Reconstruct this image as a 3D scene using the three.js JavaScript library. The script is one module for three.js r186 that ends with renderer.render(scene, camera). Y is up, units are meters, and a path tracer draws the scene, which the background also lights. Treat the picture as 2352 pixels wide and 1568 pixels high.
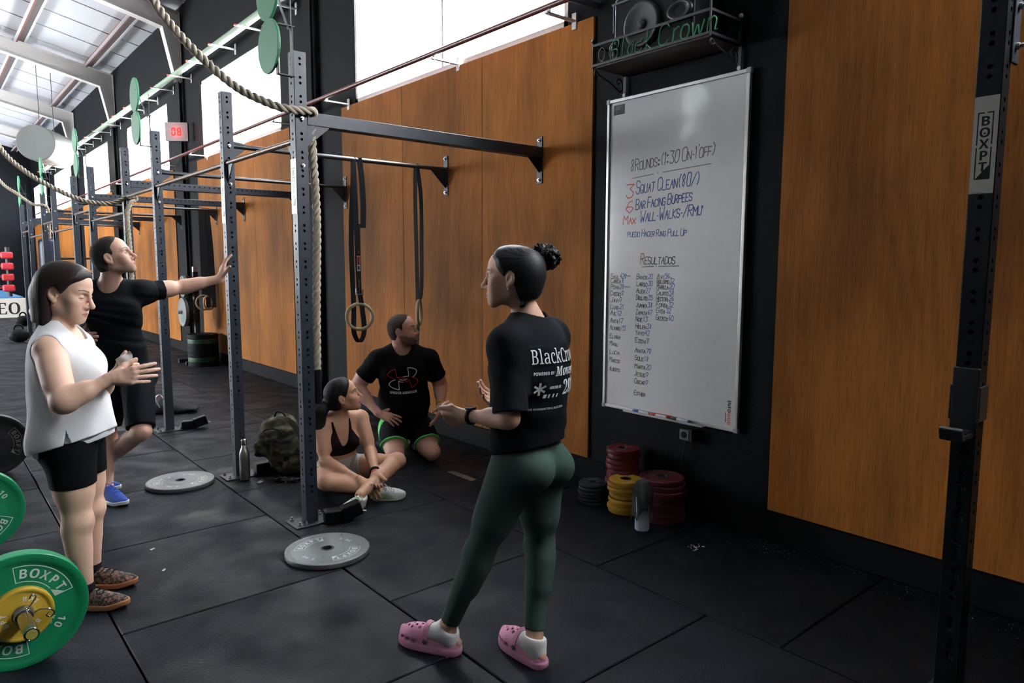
import * as THREE from 'three';
import { RoundedBoxGeometry } from 'three/addons/geometries/RoundedBoxGeometry.js';
import { mergeGeometries } from 'three/addons/utils/BufferGeometryUtils.js';
import { RectAreaLightUniformsLib } from 'three/addons/lights/RectAreaLightUniformsLib.js';

// ---------------------------------------------------------------- camera, sky, lights, exposure
RectAreaLightUniformsLib.init();
const scene = new THREE.Scene();
const renderer = new THREE.WebGLRenderer({ antialias: true });
renderer.toneMapping = THREE.LinearToneMapping;
renderer.toneMappingExposure = 1.38;
renderer.shadowMap.enabled = true;

const camera = new THREE.PerspectiveCamera(51.88, 2352 / 1568, 0.05, 120);
{
  const yaw = 40.285 * Math.PI / 180, pitch = 6.157 * Math.PI / 180, roll = 0.168 * Math.PI / 180;
  const fwd = new THREE.Vector3(Math.sin(yaw) * Math.cos(pitch), -Math.sin(pitch), -Math.cos(yaw) * Math.cos(pitch));
  const right = new THREE.Vector3(Math.cos(yaw), 0, Math.sin(yaw));
  const up = new THREE.Vector3().crossVectors(right, fwd);
  const r2 = right.clone().multiplyScalar(Math.cos(roll)).addScaledVector(up, Math.sin(roll));
  const u2 = up.clone().multiplyScalar(Math.cos(roll)).addScaledVector(right, -Math.sin(roll));
  camera.matrixAutoUpdate = true;
  camera.position.set(0, 1.56, 0);
  camera.quaternion.setFromRotationMatrix(new THREE.Matrix4().makeBasis(r2, u2, fwd.clone().negate()));
}
scene.add(camera);

{ // bright overcast sky, seen and let in through the high windows
  const w = 64, h = 32, d = new Float32Array(w * h * 4);
  for (let j = 0; j < h; j++) for (let i = 0; i < w; i++) {
    const el = ((j + 0.5) / h - 0.5) * Math.PI, t = Math.max(0, Math.sin(el)), k = 0.8 + 0.35 * t, o = (j * w + i) * 4;
    d[o] = 0.96 * k; d[o + 1] = 1.0 * k; d[o + 2] = 1.05 * k; d[o + 3] = 1;
  }
  const tx = new THREE.DataTexture(d, w, h, THREE.RGBAFormat, THREE.FloatType);
  tx.mapping = THREE.EquirectangularReflectionMapping; tx.magFilter = THREE.LinearFilter; tx.needsUpdate = true;
  scene.background = tx; scene.backgroundIntensity = 40;
}

// ---------------------------------------------------------------- helpers
const V = (x, y, z) => new THREE.Vector3(x, y, z);
const names = {};
function numbered(n) { const k = names[n] = (names[n] ?? -1) + 1; return k ? `${n}_${String(k).padStart(3, '0')}` : n; }
let seedState = 12345;
function rnd() { seedState = (seedState * 1664525 + 1013904223) >>> 0; return seedState / 4294967296; }
const rr = (a, b) => a + (b - a) * rnd();
function shade(o) { o.traverse(m => { if (m.isMesh) { m.castShadow = true; m.receiveShadow = true; } }); return o; }
function tag(o, label, category, group, kind) {
  if (label) o.userData.label = label; if (category) o.userData.category = category;
  if (group) o.userData.group = group; if (kind) o.userData.kind = kind; return o;
}
function thing(name, label, category, pos = [0, 0, 0], turn = 0, group) {
  const o = new THREE.Group(); o.name = numbered(name); o.position.set(...pos); o.rotation.y = turn; scene.add(o);
  return tag(o, label, category, group);
}
function part(name, geo, mat, parent, label) {
  const g = Array.isArray(geo) ? (geo.length > 1 ? merge(geo) : geo[0]) : geo;
  const m = new THREE.Mesh(g, mat); m.castShadow = m.receiveShadow = true;
  m.name = name; if (parent) parent.add(m); else { m.name = numbered(name); scene.add(m); }
  if (label) m.userData.label = label; return m;
}
function parts(name, geos, mat, parent, label) { return geos.map(g => part(name, g, mat, parent, label)); }
function struct(name, geo, mat, parent) { const m = part(name, geo, mat, parent); m.userData.kind = 'structure'; return m; }
function copyThing(o, pos, turn, label, group) {
  const c = o.clone(); c.name = numbered(o.name.replace(/_\d{3}$/, '')); c.userData = { ...o.userData };
  c.position.set(...pos); c.rotation.y = turn; if (label) c.userData.label = label; if (group) c.userData.group = group; scene.add(c); return c;
}
function merge(list) {
  const gs = list.map(g => { let q = g.index ? g.toNonIndexed() : g; q = q === g ? g.clone() : q; for (const a of Object.keys(q.attributes)) if (!['position', 'normal', 'uv'].includes(a)) q.deleteAttribute(a);
    if (!q.attributes.uv) q.setAttribute('uv', new THREE.BufferAttribute(new Float32Array(q.attributes.position.count * 2), 2)); if (!q.attributes.normal) q.computeVertexNormals(); return q; });
  return mergeGeometries(gs);
}
const at = (g, x, y, z) => { g.translate(x, y, z); return g; };
const box = (w, h, d, x = 0, y = 0, z = 0) => at(new THREE.BoxGeometry(w, h, d), x, y, z);
const rbox = (w, h, d, r, x = 0, y = 0, z = 0, s = 2) => at(new RoundedBoxGeometry(w, h, d, s, r), x, y, z);
const cyl = (r0, r1, h, x = 0, y = 0, z = 0, n = 24) => at(new THREE.CylinderGeometry(r1, r0, h, n), x, y, z);
function rod(a, b, r, n = 12) { // cylinder from a to b
  const A = V(...a), B = V(...b), d = B.clone().sub(A), g = new THREE.CylinderGeometry(r, r, d.length(), n);
  g.applyQuaternion(new THREE.Quaternion().setFromUnitVectors(V(0, 1, 0), d.clone().normalize())); g.translate(...A.add(B).multiplyScalar(0.5).toArray()); return g;
}
const curve = pts => new THREE.CatmullRomCurve3(pts.map(p => V(...p)), false, 'centripetal');
const tube = (pts, r, seg = 32, n = 8) => new THREE.TubeGeometry(curve(pts), seg, r, n);
const lathe = (pts, n = 40) => new THREE.LatheGeometry(pts.map(p => new THREE.Vector2(p[0], p[1])), n);
function extr(shape, depth, bevel = 0) { return new THREE.ExtrudeGeometry(shape, { depth, bevelEnabled: bevel > 0, bevelSize: bevel, bevelThickness: bevel, bevelSegments: 1, curveSegments: 8 }); }
function poly(pts) { const s = new THREE.Shape(); pts.forEach((p, i) => i ? s.lineTo(...p) : s.moveTo(...p)); return s; }
const metreUv = g => { // uv in metres by the dominant normal
  const q = g.index ? g.toNonIndexed() : g, p = q.attributes.position, n = q.attributes.normal, uv = new Float32Array(p.count * 2);
  for (let i = 0; i < p.count; i++) { const ax = Math.abs(n.getX(i)), ay = Math.abs(n.getY(i)), az = Math.abs(n.getZ(i));
    const [u, v] = ay > ax && ay > az ? [p.getX(i), p.getZ(i)] : ax > az ? [p.getZ(i), p.getY(i)] : [p.getX(i), p.getY(i)]; uv[2 * i] = u; uv[2 * i + 1] = v; }
  q.setAttribute('uv', new THREE.BufferAttribute(uv, 2)); return q;
};
// value noise
const perm = new Uint8Array(512); { const a = [...Array(256).keys()]; for (let i = 255; i > 0; i--) { const j = Math.floor(rnd() * (i + 1)); [a[i], a[j]] = [a[j], a[i]]; } for (let i = 0; i < 512; i++) perm[i] = a[i & 255]; }
function noise(x, y, z) {
  const X = Math.floor(x), Y = Math.floor(y), Z = Math.floor(z); x -= X; y -= Y; z -= Z;
  const u = x * x * (3 - 2 * x), v = y * y * (3 - 2 * y), w = z * z * (3 - 2 * z);
  const h = (i, j, k) => perm[perm[perm[(X + i) & 255] + ((Y + j) & 255)] + ((Z + k) & 255)] / 255;
  const l = (a, b, t) => a + (b - a) * t;
  return l(l(l(h(0, 0, 0), h(1, 0, 0), u), l(h(0, 1, 0), h(1, 1, 0), u), v), l(l(h(0, 0, 1), h(1, 0, 1), u), l(h(0, 1, 1), h(1, 1, 1), u), v), w) * 2 - 1;
}
function fbm(x, y, z, o = 4) { let s = 0, a = 0.5; for (let i = 0; i < o; i++) { s += a * noise(x, y, z); x *= 2.03; y *= 2.03; z *= 2.03; a *= 0.5; } return s; }
// textures
function dataTex(w, h, f, srgb = true, rx = 1, ry = 1) {
  const d = new Uint8Array(w * h * 4);
  for (let j = 0; j < h; j++) for (let i = 0; i < w; i++) { const c = f(i / w, j / h, i, j), o = (j * w + i) * 4; d[o] = c[0] * 255; d[o + 1] = c[1] * 255; d[o + 2] = c[2] * 255; d[o + 3] = c[3] === undefined ? 255 : c[3] * 255; }
  const t = new THREE.DataTexture(d, w, h, THREE.RGBAFormat); t.magFilter = THREE.LinearFilter; t.minFilter = THREE.LinearMipmapLinearFilter; t.generateMipmaps = true;
  t.wrapS = t.wrapT = THREE.RepeatWrapping; if (srgb) t.colorSpace = THREE.SRGBColorSpace; t.repeat.set(rx, ry); t.needsUpdate = true; return t;
}
const LRv = [0.7628, 0, 0.6466], HDv = [0.6466, 0, -0.7628]; // along and into the view, on the floor
const cl = (x, a = 0, b = 1) => Math.min(b, Math.max(a, x));
function canvasTex(w, h, draw) {
  const c = document.createElement('canvas'); c.width = w; c.height = h; draw(c.getContext('2d'), w, h);
  const t = new THREE.CanvasTexture(c); t.colorSpace = THREE.SRGBColorSpace; t.anisotropy = 8; return t;
}
const std = (c, rough = 0.6, metal = 0, o = {}) => { const m = new THREE.MeshStandardMaterial({ roughness: rough, metalness: metal, ...o }); if (Array.isArray(c)) m.color.setRGB(...c); else m.color.set(c); return m; };
const dark = (c, rough = 0.7, o = {}) => new THREE.MeshPhysicalMaterial({ color: new THREE.Color().setRGB(...c), roughness: rough, specularIntensity: 0.22, ...o });
// tiling noise (wraps at 1)
function wrapNoise(u, v, s, o = 3) { const a = u * Math.PI * 2, b = v * Math.PI * 2, r = s / 6.2832; return fbm(Math.cos(a) * r + 40, Math.sin(a) * r + Math.cos(b) * r + 70, Math.sin(b) * r + 20, o); }
const grain = dataTex(256, 256, (u, v) => { const n = 0.5 + 0.5 * cl(wrapNoise(u, v, 40, 3) * 1.6, -1, 1), s = rnd(); return [n * 0.6 + s * 0.4, n * 0.6 + s * 0.4, n * 0.6 + s * 0.4]; }, false);
const grainAt = k => { const t = grain.clone(); t.repeat.set(k, k); t.needsUpdate = true; return t; };
const M = {
  black: dark([0.0042, 0.0055, 0.007], 0.7), blackGloss: std([0.012, 0.015, 0.02], 0.35),
  steel: std([0.019, 0.027, 0.040], 0.42, 0, { bumpMap: grainAt(6), bumpScale: 0.0004 }),
  dull: std([0.015, 0.018, 0.022], 0.5), pipe: std([0.055, 0.058, 0.06], 0.33, 0.6), worn: std([0.16, 0.11, 0.085], 0.4, 0.5),
  zinc: std([0.42, 0.43, 0.44], 0.3, 0.9), chrome: std([0.6, 0.6, 0.58], 0.16, 1), white: std([0.7, 0.69, 0.67], 0.5),
  frameWhite: std([0.74, 0.73, 0.71], 0.5), plastic: dark([0.006, 0.007, 0.008], 0.4), roof: std([0.46, 0.47, 0.49], 0.6),
  green: std([0.035, 0.24, 0.105], 0.5), rubber: dark([0.008, 0.009, 0.010], 0.6),
};
// ---------------------------------------------------------------- distance fields and their meshes
const v3 = (a, b, s = 1) => [a[0] + b[0] * s, a[1] + b[1] * s, a[2] + b[2] * s], sub3 = (a, b) => [a[0] - b[0], a[1] - b[1], a[2] - b[2]], dot3 = (a, b) => a[0] * b[0] + a[1] * b[1] + a[2] * b[2], len3 = a => Math.hypot(...a), nrm3 = a => { const l = len3(a) || 1; return [a[0] / l, a[1] / l, a[2] / l]; }, crs3 = (a, b) => [a[1] * b[2] - a[2] * b[1], a[2] * b[0] - a[0] * b[2], a[0] * b[1] - a[1] * b[0]], mix3 = (a, b, t) => [a[0] + (b[0] - a[0]) * t, a[1] + (b[1] - a[1]) * t, a[2] + (b[2] - a[2]) * t], scl3 = (a, s) => [a[0] * s, a[1] * s, a[2] * s];
const smin = (a, b, k) => { const h = k - Math.abs(a - b); return h > 0 ? Math.min(a, b) - h * h / (4 * k) : Math.min(a, b); };
const smax = (a, b, k) => -smin(-a, -b, k);
const sstep = (a, b, x) => { const t = cl((x - a) / (b - a)); return t * t * (3 - 2 * t); };
function cone(a, b, r1, r2, k) { // round cone from a (r1) to b (r2)
  const [ax, ay, az] = a, bx = b[0] - ax, by = b[1] - ay, bz = b[2] - az, l2 = bx * bx + by * by + bz * bz || 1e-9, q = r1 - r2, a2 = l2 - q * q, il2 = 1 / l2, sg = Math.sign(q) * q * q;
  const f = (x, y, z) => { const px = x - ax, py = y - ay, pz = z - az, Y = px * bx + py * by + pz * bz, Z = Y - l2, ex = px * l2 - bx * Y, ey = py * l2 - by * Y, ez = pz * l2 - bz * Y, x2 = ex * ex + ey * ey + ez * ez, y2 = Y * Y * l2, z2 = Z * Z * l2, kk = sg * x2;
    if (Math.sign(Z) * a2 * z2 > kk) return Math.sqrt(x2 + z2) * il2 - r2; if (Math.sign(Y) * a2 * y2 < kk) return Math.sqrt(x2 + y2) * il2 - r1; return (Math.sqrt(x2 * a2 * il2) + Y * q) * il2 - r1; };
  const m = mix3(a, b, 0.5); return { f, k, c: m, r: Math.sqrt(l2) / 2 + Math.max(r1, r2) };
}
function ell(c, R, ax, k) { // ellipsoid, radii R along the axes ax (default world axes)
  const [A, B, C] = ax || [[1, 0, 0], [0, 1, 0], [0, 0, 1]], ia = 1 / R[0], ib = 1 / R[1], ic = 1 / R[2];
  const f = (x, y, z) => { x -= c[0]; y -= c[1]; z -= c[2]; const u = (x * A[0] + y * A[1] + z * A[2]) * ia, v = (x * B[0] + y * B[1] + z * B[2]) * ib, w = (x * C[0] + y * C[1] + z * C[2]) * ic, k0 = Math.sqrt(u * u + v * v + w * w), g = Math.sqrt(u * u * ia * ia + v * v * ib * ib + w * w * ic * ic); return g < 1e-9 ? -Math.min(...R) : k0 * (k0 - 1) / g; };
  return { f, k, c, r: Math.max(...R) };
}
const ball = (c, r, k) => ell(c, [r, r, r], null, k);
const inflate = (pr, e) => ({ f: (x, y, z) => pr.f(x, y, z) - e, k: pr.k, c: pr.c, r: pr.r + e });
function fold(prims, K = 0.03) { // smooth union
  const n = prims.length, F = prims.map(p => p.f), KK = prims.map(p => p.k ?? K), C = prims.map(p => p.c), R = prims.map(p => p.r);
  return (x, y, z) => { let d = 1e3; for (let i = 0; i < n; i++) { const c = C[i], lx = x - c[0], ly = y - c[1], lz = z - c[2], lim = d + KK[i] + R[i]; if (lim > 0 && lx * lx + ly * ly + lz * lz > lim * lim * 1.6 && d < 900) continue; d = smin(d, F[i](x, y, z), KK[i]); } return d; };
}
function meshSDF(f, lo, hi, cell, o = {}) {
  const N = [0, 1, 2].map(i => Math.max(3, Math.ceil((hi[i] - lo[i]) / cell) + 1)), [nx, ny, nz] = N, val = new Float32Array(nx * ny * nz).fill(1), done = new Uint8Array(nx * ny * nz);
  const B = 6, rad = B * cell * 0.87 * 1.5 + 1e-3, id = (i, j, k) => (k * ny + j) * nx + i, active = [];
  for (let bk = 0; bk < nz; bk += B) for (let bj = 0; bj < ny; bj += B) for (let bi = 0; bi < nx; bi += B) {
    const d = f(lo[0] + (bi + B / 2) * cell, lo[1] + (bj + B / 2) * cell, lo[2] + (bk + B / 2) * cell);
    if (Math.abs(d) > rad) { const s = d > 0 ? 1 : -1; if (s < 0) for (let k = bk; k < Math.min(bk + B, nz); k++) for (let j = bj; j < Math.min(bj + B, ny); j++) for (let i = bi; i < Math.min(bi + B, nx); i++) val[id(i, j, k)] = -1; continue; }
    active.push([bi, bj, bk]);
    for (let k = bk; k < Math.min(bk + B, nz); k++) for (let j = bj; j < Math.min(bj + B, ny); j++) for (let i = bi; i < Math.min(bi + B, nx); i++) val[id(i, j, k)] = f(lo[0] + i * cell, lo[1] + j * cell, lo[2] + k * cell);
  }
  const vid = new Map(), pos = [], idx = [];
  const vert = (i, j, k) => { const key = id(i, j, k); let n = vid.get(key); if (n !== undefined) return n; let sx = 0, sy = 0, sz = 0, c = 0;
    for (let e = 0; e < 12; e++) { const ax = e >> 2, p = e & 1, q = (e >> 1) & 1; let i0 = i, j0 = j, k0 = k, i1, j1, k1;
      if (ax === 0) { j0 += p; k0 += q; i1 = i0 + 1; j1 = j0; k1 = k0; } else if (ax === 1) { i0 += p; k0 += q; i1 = i0; j1 = j0 + 1; k1 = k0; } else { i0 += p; j0 += q; i1 = i0; j1 = j0; k1 = k0 + 1; }
      const a = val[id(i0, j0, k0)], b = val[id(i1, j1, k1)]; if ((a < 0) === (b < 0)) continue; const t = a / (a - b); sx += i0 + (i1 - i0) * t; sy += j0 + (j1 - j0) * t; sz += k0 + (k1 - k0) * t; c++; }
    n = pos.length / 3; pos.push(lo[0] + sx / c * cell, lo[1] + sy / c * cell, lo[2] + sz / c * cell); vid.set(key, n); return n; };
  const quad = (a, b, c, d, flip) => flip ? idx.push(a, c, b, a, d, c) : idx.push(a, b, c, a, c, d);
  for (const [bi, bj, bk] of active) for (let k = Math.max(1, bk); k < Math.min(bk + B, nz - 1); k++) for (let j = Math.max(1, bj); j < Math.min(bj + B, ny - 1); j++) for (let i = Math.max(1, bi); i < Math.min(bi + B, nx - 1); i++) {
    const s = val[id(i, j, k)] < 0;
    if (s !== (val[id(i + 1, j, k)] < 0)) quad(vert(i, j - 1, k - 1), vert(i, j, k - 1), vert(i, j, k), vert(i, j - 1, k), !s);
    if (s !== (val[id(i, j + 1, k)] < 0)) quad(vert(i - 1, j, k - 1), vert(i - 1, j, k), vert(i, j, k), vert(i, j, k - 1), !s);
    if (s !== (val[id(i, j, k + 1)] < 0)) quad(vert(i - 1, j - 1, k), vert(i, j - 1, k), vert(i, j, k), vert(i - 1, j, k), !s);
  }
  // pull the vertices onto the surface
  const e = cell * 0.35; for (let v = 0; v < pos.length; v += 3) { const x = pos[v], y = pos[v + 1], z = pos[v + 2], d = f(x, y, z); if (Math.abs(d) > cell) continue; const gx = f(x + e, y, z) - f(x - e, y, z), gy = f(x, y + e, z) - f(x, y - e, z), gz = f(x, y, z + e) - f(x, y, z - e), g = Math.hypot(gx, gy, gz); if (g < e * 0.5) continue; const m = d / g * 0.8; pos[v] -= gx * m; pos[v + 1] -= gy * m; pos[v + 2] -= gz * m; }
  let I = idx; if (o.drop) { I = []; for (let t = 0; t < idx.length; t += 3) { const [a, b, c] = [idx[t] * 3, idx[t + 1] * 3, idx[t + 2] * 3]; if (!o.drop((pos[a] + pos[b] + pos[c]) / 3, (pos[a + 1] + pos[b + 1] + pos[c + 1]) / 3, (pos[a + 2] + pos[b + 2] + pos[c + 2]) / 3)) I.push(idx[t], idx[t + 1], idx[t + 2]); } }
  const g = new THREE.BufferGeometry(); g.setAttribute('position', new THREE.Float32BufferAttribute(pos, 3)); g.setIndex(I); return g;
}
function finish(g, color, uvs) { // normals, vertex colours, uv in metres
  g.computeVertexNormals(); const p = g.attributes.position, n = g.attributes.normal;
  if (color) { const c = new Float32Array(p.count * 3); for (let i = 0; i < p.count; i++) { const q = color(p.getX(i), p.getY(i), p.getZ(i), n.getX(i), n.getY(i), n.getZ(i)); c[3 * i] = q[0]; c[3 * i + 1] = q[1]; c[3 * i + 2] = q[2]; } g.setAttribute('color', new THREE.BufferAttribute(c, 3)); }
  const uv = new Float32Array(p.count * 2); for (let i = 0; i < p.count; i++) { const x = p.getX(i), y = p.getY(i), z = p.getZ(i), ax = Math.abs(n.getX(i)), az = Math.abs(n.getZ(i)); uv[2 * i] = (x * 0.76 + z * 0.65) + (z * 0.76 - x * 0.65) * 0.5; uv[2 * i + 1] = y + (z - x) * 0.2; } g.setAttribute('uv', new THREE.BufferAttribute(uv, 2));
  return g;
}
function joinIndexed(list) { // merge indexed geometries that carry position, normal, uv, color
  return list.length === 1 ? list[0] : mergeGeometries(list);
}
// box around points with a margin
const around = (pts, m) => [[0, 1, 2].map(i => Math.min(...pts.map(p => p[i])) - m), [0, 1, 2].map(i => Math.max(...pts.map(p => p[i])) + m)];

// ---------------------------------------------------------------- people: head, hands, body
// A head in its own axes (x to its left, y up, z out of the face), about 0.225 m from chin to crown.
function headField(h) {
  const fem = h.fem ? 1 : 0, P = (x, y, z) => [x, y, z], both = f => [f(1), f(-1)];
  const J = h.jaw ?? (fem ? 0.92 : 1.05), nose = h.nose ?? 1, lip = fem ? 1.15 : 0.85;
  const skull = fold([
    ell([0, 0.030, -0.014], [0.0745, 0.084, 0.094]), ell([0, 0.044, 0.022], [0.062, 0.056, 0.062], null, 0.03),
    ell([0, -0.028, 0.024], [0.0575, 0.078, 0.062], null, 0.03),
    ...both(s => cone([s * 0.050 * J, -0.058, -0.004], [s * 0.016, -0.098, 0.066], 0.017, 0.0145, 0.03)),
    ell([0, -0.098, 0.074], [0.020 * J, 0.0145, 0.015], null, 0.022),
    ...both(s => ell([s * 0.043, -0.020, 0.058], [0.021, 0.017, 0.019], null, 0.028)),
    ...both(s => ell([s * 0.030, -0.055, 0.058], [0.022, 0.026, 0.020], null, 0.03)),
    ...both(s => cone([s * 0.010, 0.021, 0.083], [s * 0.042, 0.024, 0.067], fem ? 0.008 : 0.0105, 0.009, 0.018)),
    ell([0, -0.068, 0.068], [0.030, 0.024, 0.024], null, 0.02),
  ], 0.03);
  const eyes = both(s => ell([s * 0.0315, 0.0015, 0.0905], [0.0185, 0.0125, 0.016]));
  const lids = both(s => ell([s * 0.0315, -0.001, 0.0715], [0.0148, 0.0128, 0.0140]));
  const nz = fold([cone([0, 0.014, 0.084], [0, -0.030, 0.101 * 1 + 0.006 * nose], 0.0078, 0.0098, 0.01), ball([0, -0.034, 0.1025 + 0.005 * nose], 0.0108, 0.008), ...both(s => ell([s * 0.0118, -0.0395, 0.0935], [0.0085, 0.0078, 0.0105], null, 0.008)), cone([0, -0.041, 0.098], [0, -0.0465, 0.088], 0.005, 0.005, 0.006)], 0.01);
  const lu = fold([...both(s => cone([s * 0.0045, -0.0640, 0.0945], [s * 0.0225, -0.0690, 0.0825], 0.0052 * lip, 0.0024, 0.003))], 0.003);
  const ll = fold([...both(s => cone([0, -0.0742, 0.0915], [s * 0.019, -0.0702, 0.0825], 0.0062 * lip, 0.0026, 0.003))], 0.003);
  const gap = fold([...both(s => cone([0, -0.0692, 0.1015], [s * 0.0235, -0.0697, 0.0870], 0.0016, 0.0012, 0.001))], 0.001);
  const ears = both(s => ({ o: ell([s * 0.0775, -0.006, -0.012], [0.0075, 0.0315, 0.0185], [nrm3([1, 0, s * 0.35]), nrm3([0, 1, -0.2]), nrm3([-s * 0.35, 0.2, 1])]), lobe: ball([s * 0.0735, -0.033, -0.004], 0.0075), i: ell([s * 0.0855, -0.003, -0.009], [0.0060, 0.0195, 0.0105], [nrm3([1, 0, s * 0.35]), nrm3([0, 1, -0.2]), nrm3([-s * 0.35, 0.2, 1])]), c: ball([s * 0.083, -0.012, -0.003], 0.0065) }));
  const noEars = h.noEars;
  return (x, y, z) => {
    let d = skull(x, y, z);
    if (d > 0.06) return d - 0.02;
    d = smin(d, nz.call(null, x, y, z), 0.012);
    for (const e of eyes) d = smax(d, -e.f(x, y, z), 0.012);
    for (const l of lids) d = smin(d, l.f(x, y, z), 0.004);
    d = smin(d, lu(x, y, z), 0.0045); d = smin(d, ll(x, y, z), 0.0045); d = smax(d, -gap(x, y, z), 0.0022);
    for (const s of [1, -1]) { const qx = x - s * 0.0068, qy = y + 0.0478, qz = z - 0.0985; d = smax(d, -(Math.sqrt(qx * qx * 1.3 + qy * qy + qz * qz * 0.6) - 0.0036), 0.003); }
    // almond opening of the lids
    for (const s of [1, -1]) { const ox = (x - s * 0.0318), open = h.lids ?? 1, yy = y - (h.lidY ?? 0.0005), w = 0.0132; if (Math.abs(ox) < w && z > 0.06) { const hh = 0.0052 * open * (1 - (ox / w) ** 2) * (yy > 0 ? 1 : 0.75), e = Math.abs(yy) - hh; d = smax(d, -Math.max(e, 0.0765 - z), 0.0016); } }
    if (!noEars) for (const e of ears) { let q = smin(e.o.f(x, y, z), e.lobe.f(x, y, z), 0.008); q = smax(q, -e.i.f(x, y, z), 0.004); q = smax(q, -e.c.f(x, y, z), 0.003); d = smin(d, q, 0.006); }
    return d;
  };
}
// world <-> head
function headFrame(c, fwd, up, s) { const f = nrm3(fwd), r0 = nrm3(crs3(up, f)), u = crs3(f, r0); return { c, f, u, r: r0, s, toL: (x, y, z) => { const p = [x - c[0], y - c[1], z - c[2]]; return [dot3(p, r0) / s, dot3(p, u) / s, dot3(p, f) / s]; }, toW: (x, y, z) => [c[0] + s * (r0[0] * x + u[0] * y + f[0] * z), c[1] + s * (r0[1] * x + u[1] * y + f[1] * z), c[2] + s * (r0[2] * x + u[2] * y + f[2] * z)] }; }
// a hand: wrist, direction of the fingers, palm normal, per-finger bends, thumb direction (along fingers, to the thumb's side, out of the palm)
function hand(w, dir, palm, side, o = {}) {
  const d = nrm3(dir), n = nrm3(sub3(palm, scl3(d, dot3(palm, d)))), t = scl3(crs3(d, n), side), s = o.s ?? 1;
  const loc = (a, b, c) => [0, 1, 2].map(i => w[i] + s * (d[i] * a + t[i] * b + n[i] * c));
  const mcp = [[0.090, 0.029], [0.094, 0.0095], [0.089, -0.0105], [0.080, -0.029]], L = [[0.044, 0.026, 0.021], [0.049, 0.030, 0.022], [0.045, 0.028, 0.022], [0.035, 0.021, 0.019]], rad = [0.0092, 0.0094, 0.0089, 0.0078];
  const palmP = [cone(loc(-0.01, 0, 0), loc(0.03, 0.002, 0), 0.023 * s, 0.021 * s, 0.02)];
  mcp.forEach(([a, b], i) => palmP.push(cone(loc(0.018, b * 0.55, 0), loc(a, b, 0), 0.0145 * s, (0.0118 - 0.0012 * (i > 2)) * s, 0.014)));
  palmP.push(cone(loc(0.03, -0.022, 0.006), loc(0.07, -0.03, 0.003), 0.012 * s, 0.010 * s, 0.014));
  const tb = loc(0.022, 0.024, 0.010), td = nrm3([0, 1, 2].map(i => { const q = o.thumb ?? [0.7, 0.6, 0.3]; return d[i] * q[0] + t[i] * q[1] + n[i] * q[2]; })), td2 = nrm3([0, 1, 2].map(i => { const q = o.thumb2 ?? o.thumb ?? [0.85, 0.45, 0.3]; return d[i] * q[0] + t[i] * q[1] + n[i] * q[2]; }));
  const t1 = v3(tb, td, 0.040 * s), t2 = v3(t1, td2, 0.032 * s), t3 = v3(t2, td2, 0.022 * s);
  palmP.push(cone(loc(0.012, 0.012, 0.006), t1, 0.0165 * s, 0.0125 * s, 0.014));
  const fingers = [[cone(t1, t2, 0.0118 * s, 0.0106 * s, 0.003), cone(t2, t3, 0.0108 * s, 0.0085 * s, 0.003)]], tips = [t3];
  mcp.forEach(([a, b], i) => { const bend = (o.curl && o.curl[i]) || [20, 25, 15], sp = ((o.spread ?? 4) * (1.5 - i)) * Math.PI / 180; let p = loc(a, b, 0), ang = 0; const seg = [];
    L[i].forEach((l, k) => { ang += bend[k] * Math.PI / 180; const q = [0, 1, 2].map(c => d[c] * Math.cos(ang) * Math.cos(sp) + n[c] * Math.sin(ang) + t[c] * Math.sin(sp) * Math.cos(ang)); const e = v3(p, nrm3(q), l * s), r = rad[i] * s; seg.push(cone(p, e, r * (1.06 - 0.07 * k), r * (0.97 - 0.09 * k), 0.003)); p = e; }); fingers.push(seg); tips.push(p); });
  const pf = fold(palmP, 0.014), ff = fingers.map(q => fold(q, 0.003)), c = loc(0.08, 0, 0.01);
  const f = (x, y, z) => { let b = 1e3; for (const q of ff) b = smin(b, q(x, y, z), 0.0015); return smin(pf(x, y, z), b, 0.009); };
  const all = [w, ...tips, loc(0.09, 0.03, 0), loc(0.08, -0.03, 0)], [lo, hi] = around(all, 0.03);
  return { f, k: 0.016, c, r: 0.15 * s, lo, hi, tips, w, d };
}
const skinMat = new THREE.MeshPhysicalMaterial({ vertexColors: true, roughness: 0.52, bumpMap: grainAt(30), bumpScale: 0.0003, sheen: 0.15, sheenRoughness: 0.5 });
function meshBody(field, pts, boxes, color, cell = 0.0065) { // body on a coarse grid, head and hands on fine ones, one geometry
  const [lo, hi] = around(pts, 0.16), inside = (b, x, y, z, m) => x > b.lo[0] + m && x < b.hi[0] - m && y > b.lo[1] + m && y < b.hi[1] - m && z > b.lo[2] + m && z < b.hi[2] - m;
  const list = [finish(meshSDF(field, lo, hi, cell, { drop: (x, y, z) => boxes.some(b => inside(b, x, y, z, b.cell * 1.6)) }), color)];
  for (const b of boxes) list.push(finish(meshSDF(field, b.lo, b.hi, b.cell), color));
  return joinIndexed(list);
}
const fabric = (c, rough = 0.85, o = {}) => new THREE.MeshPhysicalMaterial({ color: new THREE.Color().setRGB(...c), roughness: rough, specularIntensity: c[0] < 0.03 ? 0.22 : 0.5, bumpMap: grainAt(18), bumpScale: 0.0006, ...o });
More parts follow.
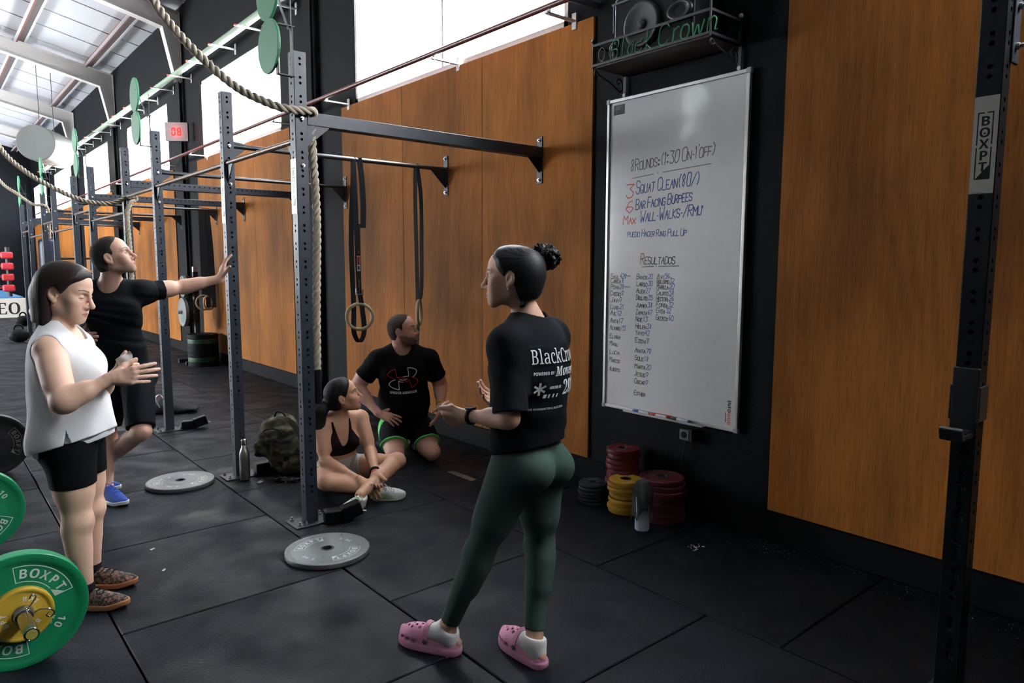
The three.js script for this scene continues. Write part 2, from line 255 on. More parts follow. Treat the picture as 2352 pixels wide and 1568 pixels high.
// ---------------------------------------------------------------- the hall
const WX = 3.634, PITCH = 5.1, BAYS = [-1, 0, 1, 2, 3, 4, 5]; // bay k: panels from -3.435 - 3.72 ... see bayZ
const bayRight = k => -3.435 - PITCH * k + (k < 0 ? 0.03 : 0), bayLeft = k => bayRight(k) - 3.72;
const HZ0 = -33, HZ1 = 7.5, HX0 = -9;
{ // floor: rubber mats, each a piece
  const rub = dataTex(512, 512, (u, v, i, j) => { const n = wrapNoise(u, v, 9, 4), m = wrapNoise(u + 0.37, v + 0.2, 30, 3), s = rnd(); const k = 0.5 + n * 0.35 + m * 0.14 + (s - 0.5) * 0.26 + (s > 0.993 ? 0.5 : 0); return [cl(0.122 * (0.55 + 0.9 * k)), cl(0.142 * (0.55 + 0.9 * k)), cl(0.168 * (0.55 + 0.9 * k))]; });
  const rough = dataTex(256, 256, (u, v) => { const n = cl(0.72 + wrapNoise(u, v, 8, 4) * 0.35 + (rnd() - 0.5) * 0.12, 0.4, 1); return [n, n, n]; }, false);
  const bump = grainAt(3);
  const mats = [0, 1, 2, 3].map(k => { const t = rub.clone(); t.repeat.set(0.8, 0.8); t.offset.set(k * 0.27, k * 0.61); t.needsUpdate = true; const q = rough.clone(); q.repeat.set(0.7, 0.7); q.offset.set(k * 0.4, k * 0.23); q.needsUpdate = true; const m = dark([1, 1, 1], 0.86, { specularIntensity: 0.34, map: t, roughnessMap: q, bumpMap: bump, bumpScale: 0.0012 }); m.color.setRGB(0.19, 0.25, 0.325).multiplyScalar(0.92 + 0.12 * k); return m; });
  const base = struct('floor', metreUv(box(HX0 * -1 + WX + 0.3, 0.3, HZ1 - HZ0 + 0.4, (HX0 + WX) / 2 + 0.05, -0.175, (HZ0 + HZ1) / 2)), dark([0.004, 0.005, 0.006], 0.9));
  const T = 1.027, g = 0.004, tile = (() => { // chamfered slab, top at y = 0
    const a = T / 2 - g, b = a - 0.004, P = [[-a, -a], [a, -a], [a, a], [-a, a]], pos = [], uv = [];
    const quad = (p, q, r, s) => { for (const v of [p, q, r, p, r, s]) { pos.push(...v); uv.push(v[0], v[2]); } };
    const lo = P.map(([x, z]) => [x, -0.026, z]), mid = P.map(([x, z]) => [x, -0.004, z]), top = P.map(([x, z]) => [x / a * b, 0, z / a * b]);
    for (let i = 0; i < 4; i++) { const j = (i + 1) % 4; quad(lo[j], lo[i], mid[i], mid[j]); quad(mid[j], mid[i], top[i], top[j]); }
    quad(top[3], top[2], top[1], top[0]);
    const G = new THREE.BufferGeometry(); G.setAttribute('position', new THREE.Float32BufferAttribute(pos, 3)); G.setAttribute('uv', new THREE.Float32BufferAttribute(uv, 2)); G.computeVertexNormals(); return G;
  })();
  const cols = [[2.104 + T, -2.752], [2.104 + T / 2 - T / 2, -2.752]].slice(1);
  const rest = [];
  for (let c = -11; c <= 2; c++) {
    const cx = 1.078 + c * T, off = c === 1 ? -2.755 : c === 2 ? -2.4 : -3.224 + (c < 0 ? (c % 2) * 0.5 * T : 0);
    for (let r = -30; r <= 10; r++) {
      const cz = off + T / 2 + r * T - T; if (cz < HZ0 + 0.5 || cz > HZ1 - 0.5) continue;
      if (cx + T / 2 > WX + 1.1) continue;
      const near = cz > -17.5 && cz < 1.5 && cx > -2.1;
      const wide = cx + T / 2 > WX ? (WX - (cx - T / 2)) / T : 1;
      if (near) { const m = struct('mat', tile, mats[Math.floor(rnd() * 4)], base); m.position.set(cx - (1 - wide) * T / 2, rr(-0.0012, 0.0006), cz); m.scale.x = wide; if (wide === 1 && rnd() > 0.5) m.rotation.y = Math.PI; }
      else { const q = tile.clone(); q.scale(wide, 1, 1); q.translate(cx - (1 - wide) * T / 2, 0, cz); rest.push(q); }
    }
  }
  const far = struct('far_mats', rest, mats[1], base); far.userData.kind = 'stuff';
}
const wood = [];
{ // oak-faced boards: two veneers, each also turned
  for (const sd of [0, 37]) {
    const tx = dataTex(768, 2048, (u, v) => {
      const w = fbm(u * 4 + sd, v * 2.6, 3, 4), cath = Math.sin((u * 22 + w * 4 + fbm(u * 2 + sd, v * 1.1, 9, 2) * 7) * 3.1);
      const fine = noise(u * 300 + sd, v * 30, 1) * 0.6 + noise(u * 150, v * 12 + sd, 4) * 0.4, pore = noise(u * 380 + sd, v * 60, 7) > 0.55 ? 1 : 0;
      const blot = fbm(u * 2.2 + sd, v * 4.2, 13, 4), smear = fbm(u * 6, v * 2.4 + sd, 21, 3);
      const k = 1 + cath * 0.028 + fine * 0.10 - pore * 0.09 + blot * 0.34 + smear * 0.16, gr = cl(-blot * 0.9 - smear * 0.7 - 0.05) * 0.16;
      return [cl(0.545 * k * (1 - gr) + gr * 0.24), cl(0.350 * k * (1 - gr) + gr * 0.18), cl(0.160 * k * (1 - gr) + gr * 0.10)];
    });
    for (const [fx, fy] of [[1, 1], [-1, 1], [1, -1], [-1, -1]]) { const t = tx.clone(); t.repeat.set(fx, fy); t.offset.set(fx < 0 ? 1 : 0, fy < 0 ? 1 : 0); t.needsUpdate = true; const m = dark([1, 1, 1], 0.72, { specularIntensity: 0.3, map: t, bumpMap: grainAt(1.5), bumpScale: 0.0003 }); m.color.setRGB(0.95, 0.86, 0.66).multiplyScalar(0.94 + 0.05 * (wood.length % 3)); wood.push(m); }
  }
}
{ // right wall: black masonry with one long window above the boards in each bay
  const t = 0.26, x0 = WX + 0.018, wallMat = dark([0.0036, 0.0048, 0.0062], 0.7, { bumpMap: grainAt(2), bumpScale: 0.001 }), G = [], yb = 3.25, yt = 4.44;
  const wb = (z0, z1, y0, y1) => G.push(metreUv(box(t, y1 - y0, z1 - z0, x0 + t / 2, (y0 + y1) / 2, (z0 + z1) / 2)));
  wb(HZ0 - 0.3, HZ1 + 0.3, -0.3, yb); wb(HZ0 - 0.3, HZ1 + 0.3, yt, 6.3);
  const wins = BAYS.map(k => [bayRight(k) - 3.43, bayRight(k) - 0.27]).sort((a, b) => a[0] - b[0]);
  let z = HZ0 - 0.3; for (const [a, b] of wins) { wb(z, a, yb, yt); z = b; } wb(z, HZ1 + 0.3, yb, yt);
  const wall = struct('wall_right', G, wallMat);
  const pane = new THREE.MeshPhysicalMaterial({ roughness: 0, transmission: 1, thickness: 0, ior: 1.5, color: 0xffffff });
  wins.forEach(([a, b], i) => {
    const w = new THREE.Group(); w.name = `window_${i + 1}`; w.userData.kind = 'structure'; scene.add(w);
    const xw = x0 + 0.035, f = 0.045, L = b - a, F = [];
    F.push(box(0.06, f, L, xw, yb + f / 2, (a + b) / 2), box(0.06, f, L, xw, yt - f / 2, (a + b) / 2), box(0.06, yt - yb, f, xw, (yb + yt) / 2, a + f / 2), box(0.06, yt - yb, f, xw, (yb + yt) / 2, b - f / 2));
    parts('window_frame', F, M.frameWhite, w);
    parts('window_reveal', [box(0.19, 0.01, L, x0 + 0.16, yb + 0.005, (a + b) / 2), box(0.19, 0.01, L, x0 + 0.16, yt - 0.005, (a + b) / 2), box(0.19, yt - yb, 0.01, x0 + 0.16, (yb + yt) / 2, a + 0.005), box(0.19, yt - yb, 0.01, x0 + 0.16, (yb + yt) / 2, b - 0.005)], M.frameWhite, w);
    for (const q of [1 / 2]) part('mullion', box(0.035, yt - yb - 2 * f, 0.03, xw, (yb + yt) / 2, a + L * q), M.frameWhite, w);
    for (const s of [0, 1]) { const p = part('pane', new THREE.PlaneGeometry(L / 2 - f, yt - yb - 2 * f).rotateY(-Math.PI / 2), pane, w); p.position.set(xw, (yb + yt) / 2, a + L * (0.25 + 0.5 * s)); p.castShadow = false; }
  });
  for (const k of BAYS) for (let i = 0; i < 3; i++) {
    const z1 = bayRight(k) - 1.24 * i, gp = box(0.018, 3.235 - 0.168, 1.234, WX + 0.009, (3.235 + 0.168) / 2 + 0.01, z1 - 0.62);
    const bp = gp.attributes.position, buv = gp.attributes.uv; for (let q = 0; q < bp.count; q++) buv.setXY(q, (bp.getZ(q) - z1 + 1.24) / 1.24 * 0.98 + 0.01, bp.getY(q) / 3.27); struct('board', gp, wood[(k * 5 + i * 3 + 61) % 8], wall);
  }
  // black toe strip below the boards
  struct('baseboard_right', box(0.014, 0.165, HZ1 - HZ0, WX + 0.011, 0.0835, (HZ0 + HZ1) / 2), dark([0.0026, 0.0032, 0.004], 0.7));
}
{ // the other walls
  const wm = dark([0.004, 0.005, 0.0065], 0.8), left = std([0.12, 0.12, 0.12], 0.8);
  struct('wall_back', box(WX - HX0 + 0.6, 9.5, 0.3, (WX + HX0) / 2, 4.4, HZ0 - 0.15), wm);
  struct('wall_front', box(WX - HX0 + 0.6, 9.5, 0.3, (WX + HX0) / 2, 4.4, HZ1 + 0.15), left);
  // left wall with high window strips
  const G = [], x = HX0 - 0.13, t = 0.26; const lb = (z0, z1, y0, y1) => G.push(box(t, y1 - y0, z1 - z0, x, (y0 + y1) / 2, (z0 + z1) / 2));
  const yb = 1.2, yt = 4.4; lb(HZ0 - 0.3, HZ1 + 0.3, -0.3, yb); lb(HZ0 - 0.3, HZ1 + 0.3, yt, 6.6);
  const wins = [[-19.2, -15.0], [-24.4, -20.2], [-29.6, -25.4]].sort((a, b) => a[0] - b[0]); let z = HZ0 - 0.3; for (const [a, b] of wins) { lb(z, a, yb, yt); z = b; } lb(z, HZ1 + 0.3, yb, yt);
  struct('wall_left', G, left);
  const pane = new THREE.MeshPhysicalMaterial({ roughness: 0, transmission: 1, thickness: 0, ior: 1.5, color: 0xffffff });
  wins.forEach(([a, b], i) => { const w = new THREE.Group(); w.name = `window_${i + 20}`; w.userData.kind = 'structure'; scene.add(w);
    parts('window_frame', [box(0.06, 0.05, b - a, x, yb + 0.025, (a + b) / 2), box(0.06, 0.05, b - a, x, yt - 0.025, (a + b) / 2), box(0.06, yt - yb, 0.05, x, (yb + yt) / 2, a + 0.025), box(0.06, yt - yb, 0.05, x, (yb + yt) / 2, b - 0.025), box(0.04, yt - yb, 0.04, x, (yb + yt) / 2, (a + b) / 2)], M.frameWhite, w);
    const p = part('pane', new THREE.PlaneGeometry(b - a - 0.1, yt - yb - 0.1).rotateY(Math.PI / 2), pane, w); p.position.set(x, (yb + yt) / 2, (a + b) / 2); p.castShadow = false; });
}
{ // roof: pale sheet on purlins and white steel frames
  const sl = 0.233, e0 = 5.83, ridgeX = (WX + HX0) / 2, roofY = xx => e0 + sl * (WX - Math.max(xx, 2 * ridgeX - xx)) ;
  const G = []; for (const s of [1, -1]) { const L = (WX - ridgeX) + 0.45, a = Math.atan(sl); const q = box(L / Math.cos(a), 0.12, HZ1 - HZ0 + 0.6); q.rotateZ(-s * a); q.translate(ridgeX + s * L / 2, e0 + sl * (WX - ridgeX) - sl * L / 2 + 0.06, (HZ0 + HZ1) / 2); G.push(q); }
  const ceil = struct('ceiling', G, M.roof);
  // shallow ribs of the roof sheet
  const ribs = []; for (let i = 0; i < 34; i++) { const z = HZ0 + 1 + i * 1.02; const q = box(6.3, 0.02, 0.05); q.rotateZ(-Math.atan(sl)); q.translate(WX - 3.05, e0 + sl * 3.05 - 0.008, z); ribs.push(q); }
  for (const q of ribs) struct('sheet_seam', q, M.roof, ceil);
  const red = std([0.17, 0.05, 0.035], 0.6), dk = std([0.06, 0.045, 0.045], 0.6), pale = std([0.42, 0.42, 0.43], 0.6);
  for (const [x, w2] of [[3.2, 0.09], [1.98, 0.1], [0.7, 0.1], [-0.6, 0.1], [-1.9, 0.1]]) {
    const y = roofY(x) - 0.01, L = HZ1 - HZ0, zc = (HZ0 + HZ1) / 2;
    const p = struct('purlin', box(w2, 0.09, L, x, y - 0.05, zc), dk, ceil);
    const e = struct('purlin_edge', [box(0.03, 0.10, L, x - w2 / 2 - 0.015, y - 0.055, zc)], red, p);
    struct('purlin_flange', [box(0.045, 0.012, L, x - w2 / 2 - 0.055, y - 0.10, zc), box(0.04, 0.012, L, x + w2 / 2 + 0.02, y - 0.10, zc)], pale, p);
  }
  const fm = std([0.62, 0.60, 0.575], 0.55);
  for (let k = -1; k <= 5; k++) { // portal frames
    const z = -2.73 - PITCH * k, x1 = WX - 0.005, A = (x) => 5.715 + sl * (x1 - x);
    const web = poly([[x1, 4.6], [x1, A(x1)], [ridgeX, A(ridgeX)], [ridgeX, A(ridgeX) - 0.28], [3.37, 5.45], [3.55, 4.6]]);
    const fl = (a, b, d) => { const L = Math.hypot(b[0] - a[0], b[1] - a[1]), q = box(L, 0.016, 0.17); q.rotateZ(Math.atan2(b[1] - a[1], b[0] - a[0])); q.translate((a[0] + b[0]) / 2, (a[1] + b[1]) / 2, z); return q; };
    const R = [at(extr(web, 0.012), 0, 0, z - 0.006), fl([3.37, 5.45], [ridgeX, A(ridgeX) - 0.28]), fl([3.55, 4.6], [3.37, 5.45]), fl([x1, A(x1)], [ridgeX, A(ridgeX)]), fl([x1, 4.6], [x1, A(x1)])];
    const left = R.map(g => { const q = (g.index ? g.toNonIndexed() : g.clone()); q.scale(-1, 1, 1); q.translate(2 * ridgeX, 0, 0); const p = q.attributes.position.array, n = q.attributes.normal.array; for (let i = 0; i < p.length; i += 9) for (let c = 0; c < 3; c++) { let s = p[i + 3 + c]; p[i + 3 + c] = p[i + 6 + c]; p[i + 6 + c] = s; s = n[i + 3 + c]; n[i + 3 + c] = n[i + 6 + c]; n[i + 6 + c] = s; } return q; });
    const m = struct(`beam_${k + 2}`, R.concat(left), fm);
    // the black painted foot of the frame down the wall
    struct('column_foot', [box(0.012, 4.6, 0.2, WX - 0.06, 2.3, z), box(0.07, 4.6, 0.01, WX - 0.03, 2.3, z)].slice(0, k === 0 ? 0 : 2).concat(k === 0 ? [box(0.01, 1.2, 0.1, WX + 0.01, 4.0, z)] : []), M.black, m);
  }
}
// ---------------------------------------------------------------- the pull-up rig along the boards
const RX = 1.746, RH = 2.755, S = 0.075;
const POSTZ = [-3.968, -5.19, -7.09, -8.31, -10.18, -11.39, -13.24, -14.44, -16.29, -17.5];
function uprightGeo(h, detail) { // square tube with pairs of punched holes on all sides
  const a = S / 2, th = 0.004, out = [];
  const face = () => { const s = poly([[-a + 0.003, 0], [a - 0.003, 0], [a - 0.003, h], [-a + 0.003, h]]);
    if (detail) for (let y = 0.19; y < h - 0.03; y += 0.104) for (const dy of [0, 0.031]) { if (y + dy > h - 0.02) continue; const c = new THREE.Path(); c.absarc(0, y + dy, 0.0082, 0, Math.PI * 2, true); s.holes.push(c); }
    return new THREE.ExtrudeGeometry(s, { depth: th, bevelEnabled: false, curveSegments: detail }); };
  for (let i = 0; i < 4; i++) { const g = face(); g.translate(0, 0, a - th); g.rotateY(i * Math.PI / 2); out.push(g); }
  for (let i = 0; i < 4; i++) { const c = new THREE.CylinderGeometry(0.0042, 0.0042, h, 8); c.translate(a - 0.0042, h / 2, a - 0.0042); c.rotateY(i * Math.PI / 2); out.push(c); }
  out.push(box(S - 0.01, 0.004, S - 0.01, 0, h - 0.004, 0));
  return metreUv(merge(out));
}
function labelTex(w, h, bg, fg) { // upright stencilled label
  return canvasTex(w, h, (c) => {
    c.fillStyle = bg; c.fillRect(0, 0, w, h);
    for (let i = 0; i < 900; i++) { c.fillStyle = `rgba(${rnd() > 0.5 ? 255 : 0},${rnd() > 0.5 ? 255 : 0},${rnd() > 0.5 ? 255 : 0},0.03)`; c.fillRect(rnd() * w, rnd() * h, w * 0.3, 1); }
    c.strokeStyle = fg; c.lineWidth = w * 0.055; const x0 = w * 0.2, x1 = w * 0.8, y0 = h * 0.17, y1 = h * 0.85;
    c.beginPath(); c.moveTo(w * 0.44, y0); c.lineTo(x0, y0); c.lineTo(x0, h * 0.5); c.moveTo(x0, h * 0.525); c.lineTo(x0, y1); c.moveTo(w * 0.56, y0); c.lineTo(x1, y0); c.lineTo(x1, h * 0.5); c.moveTo(x1, h * 0.525); c.lineTo(x1, h * 0.70); c.stroke();
    c.fillStyle = fg; c.beginPath(); c.moveTo(x1 + w * 0.027, h * 0.69); c.lineTo(x1 + w * 0.027, y1 + w * 0.02); c.lineTo(x0, y1 + w * 0.02); c.closePath(); c.fill();
    c.font = `bold ${Math.round(h * 0.135)}px sans-serif`; c.textAlign = 'center'; c.textBaseline = 'middle';
    [...'BOXPT'].forEach((ch, i) => { const y = h * (0.255 + i * 0.118); c.save(); c.translate(w / 2, y); c.scale(1.2, 1); c.fillText(ch, 0, 0);
      c.fillStyle = bg; if (ch === 'O') { c.beginPath(); c.arc(0, h * 0.004, w * 0.05, 0, 7); c.fill(); c.fillStyle = fg; c.beginPath(); c.arc(0, h * 0.008, w * 0.04, 0, 7); c.fill(); } c.fillStyle = fg; c.restore(); if (i === 3) c.fillStyle = fg; });
  });
}
const labelMat = new THREE.MeshStandardMaterial({ map: labelTex(256, 1060, '#8d8b84', '#0e1013'), roughness: 0.35, metalness: 0.55 });
{ // cap so that the label's face carries the print and its edges plain metal
  labelMat.userData.k = 1;
}
function labelPlate(parent, x, y, z) { // faces -x
  const p = part('label_plate', box(0.003, 0.312, 0.07, x - 0.0015, y, z), M.zinc, parent, 'silver plate with stencilled letters');
  const f = part('print', new THREE.PlaneGeometry(0.07, 0.312).rotateY(-Math.PI / 2), labelMat, p); f.position.set(x - 0.0034, y, z);
  return p;
}
const rig = thing('pull_up_rig', 'long dark steel pull-up rig of drilled uprights bolted along the wooden wall', 'rig');
{
  const near = uprightGeo(RH, 8), mid = uprightGeo(RH, 6), far = uprightGeo(RH, 0);
  const bolt = (x, y, z, axis) => { const b = merge([cyl(0.0115, 0.0115, 0.009, 0, 0.0045, 0, 6), cyl(0.006, 0.006, 0.014, 0, 0.012, 0, 10)]); if (axis === 'z') b.rotateX(Math.PI / 2); if (axis === '-x') b.rotateZ(Math.PI / 2); b.translate(x, y, z); return b; };
  const beamIdx = [0, 3, 4, 7, 8];
  const gusset = (z, x0, y0, dx, dy) => at(extr(poly([[0, 0], [dx, 0], [0, -dy]]), 0.006), x0, y0, z - 0.003);
  POSTZ.forEach((z, i) => {
    const up = part('upright', i < 3 ? near : i < 6 ? mid : far, M.steel, rig); up.position.set(RX, 0.008, z);
    const bp = part('base_plate', [rbox(0.24, 0.008, 0.17, 0.003, 0, -0.004, 0)], M.dull, up);
    parts('anchor_bolt', [[-0.09, 0.06], [-0.05, 0.068], [0.09, 0.06], [-0.09, -0.06], [0.09, -0.06]].map(([a, b]) => merge([cyl(0.011, 0.011, 0.01, a, 0.005, b, 6), cyl(0.006, 0.006, 0.024, a, 0.012, b, 8)])), M.zinc, up);
    const isBeam = beamIdx.includes(i), xe = WX, y = 2.40;
    // the bar across to the wall
    if (isBeam) {
      const L = xe - RX - S / 2, g = [rbox(L, S, S, 0.004, RX + S / 2 + L / 2, y, z)];
      const b = part('cross_beam', metreUv(merge(g)), M.steel, rig);
      if (i > 1) { const holes = []; for (let x = RX + 0.1; x < xe - 0.1; x += 0.052) holes.push(cyl(0.009, 0.009, 0.004, 0, 0, 0, 8).rotateX(Math.PI / 2).translate(x, y + 0.012, z + S / 2)); part('bolt_hole', holes, M.rubber, b).userData.kind = 'stuff'; }
      parts('corner_gusset', [extr(poly([[0, 0], [0.14, 0], [0, -0.12]]), 0.005).translate(RX + S / 2, y - S / 2, z + S / 2 - 0.01), extr(poly([[0, 0], [-0.12, 0], [0, -0.11]]), 0.006).translate(xe - 0.01, y - S / 2, z)], M.steel, b);
    } else {
      const b = part('pull_up_bar', rod([RX + S / 2, y, z], [xe - 0.005, y, z], 0.0175, 16), M.pipe, rig);
      parts('corner_gusset', [extr(poly([[0, 0], [-0.17, 0], [0, -0.16]]), 0.006).translate(xe - 0.01, y - 0.004, z), extr(poly([[0, 0.035], [0.13, 0.01], [0, -0.09]]), 0.006).translate(RX + S / 2, y, z)], M.steel, b);
    }
    const wp = part('wall_bracket', rbox(0.008, 0.345, 0.06, 0.003, xe - 0.004, y - 0.055, z), M.dull, rig);
    parts('bracket_bolt', [bolt(xe - 0.008, y + 0.09, z, '-x'), bolt(xe - 0.008, y - 0.20, z, '-x')], M.zinc, wp);
    for (const c of parts('clamp_bolt', [bolt(RX + 0.003, y - 0.005, z + S / 2, 'z'), bolt(RX + 0.003, 2.13, z + S / 2, 'z')], M.zinc, up)) c.position.set(-RX, -0.008, -z);
    if (i < 2) labelPlate(rig, RX - S / 2, 2.012, z - 0.0);
  });
  // the bars from upright to upright
  const zb = [2.275, 2.27, 2.26, 2.10, 2.24, 2.07, 2.24, 2.07, 2.2];
  for (let i = 0; i < POSTZ.length - 1; i++) {
    const a = POSTZ[i] - S / 2, b = POSTZ[i + 1] + S / 2, y = zb[i];
    const p = part('pull_up_bar', rod([RX - 0.01, y, a], [RX - 0.01, y, b], 0.0165, 16), M.worn, rig);
    const gs = (z, s) => { const q = extr(poly([[0, 0.03], [0.12, 0], [0, -0.13]]), 0.006); q.rotateY(s * Math.PI / 2); q.translate(RX - 0.01, y - 0.006, z); return q; };
    parts('bar_gusset', [gs(a, 1), gs(b, -1)], M.steel, p);
  }
  const backing = std([0.74, 0.82, 0.78], 0.6);
  // round throwing targets above every other upright
  for (const i of [0, 2, 4, 6, 8]) {
    const z = POSTZ[i] - 0.06, x = 1.615, yl = 2.785, r = 0.147, s = new THREE.Shape(), n = 28; // two discs joined by a short neck
    const pts = []; for (let k = 0; k <= n; k++) { const a = -Math.PI / 2 - 1.45 + (k / n) * 0; pts.push([0, 0]); }
    const P = []; const neck = 0.17; for (let k = 0; k <= n; k++) { const a = Math.PI / 2 + neck + (k / n) * (2 * Math.PI - 2 * neck); P.push([Math.cos(a) * r, yl + Math.sin(a) * r]); }
    for (let k = 0; k <= n; k++) { const a = -Math.PI / 2 + neck + (k / n) * (2 * Math.PI - 2 * neck); P.push([Math.cos(a) * r, yl + 2 * r - 0.006 + Math.sin(a) * r]); }
    const t = part('target', extr(poly(P), 0.01, 0.002).rotateY(-Math.PI / 2).translate(x, 0, z), M.green, rig, 'green double round throwing target');
    part('target_backing', new THREE.ShapeGeometry(poly(P.map(([a, b]) => [a * 0.985, b])), 8).rotateY(Math.PI / 2).translate(x + 0.0035, 0, z), backing, t, 'pale mint back of the target');
    const x1 = RX - S / 2, zf = POSTZ[i] + 0.03; const bar = (X0, Y0, X1, Y1) => X0 === X1 ? box(0.006, Math.abs(Y1 - Y0) + 0.006, 0.03, X0, (Y0 + Y1) / 2, zf) : box(Math.abs(X1 - X0), 0.006, 0.03, (X0 + X1) / 2, Y0, zf);
    part('target_bracket', [bar(x, 2.62, x1 + 0.01, 2.62), bar(x, 2.89, x1 + 0.01, 2.89), bar(x1 - 0.004, 2.62, x1 - 0.004, 2.89), bar(x + 0.004, 2.62, x + 0.004, 2.89), box(0.004, 0.2, 0.01, x1 - 0.004, 2.98, zf), at(box(0.004, 0.25, 0.02).rotateZ(0.35), x + 0.03, 2.99, zf)], M.dull, t);
  }
}
// ---------------------------------------------------------------- ropes
function ropeGeo(pts, R, pitch) {
  const c = curve(pts), L = c.getLength(), N = Math.ceil(L / pitch * 12), fr = c.computeFrenetFrames(N), out = [];
  const P = c.getSpacedPoints(N);
  for (let s = 0; s < 3; s++) {
    const n = 7, pos = [], idx = [], r = R * 0.56, off = R * 0.5;
    for (let i = 0; i <= N; i++) {
      const a = i * L / N / pitch * Math.PI * 2 + s * Math.PI * 2 / 3, p = P[i].clone().addScaledVector(fr.normals[i], Math.cos(a) * off).addScaledVector(fr.binormals[i], Math.sin(a) * off);
      for (let k = 0; k < n; k++) { const b = k / n * Math.PI * 2; const q = p.clone().addScaledVector(fr.normals[i], Math.cos(b) * r).addScaledVector(fr.binormals[i], Math.sin(b) * r); pos.push(q.x, q.y, q.z); }
    }
    for (let i = 0; i < N; i++) for (let k = 0; k < n; k++) { const a = i * n + k, b = i * n + (k + 1) % n; idx.push(a, b, a + n, b, b + n, a + n); }
    const g = new THREE.BufferGeometry(); g.setAttribute('position', new THREE.Float32BufferAttribute(pos, 3)); g.setIndex(idx); g.computeVertexNormals(); out.push(g);
  }
  return merge(out);
}
{
  const rm = std([0.42, 0.36, 0.28], 0.9, 0, { bumpMap: grainAt(20), bumpScale: 0.001 });
  const wrap = (z, y, s) => { const a = S / 2 + 0.026, x = RX; return [[x - a - 0.03, y + 0.002, z + a + 0.004], [x - 0.02, y - 0.006, z + a + 0.006], [x + a, y + 0.002, z + a], [x + a + 0.012, y, z + 0.01]]; };
  const r1 = thing('climbing_rope', 'thick pale twisted rope slung to the nearest upright and hanging down its side', 'rope');
  const z0 = POSTZ[0], a = S / 2 + 0.026;
  part('rope', ropeGeo([[0.75, 5.6, -4.6], [1.0, 3.7, -4.46], [1.1, 3.03, -4.373], [1.152, 2.919, -4.332], [1.275, 2.734, -4.225], [1.435, 2.548, -4.08], [1.544, 2.472, -3.98], [1.64, 2.432, -3.91], [RX, 2.43, z0 + a + 0.006], [RX + a, 2.44, z0 + a - 0.006], [RX + a + 0.018, 2.42, z0 + 0.02], [RX + a + 0.012, 2.3, z0 + 0.012], [1.842, 1.84, z0 + 0.0], [1.834, 1.27, z0 - 0.02], [1.832, 0.92, z0 - 0.03]], 0.024, 0.13), rm, r1);
  part('rope_end', tube([[1.832, 0.93, z0 - 0.03], [1.831, 0.84, z0 - 0.03], [1.83, 0.72, z0 - 0.03]], 0.025, 10, 12), M.rubber, r1, 'black shrink-wrapped rope end');
  part('rope_hook', [box(0.14, 0.03, 0.05, 0.75, 5.6, -4.6), rod([0.75, 5.6, -4.6], [0.75, 6.42, -4.6], 0.008)], M.dull, r1);
  const r2 = thing('climbing_rope', 'thick pale rope sagging to the fourth upright behind the standing man', 'rope');
  const z3 = POSTZ[3];
  part('rope', ropeGeo([[0.42, 5.6, -9.3], [0.55, 3.6, -9.1], [0.746, 2.742, -8.937], [0.935, 2.496, -8.777], [1.131, 2.344, -8.611], [1.396, 2.204, -8.42], [1.6, 2.19, -8.29], [RX, 2.26, z3 + a + 0.006], [RX + a, 2.27, z3 + a - 0.006], [RX + a + 0.016, 2.24, z3 + 0.02], [RX + 0.02, 2.2, z3 + a + 0.01], [RX - 0.015, 2.1, z3 + a + 0.012], [RX - 0.01, 1.7, z3 + a], [RX, 1.1, z3 + a]], 0.025, 0.13), rm, r2);
  part('rope_hook', [box(0.14, 0.03, 0.05, 0.42, 5.6, -9.3), rod([0.42, 5.6, -9.3], [0.42, 6.5, -9.3], 0.008)], M.dull, r2);
  const r3 = thing('climbing_rope', 'far rope sagging in at the left over the boxing ring', 'rope');
  part('rope', ropeGeo([[0.7, 5.6, -15.1], [0.9, 3.9, -14.95], [1.195, 2.953, -14.718], [1.406, 2.738, -14.539], [1.62, 2.56, -14.4], [RX, 2.56, POSTZ[7] + a], [RX + a, 2.5, POSTZ[7]], [RX + a, 2.0, POSTZ[7]]], 0.025, 0.13), rm, r3);
  part('rope_hook', [box(0.14, 0.03, 0.05, 0.7, 5.6, -15.1), rod([0.7, 5.6, -15.1], [0.7, 6.4, -15.1], 0.008)], M.dull, r3);
}
// ---------------------------------------------------------------- gymnastic rings on webbing straps
function strapGeo(pts, w, axis, th = 0.003) { // flat band along pts; axis = direction of its width
  const c = curve(pts), N = Math.max(16, pts.length * 8), P = c.getPoints(N), pos = [], idx = []; const ax = V(...axis);
  for (let i = 0; i <= N; i++) { const t = c.getTangent(i / N), n = t.clone().cross(ax).normalize(); for (const [s, q] of [[-1, -1], [1, -1], [1, 1], [-1, 1]]) { const v = P[i].clone().addScaledVector(ax, s * w / 2).addScaledVector(n, q * th / 2); pos.push(v.x, v.y, v.z); } }
  for (let i = 0; i < N; i++) for (let k = 0; k < 4; k++) { const a = i * 4 + k, b = i * 4 + (k + 1) % 4; idx.push(a, a + 4, b, b, a + 4, b + 4); }
  const g = new THREE.BufferGeometry(); g.setAttribute('position', new THREE.Float32BufferAttribute(pos, 3)); g.setIndex(idx); const q = g.toNonIndexed(); q.computeVertexNormals(); return q;
}
